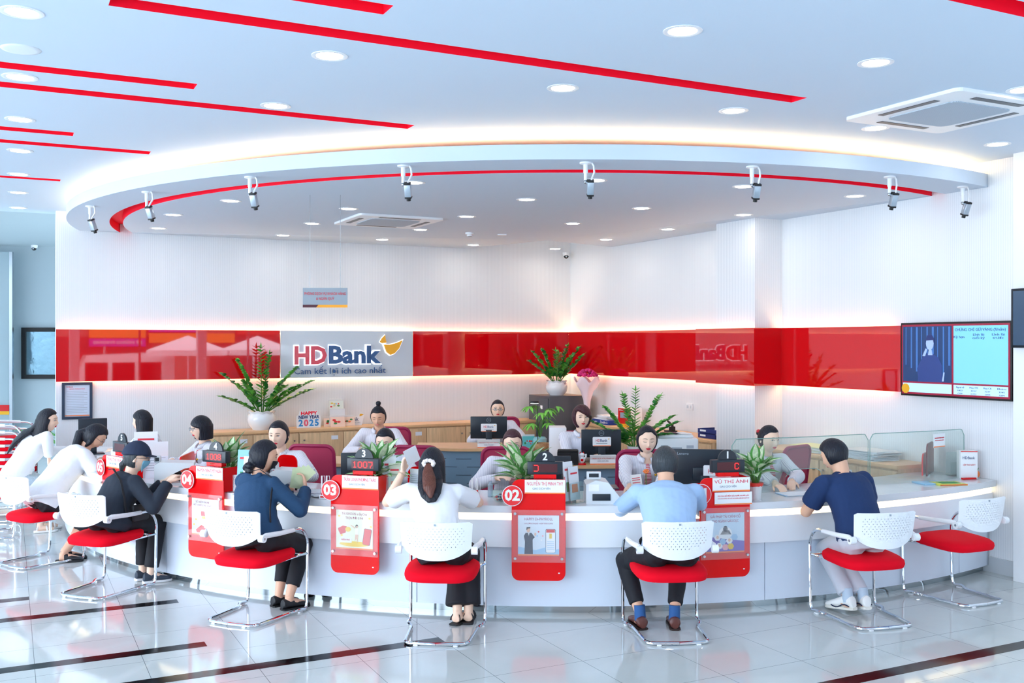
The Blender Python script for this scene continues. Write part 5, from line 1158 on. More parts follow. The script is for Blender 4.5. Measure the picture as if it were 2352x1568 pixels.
# palm beyond the wall end
pp = empty('potted_palm', (-5.62, 12.9, 0), 0, 'green potted palm half hidden behind the end of the back wall', 'potted plant'); MB().lathe([(.0001, 0), (.14, 0), (.19, .4), (.17, .4), (.0001, .36)], 24).obj('pot', M_pot, pp)
st = MB(); lf = MB(); random.seed(2)
for k in range(16):
    a = k * 2.4; h = Vector((math.cos(a), math.sin(a), 0)); d = (h * .5 + Vector((0, 0, 1))).normalized(); q = Vector((0, 0, .36)); pts = [q.copy()]
    for i in range(10):
        d = (d + (h * .09 - Vector((0, 0, .05)))).normalized(); q = q + d * .095; pts.append(q.copy())
        if i > 2:
            for sgn in (-1, 1): leaf(lf, q, d * .8 + d.cross(Vector((0, 0, 1))).normalized() * sgn, .17, .018, .4, 4)
    st.tube(pts, .006, 5)
st.obj('stems', M_stem, pp); lf.obj('foliage', M_leafd, pp, sharp=0)
# bouquet
v = onRp(1358, -.25); bq = empty('bouquet', UV(-.33, v + .02, CH), AB + .1, 'wrapped bouquet of bright pink flowers standing in the room corner by the safe', 'bouquet')
M_wrap = mat('pink_wrap', '#f6dfe6', .6); M_pinkf = mat('hot_pink_flower', '#f02a86', .7, noise=.6, nscale=60)
mb = MB(); rings = []
for z, rr in ((0, .03), (.15, .035), (.3, .05), (.42, .09), (.52, .15), (.585, .185)):
    rings.append([(rr * math.cos(t) * (1 + .07 * math.cos(7 * t) * z * 1.6), rr * .8 * math.sin(t) * (1 + .07 * math.sin(5 * t)), z + (.04 * math.cos(5 * t) if z > .5 else 0)) for t in [2 * PI * k / 40 for k in range(40)]])
mb.rings(rings, caps=False); o = mb.obj('wrapping', M_wrap, bq, sharp=0); so_m = o.modifiers.new('s', 'SOLIDIFY'); so_m.thickness = .004; bake(o)
mb = MB(); random.seed(5)
for k in range(60):
    t = random.uniform(0, 6.28); rr = .145 * math.sqrt(random.random()); mb.ell((rr * math.cos(t), rr * .8 * math.sin(t), .63 + .09 * (1 - (rr / .15) ** 2)), (.026, .026, .022), nu=7, nv=5)
mb.obj('flowers', M_pinkf, bq, sharp=0); MB().tube([(.03 * math.cos(t), .03 * math.sin(t), .28) for t in [2 * PI * k / 12 for k in range(12)]], .009, 6, closed=True).obj('ribbon', mat('ribbon_pink', '#e88aa0', .4), bq)
# office chairs (crimson)
def dch(px, Y, rz, lab, dy=0): p = D(px, 787, Y); ochair(p.x, Y, rz, lab)
# ================================================================ people
def skin_mat(n, c): return mat('skin_' + n, c, .5, sss=.08)
M_skin = skin_mat('light', '#f6d0b6'); M_skin2 = skin_mat('warm', '#e6b597')
def hair_mat(name, c1, c2):
    if name in MC: return MC[name]
    m = mat(name, c1, .42, spec=.35); nt = m.node_tree; b = nt.nodes['Principled BSDF']; tc = nt.nodes.new('ShaderNodeTexCoord'); mp = nt.nodes.new('ShaderNodeMapping'); mp.inputs['Scale'].default_value = (110, 110, 7)
    n = nt.nodes.new('ShaderNodeTexNoise'); n.inputs['Scale'].default_value = 1; n.inputs['Detail'].default_value = 3; nt.links.new(tc.outputs['Object'], mp.inputs[0]); nt.links.new(mp.outputs[0], n.inputs['Vector'])
    mx = nt.nodes.new('ShaderNodeMix'); mx.data_type = 'RGBA'; mx.inputs[6].default_value = lin(c1); mx.inputs[7].default_value = lin(c2); nt.links.new(n.outputs['Fac'], mx.inputs[0]); nt.links.new(mx.outputs[2], b.inputs['Base Color'])
    bp = nt.nodes.new('ShaderNodeBump'); bp.inputs['Strength'].default_value = .7; bp.inputs['Distance'].default_value = .009; nt.links.new(n.outputs['Fac'], bp.inputs['Height']); nt.links.new(bp.outputs['Normal'], b.inputs['Normal']); return m
M_hair = hair_mat('black_hair', '#04050a', '#1a2030'); M_hairb = hair_mat('brown_hair', '#2b1418', '#57303a'); M_hairg = hair_mat('grey_black_hair', '#15181c', '#4a5258'); M_hairr = hair_mat('chestnut_hair', '#3a1c1a', '#7a4636')
M_eyew = mat('eye_white', '#f2f0ee', .25); M_iris = mat('iris', '#1c120e', .15); M_lip = mat('lip_red', '#d6283c', .35); M_lipn = mat('lip_soft', '#d98a84', .4); M_brow = mat('brow', '#2a2020', .7)
M_stripe = stripes('striped_shirt', '#f3f3f8', '#b4afc8', .0085, .30, 'X', .7, soft=.2)
M_tie = stripes('striped_tie', '#f3dfe4', '#c22a3c', .012, .55, 'Z', .5)
tex = bpy.data.textures.new('folds', 'CLOUDS'); tex.noise_scale = .11; tex.noise_depth = 2
def sm(x): x = max(0, min(1, x)); return x * x * (3 - 2 * x)
def hbase(x, y, z):
    X = .078 * x; Y = .095 * y; Z = .113 * z
    if z < 0:
        k = -z; X *= 1 - .28 * k ** 1.9
        Y *= (1 - .06 * k * k) if y > 0 else (1 - .42 * k ** 1.3)
    elif y < 0: Y *= 1.04
    if y > 0: Y *= .96
    return X, Y, Z
def hsurf(x, y, z, feat=True):
    X, Y, Z = hbase(x, y, z)
    if feat and y > 0:
        g = lambda cx, cz, sx, sz: math.exp(-((X - cx) / sx) ** 2 - ((Z - cz) / sz) ** 2)
        Y += .019 * g(0, -.022, .0105, .014) + .009 * g(0, .0, .008, .02) + .004 * g(0, .032, .05, .014)
        Y -= .0085 * (g(.030, .010, .015, .011) + g(-.030, .010, .015, .011)) + .003 * g(0, -.068, .02, .006)
        Y += .006 * g(0, -.053, .02, .009) + .007 * g(0, -.098, .02, .016) + .003 * (g(.042, -.022, .02, .02) + g(-.042, -.022, .02, .02))
    return Vector((X, Y, Z))
def fpt(X, Z, off=0.0):
    x = X / .078; z = Z / .113
    if Z < 0: x /= 1 - .28 * (-z) ** 1.9
    y = math.sqrt(max(.01, 1 - x * x - z * z)); p = hsurf(x, y, z); p.y += off; return p
def mpt(X, Z):
    z = Z / .113; x = X / (.078 * (1 - .28 * (-z) ** 1.9)); y = math.sqrt(max(.01, 1 - x * x - z * z)); q = Vector(hbase(x, y, z)); q.y = max(q.y, .052) + .006 + .013 * math.exp(-(X / .026) ** 2 - ((Z + .03) / .035) ** 2); return q
def sph(mb, fn, nu=40, nv=30, M=None):
    vs = []; fs = []
    for i in range(nv + 1):
        p = PI * i / nv - PI / 2
        for k in range(nu): a = 2 * PI * k / nu; vs.append(fn(math.cos(p) * math.cos(a), math.cos(p) * math.sin(a), math.sin(p)))
    for i in range(nv):
        for k in range(nu): k2 = (k + 1) % nu; fs.append((i * nu + k, i * nu + k2, (i + 1) * nu + k2, (i + 1) * nu + k))
    return mb.add(vs, fs, M, True)
def remesh(mb, name, m, parent, vox, smooth=3, fac=.5, folds=0.0):
    o = mb.obj(name, m, parent, sharp=0)
    r = o.modifiers.new('r', 'REMESH'); r.mode = 'VOXEL'; r.voxel_size = vox; r.use_smooth_shade = True
    if smooth: s = o.modifiers.new('s', 'SMOOTH'); s.iterations = smooth; s.factor = fac
    if folds:
        d = o.modifiers.new('d', 'DISPLACE'); d.texture = tex; d.strength = folds; d.mid_level = .5; d.texture_coords = 'LOCAL'
    return bake(o)
def ik(a, b, l1, l2, pole):
    a = Vector(a); b = Vector(b); d = b - a; L = min(d.length, (l1 + l2) * .995); u = d.normalized()
    x = (l1 * l1 - l2 * l2 + L * L) / (2 * L); h = math.sqrt(max(0, l1 * l1 - x * x)); p = Vector(pole); p = (p - u * p.dot(u)).normalized()
    return a + u * x + p * h, a + u * L
def hair_shape(mb, HM, st, th=.013):
    """scalp cap for a style dict: zh hairline height, yb side hairline, zn nape, th thickness"""
    zh = st.get('zh', .072); yb = st.get('yb', .022); zn = st.get('zn', -.075); part = st.get('part', 0); th = st.get('th', th)
    def fn(x, y, z):
        X, Y, Z = hbase(x, y, z); p = Vector((X, Y, Z)); 
        zz = zh + part * X * 1.2 - .10 * max(0, abs(X) - .035) * st.get('round', 3)
        ybz = yb + (.03 * sm((Z - .03) / .04) if not st.get('bangs') else 0) + st.get('cheek', 0) * sm(-Z / .05)
        f = min((zz - Z) / .010, (Y - ybz) / .010); g = (zn - Z) / .012
        k = max(sm(f), sm(g)); q = p * (1 + (th + st.get('vol', 0) * sm((Z + .05) / .1)) / max(.05, p.length)); return q * (1 - k) + p * .86 * k
    sph(mb, fn, 48, 40, HM)
    return mb
def curtain(mb, HM, z0, z1, rx0, ry0, rx1, ry1, openA, yc=-.01, n=18, th=.02, drift=(0, 0), k=8):
    rings = []
    for i in range(k + 1):
        t = i / k; z = z0 + (z1 - z0) * t; rx = rx0 + (rx1 - rx0) * t; ry = ry0 + (ry1 - ry0) * t; cx = drift[0] * t; cy = yc + drift[1] * t; r = []
        e = th * (1 - .5 * t * t) if i < k else th * .3
        for j in range(n + 1): a = PI / 2 + openA + (2 * PI - 2 * openA) * j / n; r.append((cx + rx * math.cos(a), cy + ry * math.sin(a), z))
        for j in range(n, -1, -1): a = PI / 2 + openA + (2 * PI - 2 * openA) * j / n; r.append((cx + (rx - e) * math.cos(a), cy + (ry - e) * math.sin(a), z))
        rings.append(r)
    return mb.rings(rings, HM)
def hand(mb, W, d, n, side, curl=.5, s=1.0, spread=.12, thumb=.6):
    """W wrist, d pointing along the hand, n palm normal, side +1 when the thumb is on +cross side"""
    d = Vector(d).normalized(); n = Vector(n); n = (n - d * n.dot(d)).normalized(); t = d.cross(n) * side
    pc = [W - d * .01 * s, W + d * .03 * s, W + d * .06 * s, W + d * .085 * s]
    for q, wd in zip((0, 1), (0, 0)): pass
    for off in (-.024, -.008, .008, .024): mb.tube([W + t * off * .55, W + t * off * .95 * s + d * .045 * s, W + t * off * s * 1.05 + d * .085 * s], [.014 * s, .0145 * s, .0115 * s], 8)
    for i, (off, L) in enumerate(((.030, .068), (.010, .078), (-.010, .072), (-.028, .056))):
        b = W + t * off * s + d * .082 * s; dd = (d + t * off * spread * 30 * .06).normalized(); pts = [b]; ang = 0
        for seg, l in enumerate((.45, .32, .23)):
            ang += curl * (.55, .75, .55)[seg]; v = dd * math.cos(ang) + n * math.sin(ang); pts.append(pts[-1] + v * L * l * s)
        mb.tube(pts, [.0098 * s, .0092 * s, .0084 * s, .0068 * s], 8)
    b = W + t * .026 * s + d * .02 * s; v1 = (d * .75 + t * .75 + n * thumb * .4).normalized(); v2 = (d * 1.0 + t * .25 + n * thumb * .7).normalized()
    mb.tube([b - v1 * .01, b + v1 * .035 * s, b + v1 * .035 * s + v2 * .03 * s, b + v1 * .035 * s + v2 * .052 * s], [.014 * s, .011 * s, .0098 * s, .0075 * s], 8)
def person(label, pelvis, rz, head, hyaw, hpitch=0.0, hroll=0.0, s=1.0, female=True, skin=None, hair='bun', hairm=None, top=None, sleeve='long', bottom=None, leg='long', wl=None, wr=None, el=(-1, -.2, -.6), er=(1, -.2, -.6),
           feet=None, shoe='black', lips=None, glasses=False, mask=None, shyaw=None, lean=None, tuck=0.0, folds=.012, collar=None, tie=False, loose=1.0, handl=None, handr=None, curl=(.5, .5), look='ahead', shoulder=None, neck_h=.10, foldtop=None, kneesplay=.0, seat=.47, hem=None):
    skin = skin or M_skin; R = rotz(rz); root = empty('person', (pelvis[0], pelvis[1], 0), rz, label, 'person'); inv = (Matrix.Translation((pelvis[0], pelvis[1], 0)) @ R).inverted()
    toL = lambda p: inv @ Vector(p)
    sw = shoulder or (.165 if female else .195); hipw = .095
    Pv = Vector((0, 0, seat + .085)); Hc = toL(head); hy = hyaw - rz
    HM = Matrix.Translation(Hc) @ Euler((-hpitch, hroll, hy), 'XYZ').to_matrix().to_4x4() if False else Matrix.Translation(Hc) @ rotz(hy) @ Matrix.Rotation(-hpitch, 4, 'X') @ Matrix.Rotation(hroll, 4, 'Y')
    HMs = HM @ Matrix.Diagonal((s, s, s, 1))
    up = HM.to_3x3() @ Vector((0, 0, 1)); back = HM.to_3x3() @ Vector((0, -1, 0))
    skull = Hc - up * .07 * s + back * .02
    # neck base between skull base and pelvis line
    dirp = (Pv - skull); dirp.normalize(); N = skull + (dirp * .55 + Vector((0, 0, -1)) * .45).normalized() * neck_h * s
    sy = (shyaw - rz) if shyaw is not None else hy * .25
    right = rotz(sy) @ Vector((1, 0, 0)); fwd0 = rotz(sy) @ Vector((0, 1, 0))
    mid = Pv.lerp(N, .5) + Vector((0, -.03, .02)) - Vector((0, .10, 0)) * max(0, N.y - .1)
    def sp(t): return Pv * (1 - t) ** 2 + mid * 2 * t * (1 - t) + N * t * t
    def fr(t):
        d = (sp(min(1, t + .05)) - sp(max(0, t - .05))).normalized(); r = Vector((1, 0, 0)).lerp(right, t).normalized(); r = (r - d * r.dot(d)).normalized(); f = d.cross(r) * -1; return sp(t), d, r, (f if f.y > -.2 or True else -f)
    if female: prof = [(-.16, .155, .115), (-.02, .178, .128), (.10, .172, .122), (.30, .138, .102), (.45, .132, .098), (.62, .150, .112), (.78, .160, .115), (.90, .150, .095), (.97, .105, .075), (1.04, .058, .055)]
    else: prof = [(-.16, .155, .12), (-.02, .175, .132), (.10, .17, .128), (.30, .160, .122), (.45, .160, .12), (.62, .175, .122), (.78, .188, .122), (.90, .178, .102), (.97, .13, .085), (1.04, .065, .06)]
    def torso(mb, g=0.0, t0=-.2, t1=1.1, lo=1.0, n=24):
        rings = []
        for (t, rx, ry) in prof:
            if t < t0 or t > t1: continue
            c, d, r, f = fr(max(0, min(1, t)));
            if t < 0: c = c + d * t * .45
            if t > 1: c = c + d * (t - 1) * .45
            k = lo if t < .5 else 1 + (lo - 1) * .3
            rings.append([c + r * ((rx * k + g) * math.cos(2 * PI * q / n)) + f * ((ry * k + g) * math.sin(2 * PI * q / n)) for q in range(n)])
        mb.rings(rings); return mb
    # shoulders
    c9, d9, r9, f9 = fr(.90); shc = sp(.93)
    SH = [shc - right * sw, shc + right * sw]
    WR = []; EL = []
    for i, (w_, e_) in enumerate(((wl, el), (wr, er))):
        sgn = (-1, 1)[i]; t_ = toL(w_) if w_ is not None else Vector((sgn * .13, .36, .845)); ee, ww = ik(SH[i], t_, .275, .245, e_); EL.append(ee); WR.append(ww)
    HIP = [Pv + Vector((-hipw, 0, -.005)), Pv + Vector((hipw, 0, -.005))]
    FT = feet or [((-.09, .40), .0, 0), ((.09, .40), .0, 0)]; KN = []; AN = []
    for i in (0, 1):
        (fx, fy), fyaw, lift = FT[i]; an = Vector((fx, fy, .085 + lift)); k_, a_ = ik(HIP[i], an, .42, .40, (kneesplay * (-1, 1)[i], .8, 1)); KN.append(k_); AN.append(a_)
    # ---- body: one continuous surface
    mb = MB(); torso(mb, -.006, t0=-.05)
    mb.tube([N - Vector((0, 0, .03)), N, skull + up * .02, skull + up * .05], [.062, .052 if female else .06, .047 if female else .055, .045], 16)
    sph(mb, lambda x, y, z: hsurf(x, y, z), 56, 44, HMs)
    for sg in (-1, 1): mb.ell((0, 0, 0), (.007, .017, .028), HMs @ TR((sg * .0785, -.008, -.008), ry=sg * -.15, rz=sg * -.35) )
    for i in (0, 1):
        a, e, w_ = SH[i], EL[i], WR[i]; mb.ell(tuple(a), (.052, .052, .052)); k = 1 if female else 1.15
        mb.tube([sp(.88), a], [.06, .052], 12); mb.tube([a, a.lerp(e, .5), e], [.047 * k, .042 * k, .036 * k], 14); mb.ell(tuple(e), (.036 * k,) * 3); mb.tube([e, e.lerp(w_, .3), w_], [.036 * k, .036 * k, .024 * k], 14)
        fd = (w_ - e).normalized(); hd = (handl, handr)[i]
        dd, nn = hd if hd else (fd * .8 + Vector((0, .3, -.1)), (0, 0, -1))
        if hd: dd, nn = inv.to_3x3() @ Vector(dd), inv.to_3x3() @ Vector(nn)
        hand(mb, w_, dd, nn, (1, -1)[i] * 1, curl[i], .95 if female else 1.05)
        h, kn, an = HIP[i], KN[i], AN[i]; mb.tube([h + Vector((0, -.02, 0)), h.lerp(kn, .5), kn], [.088, .072, .055], 14); mb.ell(tuple(kn), (.055,) * 3); mb.tube([kn, kn.lerp(an, .35), an], [.052, .052, .032], 14)
        fyaw = FT[i][1]; fdv = Vector((-math.sin(fyaw), math.cos(fyaw), -FT[i][2] * 1.5)).normalized()
        mb.tube([an - fdv * .03 - Vector((0, 0, .045)), an + fdv * .05 - Vector((0, 0, .04)), an + fdv * .13 - Vector((0, 0, .06))], [.034, .036, .026], 12, flat=.8); mb.tube([an, an + fdv * .0 - Vector((0, 0, .05))], [.032, .034], 10)
    body = remesh(mb, 'body', skin, root, .0062, 2, .5)
    # ---- face
    for sg in (-1, 1):
        e = HMs @ fpt(sg * .030, .010, -.002); eo = MB(); Mx = HMs @ Matrix.Translation(fpt(sg * .030, .010, -.0035))
        lid = look == 'down'
        if not lid:
            eo.ell((0, 0, 0), (.0135, .007, .0062), Mx, 12, 8); ey = eo.obj('eye', M_eyew, root)
            dx = {'ahead': 0, 'left': -.004, 'right': .004}.get(look, 0); MB().ell((dx, .0052, 0), (.0052, .0028, .0055), Mx, 10, 6).obj('iris', M_iris, ey)
        lash = [HMs @ fpt(sg * .030 + t * .0150, .010 + (.0068 if not lid else -.0035) * (1 - (t * t)) - (.0 if not lid else .001), .0035) for t in (-1, -.5, 0, .5, 1)]
        MB().tube(lash, [.0008, .0017, .0019, .0017, .0008], 6).obj('eyelashes', M_iris, root)
        br = [HMs @ fpt(sg * (.030 + t * .018), .031 + .004 * (1 - t * t) - .002 * t, .001) for t in (-1, -.4, .3, 1)]
        MB().tube(br, [.0013, .0024, .0022, .0008], 6).obj('eyebrow', M_brow, root)
    if not mask:
        lp_ = MB(); lm_ = lips or M_lipn
        up_ = [HMs @ fpt(t * .0215, -.0495 + .0022 * (1 - abs(t)) - .002 * t * t, .0008) for t in (-1, -.6, -.25, 0, .25, .6, 1)]; lo_ = [HMs @ fpt(t * .019, -.0575 + .0045 * t * t, .0008) for t in (-1, -.6, -.25, 0, .25, .6, 1)]
        lp_.tube(up_, [.0012, .0030, .0040, .0034, .0040, .0030, .0012], 8); lp_.tube(lo_, [.0012, .0034, .0046, .005, .0046, .0034, .0012], 8); lp_.obj('lips', lm_, root)
    else:
        mk = MB(); n1, n2 = 16, 10; vs = []
        for i in range(n2 + 1):
            for j in range(n1 + 1):
                Z = -.106 + .094 * i / n2; wx = .060 - .016 * (1 - i / n2) ** 2; X = (-1 + 2 * j / n1) * wx; q = mpt(X, Z); vs.append(HMs @ q)
        mk.add(vs, [(i * (n1 + 1) + j, i * (n1 + 1) + j + 1, (i + 1) * (n1 + 1) + j + 1, (i + 1) * (n1 + 1) + j) for i in range(n2) for j in range(n1)], None, True)
        o = mk.obj('face_mask', mask, root, sharp=0); so_ = o.modifiers.new('s', 'SOLIDIFY'); so_.thickness = .003; bake(o)
        for sg in (-1, 1):
            for z_ in (-.018, -.075): MB().tube([HMs @ fpt(sg * .054, z_ if z_ > -.05 else -.072, .006), HMs @ Vector((sg * .076, .01, -.02)), HMs @ Vector((sg * .080, -.012, -.012))], .0014, 5).obj('mask_loop', mask, root)
    if glasses:
        gm = mat('thin_frame', '#6d6a72', .25, metal=.8)
        for sg in (-1, 1):
            c0 = fpt(sg * .031, .006, .0); pts = [HMs @ Vector((sg * .031 + .0215 * math.cos(a), .097 + .0, .006 + .0175 * math.sin(a))) for a in [2 * PI * k / 20 for k in range(20)]]
            go = MB().tube(pts, .0013, 6, closed=True).obj('glasses_rim', gm, root); MB().tube([HMs @ Vector((sg * .052, .097, .010)), HMs @ Vector((sg * .079, .07, .008)), HMs @ Vector((sg * .086, -.01, .004))], .0012, 5).obj('glasses_temple', gm, root)
            MB().prism([(sg * .031 + .0205 * math.cos(2 * PI * k / 16), .006 + .0165 * math.sin(2 * PI * k / 16)) for k in range(16)], .0965, .0972, HMs).obj('lens', glassy('lens', '#f4f8fa', .03), go)
        MB().tube([HMs @ Vector((-.0095, .097, .010)), HMs @ Vector((0, .100, .012)), HMs @ Vector((.0095, .097, .010))], .0012, 5).obj('glasses_bridge', gm, root)
    # ---- hair
    hm = hairm or M_hair; mb = MB(); HS = HMs
    if hair in ('bun', 'backbun'):
        hair_shape(mb, HS, dict(zh=.078, yb=.012, zn=-.07, th=.009)); 
        c_ = (0, -.055, .135) if hair == 'bun' else (0, -.122, .02)
        mb.ell(c_, (.030, .028, .026), HS); mb.ell((c_[0], c_[1] * .9, c_[2] * .9), (.022, .022, .022), HS)
    elif hair == 'lowbun':
        hair_shape(mb, HS, dict(zh=.075, yb=.008, zn=-.085, th=.013)); 
        for q in range(9): mb.ell((.03 * math.cos(q * 1.7) , -.088 + .014 * math.sin(q * 2.1), -.085 - .012 * (q % 4)), (.028, .024, .022), HS)
        mb.ell((0, -.07, -.045), (.04, .035, .04), HS)
    elif hair == 'centre':
        hair_shape(mb, HS, dict(zh=.088, yb=.02, zn=-.095, th=.012, round=6, cheek=.0)); curtain(mb, HS, .0, -.10, .083, .098, .055, .085, 1.25, th=.02)
    elif hair == 'bob':
        hair_shape(mb, HS, dict(zh=.040, yb=.038, zn=-.09, th=.018, bangs=1, part=.25, round=1)); curtain(mb, HS, .03, -.105, .096, .108, .094, .098, .95, th=.026)
    elif hair == 'bobside':
        hair_shape(mb, HS, dict(zh=.070, yb=.025, zn=-.09, th=.017, part=.3)); curtain(mb, HS, .03, -.115, .094, .107, .096, .095, 1.2, th=.026)
    elif hair == 'pixie':
        hair_shape(mb, HS, dict(zh=.050, yb=.030, zn=-.085, th=.019, vol=.008, bangs=1, part=.5, round=1)); curtain(mb, HS, .02, -.06, .097, .108, .088, .092, 1.0, th=.022)
    elif hair == 'short':
        hair_shape(mb, HS, dict(zh=.070, yb=.020, zn=-.055, th=.011, vol=.008))
    elif hair == 'long':
        hair_shape(mb, HS, dict(zh=.074, yb=.018, zn=-.09, th=.016)); hl = HS; curtain(mb, Matrix.Translation(Hc) @ rotz(hy) , .02, -.30, .092, .108, .120, .10, .95, th=.03, drift=(0, -.10)); bk = lambda t, o: fr(t)[0] + (fr(t)[3] if fr(t)[3].y < 0 else -fr(t)[3]) * o; mb.tube([HS @ Vector((0, -.09, -.03)), bk(.98, .12), bk(.86, .150), bk(.68, .165), bk(.52, .165), bk(.40, .165)], [.075, .09, .10, .09, .065, .02], 16, flat=.34, up=(bk(.7, 1) - bk(.7, 0)))
    elif hair == 'half':
        hair_shape(mb, HS, dict(zh=.078, yb=.012, zn=-.09, th=.013)); curtain(mb, Matrix.Translation(Hc) @ rotz(hy), .03, -.30, .092, .108, .105, .07, 1.15, th=.032, drift=(0, -.02)); bk = lambda t, o: fr(t)[0] + (fr(t)[3] if fr(t)[3].y < 0 else -fr(t)[3]) * o; mb.tube([HS @ Vector((0, -.09, -.03)), bk(.98, .10), bk(.86, .135), bk(.72, .145), bk(.62, .140)], [.078, .09, .088, .07, .03], 16, flat=.3, up=(bk(.7, 1) - bk(.7, 0)))
    elif hair == 'tied':
        hair_shape(mb, HS, dict(zh=.076, yb=.010, zn=-.09, th=.015)); Hw = Matrix.Translation(Hc) @ rotz(hy); mb.tube([HS @ Vector((0, -.085, -.03)), HS @ Vector((.0, -.115, -.06)), N + Vector((0, -.085, .02)), N + Vector((0, -.10, -.08))], [.05, .045, .035, .015], 12); mb.tube([HS @ Vector((.06, .0, .0)), HS @ Vector((.066, .005, -.07)), HS @ Vector((.05, .0, -.14))], [.024, .022, .008], 8)
    elif hair == 'cap':
        hair_shape(mb, HS, dict(zh=.04, yb=.004, zn=-.075, th=.009)); mb.tube([HS @ Vector((0, -.075, -.045)), HS @ Vector((0, -.10, -.075)), HS @ Vector((0, -.10, -.13))], [.03, .03, .012], 10)
    hr = remesh(mb, 'hair', hm, root, .006, 3, .5)
    if hair == 'half':
        tl_ = MB(); Hw = Matrix.Translation(Hc) @ rotz(hy); tl_.tube([Hw @ Vector((0, -.12, .02)), Hw @ Vector((0, -.145, -.03)), bk(.95, .165), bk(.8, .178), bk(.66, .168)], [.02, .038, .048, .046, .012], 12, flat=.6, up=(bk(.7, 1) - bk(.7, 0))); remesh(tl_, 'ponytail', M_hairr, hr, .006, 1)
        sc_ = MB()
        for k in range(10): a = 2 * PI * k / 10; sc_.ell(tuple(Hw @ Vector((.034 * math.cos(a), -.122, .022 + .02 * math.sin(a)))), (.016, .014, .014))
        sc_.obj('scrunchie', mat('cream_scrunchie', '#e9e0dc', .7), root)
    if hair == 'lowbun': pass
    if hair in ('backbun',): 
        MB().ell((.035, -.095, .045), (.022, .02, .016), HS).obj('hair_bow', mat('bow_red', '#c2202e', .5), root)
    if hair == 'cap':
        cm = mat('navy_cap', '#1c2a44', .8); cp_ = MB()
        def cf(x, y, z):
            X, Y, Z = hbase(x, y, z); p = Vector((X, Y, Z)); q = p * (1 + .022 / p.length); q.z = max(q.z, .030 - .015 * (Y < 0)) if False else q.z
            if q.z < .028 - .2 * max(0, -Y): q = Vector((q.x * .9, q.y * .9, .028 - .2 * max(0, -Y)))
            return q
        sph(cp_, cf, 40, 30, HS); remesh(cp_, 'cap', cm, root, .006, 2)
        bm_ = MB(); rr = []
        for i in range(9):
            a = -1.1 + 2.2 * i / 8; rr.append((.082 * math.sin(a), .088 * math.cos(a) + .0, .034)); 
        out = [(x * 1.08, y + .062 * math.cos(-1.1 + 2.2 * i / 8) ** .6, .020 + .006) for i, (x, y, z) in enumerate(rr)]
        vs = rr + out + [(x, y, z - .004) for x, y, z in rr] + [(x, y, z - .004) for x, y, z in out]; fs = []
        for i in range(8): fs += [(i, i + 1, 9 + i + 1, 9 + i), (18 + i, 27 + i, 27 + i + 1, 18 + i + 1), (9 + i, 9 + i + 1, 27 + i + 1, 27 + i)]
        fs += [(0, 9, 27, 18), (8, 26, 35, 17)]; bm_.add(vs, fs, HS, True); bm_.obj('cap_brim', cm, root)
    # ---- clothes
    tm = top or M_stripe; mb = MB(); g = .012 * loose; torso(mb, g, t0=-.1 if hem is None else hem, t1=.98, lo=1 + .10 * (loose - 1))
    for i in (0, 1):
        a, e, w_ = SH[i], EL[i], WR[i]; k = 1 if female else 1.15; g2 = .010 * (1 + (loose - 1) * .5)
        mb.ell(tuple(a), (.052 + g2,) * 3); mb.tube([sp(.86), a], [.075, .052 + g2], 12)
        if sleeve == 'long':
            wc = e.lerp(w_, .93); mb.tube([a, a.lerp(e, .5), e], [.050 * k + g2, .046 * k + g2, .042 * k + g2], 14); mb.ell(tuple(e), (.041 * k + g2,) * 3); mb.tube([e, e.lerp(w_, .4), wc], [.041 * k + g2, .040 * k + g2, .031 + g2], 14)
        else:
            q = .72; mb.tube([a, a.lerp(e, q * .6), a.lerp(e, q)], [.052 * k + g2, .056 * k + g2, .058 * k + g2 + .004 * (loose - 1)], 14)
    sh = remesh(mb, 'shirt', tm, root, .0085, 2, .5, folds)
    if collar:
        cl = MB(); nd = (skull - N).normalized(); rg = []
        for (h_, rr, yo) in ((.0, .072, 0), (.032, .060, 0), (.045, .057, 0), (.028, .072, .004), (.006, .084, .008)):
            rg.append([N + nd * (h_ + .004 - .030 * sm((abs(q) - 6) / 6)) + right * (rr + .004 * (abs(q) > 9)) * math.sin((PI - .38) * q / 12) - fwd0 * (rr + .018 * sm((abs(q) - 6) / 6)) * math.cos((PI - .38) * q / 12) for q in range(-12, 13)])
        o = cl.rings(rg, caps=False, closed=False).obj('collar', collar, root, sharp=0); so_ = o.modifiers.new('s', 'SOLIDIFY'); so_.thickness = .004; bake(o)
    if tie:
        c8, d8, r8, f8 = fr(.98); f8 = f8 if f8.dot(fwd0) > 0 else -f8; pts = []
        for t, off in ((.985, .078), (.9, .118), (.78, .140), (.6, .138), (.42, .125)):
            c, d, r, f = fr(t); f = f if f.dot(fwd0) > 0 else -f; pts.append(c + f * off)
        MB().tube(pts, [.014, .018, .026, .030, .022], 8, flat=.25, up=f8).obj('tie', M_tie, root)
    bmm_ = bottom or mat('black_trousers', '#10131c', .75); mb = MB(); torso(mb, .006, t1=.32)
    fl_ = 1.0
    for i in (0, 1):
        h, kn, an = HIP[i], KN[i], AN[i]; end = {'long': .90, 'ankle': .78, 'crop': .45, 'short': .0}.get(leg, .9)
        mb.ell(tuple(h), (.10, .10, .10)); mb.tube([h + Vector((0, -.03, 0)), h.lerp(kn, .5), kn], [.100, .086, .068], 16); mb.ell(tuple(kn), (.068,) * 3)
        wd = .062 if leg != 'wide' else .08
        end = .9 if leg == 'wide' else end
        if end > 0: mb.tube([kn, kn.lerp(an, end * .5), kn.lerp(an, end)], [.066, .062 if leg != 'wide' else .075, {'long': .058, 'ankle': .052, 'crop': .07, 'wide': .085}[leg]], 16)
    remesh(mb, 'trousers', bmm_, root, .0095, 2, .5, .010)
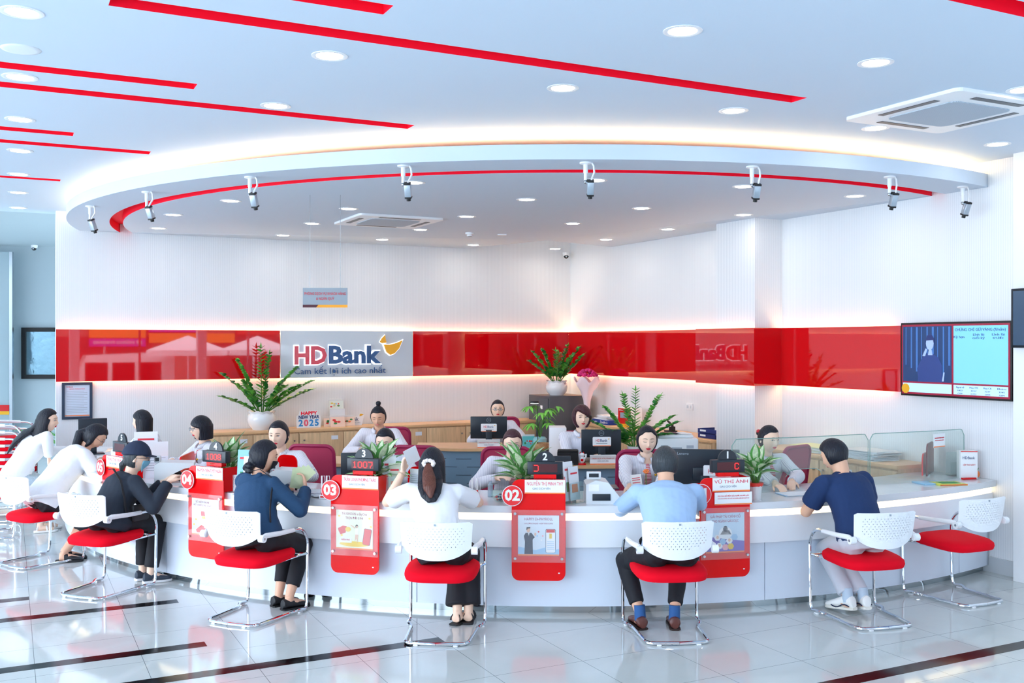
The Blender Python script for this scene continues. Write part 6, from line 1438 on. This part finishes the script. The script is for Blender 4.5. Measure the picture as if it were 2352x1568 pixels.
    # ---- shoes
    for i in (0, 1):
        an = AN[i]; fyaw, lift = FT[i][1], FT[i][2]; MF = Matrix.Translation(an - Vector((0, 0, .085))) @ rotz(fyaw) @ Matrix.Rotation(-lift * 4, 4, 'X')
        L_ = .23 if female else .26; spec = {'black': ('#14161c', '#0d0e12', .055), 'brown': ('#5a2a22', '#2a1712', .065), 'white': ('#f0f1ee', '#e8e6dc', .075), 'grey': ('#2f3b4a', '#eef0f2', .06), 'sandal': ('#15171d', '#15171d', .03), 'clog': ('#15171d', '#15171d', .06), 'whitesandal': ('#efece8', '#f4f2ee', .035)}[shoe]
        um = mat('shoe_' + shoe, spec[0], .4 if shoe in ('brown', 'clog') else .6); smt = mat('sole_' + shoe, spec[1], .6); rings = []; x0 = -.062
        pr = [(0, .62, .8), (.04, .95, 1.15), (.16, 1.0, 1.25), (.32, .92, 1.2), (.5, .98, .95), (.7, 1.12, .72), (.86, 1.0, .55), (.96, .7, .42), (1.0, .3, .25)]
        thk = .022 if shoe in ('white', 'clog', 'whitesandal', 'grey') else .014
        sr = [[(.040 * wq * math.cos(2 * PI * k / 20), x0 + L_ * t + (.0), thk * .5 + thk * .5 * (1 if math.sin(2 * PI * k / 20) > 0 else -1) * abs(math.sin(2 * PI * k / 20)) ** .3) for k in range(20)] for t, wq, hq in pr]
        so_ = MB().rings(sr, MF).obj('shoe_sole', smt, root)
        if 'sandal' in shoe:
            for t_ in (.5, .66): MB().tube([MF @ Vector((.046 * math.cos(a), x0 + L_ * t_ + .012 * math.cos(a), .018 + .05 * math.sin(a))) for a in [PI * k / 8 for k in range(9)]], .009, 6, flat=.5).obj('sandal_strap', um, root)
            MB().tube([MF @ Vector((.036 * math.cos(a), x0 + .03 + .02 * math.sin(a), .03 + .05 * math.sin(a))) for a in [PI * k / 8 for k in range(9)]], .007, 6, flat=.5).obj('sandal_strap', um, root)
        else:
            ht = spec[2]; rings = [[(.038 * wq * math.cos(2 * PI * k / 20), x0 + .004 + (L_ - .008) * t, .012 + (ht * hq) * .5 + (ht * hq) * .5 * math.sin(2 * PI * k / 20)) for k in range(20)] for t, wq, hq in (pr if shoe != 'clog' else pr[3:])]
            sh_ = MB().rings(rings, MF).obj('shoe_upper', um, root)
            if shoe == 'white':
                MB().tube([MF @ Vector((.041, x0 + .02 + .02 * k, .03 + .012 * math.sin(k * .8))) for k in range(9)], .0045, 5).obj('shoe_stripe', mat('navy_stripe', '#1d2c4c', .6), root); MB().tube([MF @ Vector((-.041, x0 + .02 + .02 * k, .03 + .012 * math.sin(k * .8))) for k in range(9)], .0045, 5).obj('shoe_stripe', MC['navy_stripe'], root)
        if shoe in ('brown', 'white') : MB().tube([AN[i] + Vector((0, 0, -.03)), AN[i] + Vector((0, 0, .05)) + (KN[i] - AN[i]) * .06], [.040, .038], 14).obj('sock', mat('sock_blue', '#2a5a94', .8) if shoe == 'brown' else mat('sock_grey', '#b9cbdc', .8), root)
    root['_n'] = 0; del root['_n']
    return root, dict(N=N, SH=SH, EL=EL, WR=WR, HM=HMs, HIP=HIP, KN=KN, inv=inv, fr=fr, sp=sp)
def chair_at(k, dy=0.0, dx=0.0):
    c, rz = CHAIR[k]; f_ = Vector((-math.sin(rz), math.cos(rz), 0)); r_ = Vector((math.cos(rz), math.sin(rz), 0)); return c + f_ * dy + r_ * dx, rz
M_wcot = mat('white_cotton', '#eff2f7', .8); M_ltblue = mat('light_blue_shirt', '#a9c9ee', .75); M_navyp = mat('navy_polo', '#12305e', .85); M_hood = mat('navy_hoodie', '#1d4468', .85, noise=.2, nscale=120); M_char = mat('charcoal_jacket', '#1e2836', .85); M_denim = mat('pale_denim', '#b5c8d6', .8, noise=.3, nscale=60); M_greyp = mat('pale_grey_trousers', '#c9ced8', .8)
PE = {}
# ---------------------------------------------------------------- customers
p_, rz = chair_at('G', .02); PE['P7'] = person('young man in a navy polo and pale grey trousers leaning on the counter', p_, rz + .12, D(1916, 1046, 7.32), rz + .55, .45, s=1.0, female=False, skin=M_skin2, hair='short', top=M_navyp, sleeve='short', bottom=M_greyp, leg='long', wl=D(1885, 1128, 7.42), wr=D(1925, 1128, 7.50), el=(-1, -.2, -.9), er=(1, -.3, -.8), feet=[((-.02, .12), .2, .03), ((.10, .10), -.1, .03)], shoe='white', collar=M_navyp, loose=1.2, shyaw=rz + .25, shoulder=.20)
p_, rz = chair_at('F', -.04); PE['P6'] = person('man in a light blue shirt and black trousers seen from behind', p_, rz - .02, D(1528, 1067, 7.12), rz - .15, .30, s=1.04, female=False, skin=M_skin2, hair='short', hairm=M_hairg, top=M_ltblue, sleeve='long', leg='ankle', wl=D(1462, 1134, 7.34), wr=D(1548, 1134, 7.36), el=(-.75, -.5, -.5), er=(.75, -.5, -.5), feet=[((-.17, .16), .15, 0), ((.06, .14), -.1, 0)], shoe='brown', kneesplay=.28, collar=M_ltblue, loose=1.3, shyaw=rz, shoulder=.20)
p_, rz = chair_at('E', .02); PE['P5'] = person('woman in a white tee with a scrunchie ponytail holding up a paper slip', p_, rz - .05, D(993, 1066, 6.98), rz - .05, .15, s=.98, skin=M_skin, hair='half', top=M_wcot, sleeve='short', leg='wide', wl=D(926, 1083, 7.18), wr=D(1060, 1138, 7.30), el=(-1, .3, -1), er=(1, -.4, -.3), feet=[((.06, .22), -.3, 0), ((.13, .26), .1, 0)], shoe='sandal', loose=1.15, shyaw=rz - .05, handl=((.1, .1, 1), (.9, -.3, 0)), curl=(.8, .6), shoulder=.17)
p_, rz = chair_at('D', .02); PE['P4'] = person('woman in a navy hoodie and black face mask counting pale banknotes', p_, rz - .02, D(606, 1048, 7.38), rz - .75, .25, s=1.02, skin=M_skin2, hair='lowbun', top=M_hood, sleeve='long', leg='ankle', wl=D(672, 1118, 7.55), wr=D(702, 1120, 7.42), el=(-1, -.2, -1), er=(.9, -.2, -1), feet=[((-.01, .27), -.4, 0), ((.12, .22), -.45, 0)], shoe='black', mask=mat('black_mask', '#161a22', .8), loose=1.7, shyaw=rz - .25, handl=((.2, .3, .8), (.8, -.3, .2)), handr=((-.2, .3, .9), (-.9, -.1, 0)), curl=(.7, .9))
p_, rz = chair_at('C', .02); PE['P3'] = person('person in a dark cap, glasses, blue face mask and charcoal jacket', p_, rz - .08, D(314, 1050, 8.08), -1.35, .15, s=1.02, skin=M_skin, hair='cap', hairm=M_hairg, top=M_char, sleeve='long', leg='long', wl=D(376, 1105, 8.12), wr=D(388, 1106, 7.95), el=(-.8, -.2, -1), er=(.6, -.5, -1), feet=[((.0, .36), -.5, 0), ((.13, .32), -.6, 0)], shoe='grey', mask=mat('blue_mask', '#7fc3de', .7), glasses=True, loose=2.0, shyaw=rz - .5, curl=(.9, .9), hem=-.2)
p_, rz = chair_at('B', .02, .04); PE['P2'] = person('woman in a loose white blouse bent over the counter writing', p_, rz - .25, D(218, 1002, 9.25), -1.25, .75, s=1.0, skin=M_skin2, hair='tied', top=M_wcot, sleeve='short', leg='crop', wl=D(236, 1056, 9.45), wr=D(230, 1062, 9.2), el=(-.8, -.3, -.3), er=(.8, -.5, -.35), feet=[((.04, .18), -.4, 0), ((.12, .12), -.5, 0)], shoe='clog', loose=2.1, shyaw=rz - .4, hem=-.2, glasses=True)
PE['P1'] = person('long-haired woman in a white blouse and pale jeans at the far left of the counter', (-5.12, 10.24, 0), -1.12, D(110, 966, 10.2), -1.45, .08, s=1.0, skin=M_skin, hair='long', top=M_wcot, sleeve='long', bottom=M_denim, leg='long', wl=D(158, 1034, 10.55), wr=D(112, 1050, 9.95), el=(-.8, -.3, -.4), er=(1, .5, -.6), feet=[((-.06, .28), 0, 0), ((.12, .24), 0, 0)], shoe='whitesandal', loose=1.5, shyaw=-1.2, handr=((.1, -.1, -1), (1, .2, 0)), curl=(.6, .35), collar=M_wcot, lips=M_lip)
# ---------------------------------------------------------------- cashiers and office staff
def staff(key, label, px, py, Y, face, pitch, hair, back=.13, glasses=False, lips=M_lip, look='ahead', wl=None, wr=None, body=None, hairm=None, s=.98, tie=True, skin=None, **k):
    H = D(px, py, Y); bd = face if body is None else body; f_ = Vector((-math.sin(bd), math.cos(bd), 0)); pv = Vector((H.x, H.y, 0)) - f_ * back
    PE[key] = person(label, pv, bd, H, face, pitch, s=s, skin=skin or M_skin, hair=hair, hairm=hairm, top=M_stripe, wl=wl, wr=wr, glasses=glasses, lips=lips, look=look, collar=M_stripe, tie=tie, feet=[((-.09, .30), 0, 0), ((.09, .30), 0, 0)], seat=.50, **k)
    return pv, bd
cs = []
cs.append((staff('S1', 'cashier with shoulder-length black hair in profile facing left', 326, 968, 10.3, 1.45, .05, 'bobside', tie=False, lips=M_lipn), None))
cs.append((staff('S2', 'cashier with glasses and a black bob looking to the left', 462, 984, 9.4, 2.25, .08, 'bob', glasses=True), 'crimson office chair seen from the side left of the bobbed cashier'))
cs.append((staff('S3', 'cashier facing the navy hoodie woman, dark hair tied back', 640, 998, 8.65, 2.95, .18, 'backbun', s=1.04, wl=D(668, 1092, 8.3), wr=D(606, 1092, 8.3)), 'crimson office chair right of the cashier facing the navy hoodie woman'))
cs.append((staff('S4', 'staff woman with a top bun looking down, by the back cabinets', 869, 957, 10.5, 3.1, .38, 'bun', look='down', tie=False, lips=M_lipn, skin=M_skin2), 'crimson office chair behind the woman with a top bun'))
cs.append((staff('S5', 'cashier with glasses mostly hidden by the plant behind stand 03', 885, 1013, 8.55, 3.0, .35, 'backbun', glasses=True), 'crimson office chair hidden behind stand 03, left of the white sheet'))
cs.append((staff('S6', 'woman with thin glasses and pulled-back hair behind the far badge monitor', 1143, 940, 12.0, 3.2, .02, 'backbun', glasses=True, tie=False), 'crimson office chair behind the far woman with thin glasses'))
cs.append((staff('S7', 'cashier with brown-black hair and glasses behind the plant at stand 02', 1177, 1016, 8.4, 3.2, .32, 'backbun', glasses=True, hairm=M_hairb), 'crimson office chair left of the cashier at stand 02'))
cs.append((staff('S8', 'woman with short brown hair and red lipstick behind the near badge monitor', 1336, 959, 9.95, 3.3, .02, 'pixie', hairm=M_hairb, tie=False, look='right', wr=D(1362, 1045, 9.75)), 'crimson office chair left of the woman with short brown hair'))
cs.append((staff('S9', 'cashier with centre-parted black hair holding a leaflet before the blue shirt man', 1486, 1010, 8.15, 3.18, .20, 'centre', look='down', wr=D(1448, 1122, 7.66), wl=D(1512, 1121, 7.66)), 'crimson office chair left of the centre-parted cashier'))
cs.append((staff('S10', 'rightmost cashier smiling behind the glass screen towards the navy polo man', 1766, 1008, 8.3, -2.65, .18, 'backbun', body=-2.85, wl=D(1818, 1106, 7.95), wr=D(1784, 1112, 7.78), el=(-1, 0, -.35), er=(1, 0, -.35)), 'crimson office chair behind the glass screen right of the rightmost cashier'))
# office chairs beside / behind their users, at the places seen
dch(416, 9.6, 2.0, cs[1][1]); dch(693, 8.95, 2.95, cs[2][1]); dch(889, 10.85, 3.1, cs[3][1]); dch(938, 8.85, 2.95, cs[4][1]); dch(1154, 12.35, 3.2, cs[5][1]); dch(1166, 8.75, 3.2, cs[6][1]); dch(1325, 10.35, 3.2, cs[7][1]); dch(1486, 8.5, 3.2, cs[8][1]); dch(1882, 8.9, -2.4, cs[9][1])
# ---------------------------------------------------------------- things people hold or wear
def held(name, M_, w_, h_, col, label, cat):
    o = MB().box((0, 0, 0), (w_, .0012, h_), M_).obj(name, mat('held_' + name, col, .6)); tag(o, label, cat); return o
held('paper_slip', Matrix.Translation(D(946, 1046, 7.14)) @ TR(ry=-.45, rz=.3, rx=.5), .10, .14, '#f2f6fa', 'white paper slip held up by the ponytailed woman', 'paper')
ns = [held('banknote', Matrix.Translation(D(682 + 6 * k, 1098 - 2 * k, 7.46 - .004 * k)) @ TR(ry=.15 + .22 * k, rz=.2), .085, .15, '#d3dfb4', 'pale green banknote in the hands of the navy hoodie woman', 'banknote') for k in range(4)]
for o in ns: o['group'] = 'banknotes held by the navy hoodie woman'
lf_ = held('leaflet', Matrix.Translation(D(1462, 1108, 7.64)) @ TR(ry=-.12, rx=-.2), .085, .125, '#f4f2ee', 'small white leaflet held by the centre-parted cashier', 'leaflet')
for z_ in (.035, .02, .0): MB().box((0, -.0012, z_), (.06, .0006, .006), lf_.matrix_world @ Matrix.Translation(D(1462, 1108, 7.64)) @ TR(ry=-.12, rx=-.2)).obj('print_line', M_redink, lf_)
fw = empty('clip_flower', D(1484, 1082, 7.74), 0, 'orange artificial flower clipped near the cashier at stand 01', 'flower')
for k in range(6): MB().ell((.014 * math.cos(k * 1.05), 0, .010 * math.sin(k * 1.05)), (.012, .008, .009), nu=8, nv=6).obj('petal', M_orange, fw)
MB().cyl((0, 0, 0), (.0, .0, -.12), .003, n=6).obj('stem', M_stem, fw)
# shoulder strap and small bag of the hoodie woman and the capped person, hood, belt
r_, q = PE['P4']; M_strap = mat('black_strap', '#12141a', .6); fr = q['fr']; pts = []
for t, a in ((.94, .35), (.97, .75), (.85, 1.35), (.6, 1.30), (.35, 1.22), (.15, 1.2)):
    c, d, r, f = fr(t); f = f if f.y < 0 else -f; pts.append(c + r * (.19 * math.sin(a)) + f * (.165 * math.cos(a)))
MB().tube(pts, .008, 6, flat=.4).obj('bag_strap', M_strap, r_)
c, d, r, f = fr(.9); f = f if f.y < 0 else -f; hd = MB(); hr_ = []
for k in range(17):
    a = PI * (.02 + .96 * k / 16); hr_.append(c + r * (.10 * math.cos(a)) + f * (.06 + .06 * math.sin(a)) + Vector((0, 0, .035 - .07 * math.sin(a))))
hd.tube(hr_, [.012] + [.026] * 15 + [.012], 10); c2 = c + f * .115 - Vector((0, 0, .03)); hd.ell(tuple(c2), (.085, .035, .07)); remesh(hd, 'hood', M_hood, r_, .008, 3, .5, .01)
r_, q = PE['P3']; fr = q['fr']; pts = []
for t, a in ((.95, -.5), (.9, .1), (.7, .8), (.45, 1.2), (.2, 1.45), (.1, 1.8)):
    c, d, r, f = fr(t); f = f if f.y < 0 else -f; pts.append(c + r * (.21 * math.sin(a)) + f * (.165 * math.cos(a)))
MB().tube(pts, .010, 6, flat=.4).obj('bag_strap', M_strap, r_)
bg_ = q['HIP'][1] + Vector((.13, .12, .06)); MB().box(tuple(bg_), (.04, .16, .13), bev=.015).obj('shoulder_bag', M_strap, r_)
r_, q = PE['P6']; c, d, r, f = q['fr'](.13); MB().tube([c + r * (.192 * math.cos(a)) + f * (.148 * math.sin(a)) for a in [2 * PI * k / 32 for k in range(32)]], .017, 8, closed=True, flat=.35, up=d).obj('belt', mat('black_belt', '#16161b', .3), r_)
for k in ('P5', 'P1'):
    r_, q = PE[k]; w_ = q['WR'][0 if k == 'P5' else 1]; e_ = q['EL'][0 if k == 'P5' else 1]; dr = (w_ - e_).normalized(); s1 = dr.orthogonal().normalized(); s2 = dr.cross(s1); c = w_ - dr * .02
    MB().tube([c + (s1 * math.cos(a) + s2 * math.sin(a)) * .031 for a in [2 * PI * j / 20 for j in range(20)]], .004, 6, closed=True).obj('bracelet', mat('bracelet_' + k, '#c9b39a' if k == 'P5' else '#1b1b20', .3), r_)
for k in ('S3', 'S2', 'S9'):
    r_, q = PE[k]; c, d, r, f = q['fr'](.8); f = f if f.y > 0 else -f; MB().ell(tuple(c + f * .135 + r * (-.06)), (.010, .010, .010), nu=10, nv=8).obj('lapel_badge', M_yel, r_)
# ================================================================ street in front of the glazed facade (mirrored in the red band)
UCAM = uv_of((0, 0))[0]; VCAM = uv_of((0, 0))[1]
def RU(px, V):       # u of what the back wall band mirrors at image column px, at distance V
    ub = onB(px, 800, BD)[0]; return UCAM + (ub - UCAM) * (V + VCAM) / VCAM
struct(uvbox(MB(), -60, 30, 16.9, 70, -.72, -.6).obj('ground_street', mat('asphalt', '#8d9094', .85)))
struct(uvbox(MB(), -60, 30, 16.5, 19.0, -.6, -.02).obj('ground_pavement', mat('paving', '#b5b3ac', .8)))
sh = empty('shop_building', UV(-4, 31, -.6), AB, 'row of shops across the street with orange and purple sign boards', 'building')
MB().box((0, -2.5, 4.2), (60, 5, 8.4)).obj('wall', mat('shop_wall', '#7d6a62', .8), sh)
def sx(px): return RU(px, 30.8) + 4
def board(px0, px1, z0, z1, col, t=None, tc=None):
    x0, x1 = sorted((sx(px0), sx(px1))); b = MB().box(((x0 + x1) / 2, .12, (z0 + z1) / 2), (x1 - x0, .2, z1 - z0)).obj('sign_board', mat('board_' + col.strip('#'), col, .5), sh)
    if t: text(t, (z1 - z0) * .5, Matrix.Translation(((x0 + x1) / 2, .24, (z0 + z1) / 2)) @ rotz(PI), tc, b, wid=(x1 - x0) * .85)
board(205, 335, 2.75, 4.2, '#f08a2a', 'CHĂN - DRAP - GỐI NỆM - MÙNG', M_redink); board(205, 335, 2.4, 2.72, '#7a2fa8', 'LÊ HỒNG PHONG', M_paper)
board(343, 470, 3.0, 4.4, '#7a2fa8', 'VIỆT', M_paper); board(343, 540, 2.55, 2.95, '#f08a2a'); board(545, 640, 2.9, 4.0, '#b43a30')
for k in range(9):
    x = -24 + k * 6; f_ = MB().box((x, .02, 1.5), (3.6, .1, 2.6)).obj('shop_front', mat('shop_dark', '#2c2a30', .4), sh); MB().box((x, .08, 1.5), (.08, .06, 2.6)).obj('shutter_post', M_steel, f_)
for k in range(9): MB().box((-24 + k * 6, .05, 6.3), (2.2, .1, 1.4)).obj('window', mat('upper_glass', '#5c6c78', .2), sh)
va0, va1 = RU(392, 22), RU(140, 22)
vn = empty('van', UV((va0 + va1) / 2, 22, -.6), AB + PI, 'white minibus with a red and orange stripe parked outside, mirrored in the band', 'van'); LV = abs(va0 - va1)
MB().prism([(-LV / 2, .35), (LV / 2, .35), (LV / 2, 1.0), (LV / 2 - .25, 1.25), (LV / 2 - .7, 2.15), (-LV / 2 + .1, 2.25), (-LV / 2, 2.1)], -.9, .9).obj('body', mat('van_white', '#eef1f4', .15, coat=.5), vn)
for k in range(3): MB().box((-LV / 2 + .75 + k * LV * .24, -.905, 1.62), (LV * .2, .02, .62)).obj('window', mat('van_glass', '#20262e', .05), vn)
MB().box((0, -.905, .95), (LV * .98, .02, .16)).obj('stripe', M_red, vn); MB().box((0, -.905, .83), (LV * .98, .02, .07)).obj('stripe', M_orange, vn)
text('HDBank', .22, TR((.2, -.925, .98)), M_paper, vn)
for x in (-LV * .3, LV * .3):
    for y in (-.82, .82): MB().cyl((x, y - .1, .35), (x, y + .1, .35), .35, n=24).obj('wheel', M_blk, vn)
for px, V, lab in ((432, 20.0, 'white parasol outside, mirrored left of the logo panel'), (592, 20.5, 'white parasol outside, nearest the logo panel in the mirror image')):
    ps = empty('parasol', UV(RU(px, V), V, -.6), AB, lab, 'parasol', 'white parasols on the pavement'); MB().cyl((0, 0, 0), (0, 0, 2.6), .025).obj('pole', M_steel, ps)
    MB().lathe([(1.25, 2.15), (1.24, 2.32), (.0001, 2.78), (.0001, 2.75), (1.22, 2.30)], 8, smooth=False).obj('canopy', mat('canopy_white', '#f3f1f4', .7), ps); MB().lathe([(.0001, 0), (.25, 0), (.25, .08), (.0001, .08)], 16).obj('base', M_grey, ps)
# glazing bars and red pilasters of the facade
for u in (-11.1, -7.6, -4.25, -1.3): struct(uvbox(MB(), u - .03, u + .03, 16.4, 16.46, 0, 3.1).obj('window_mullion', M_steel))
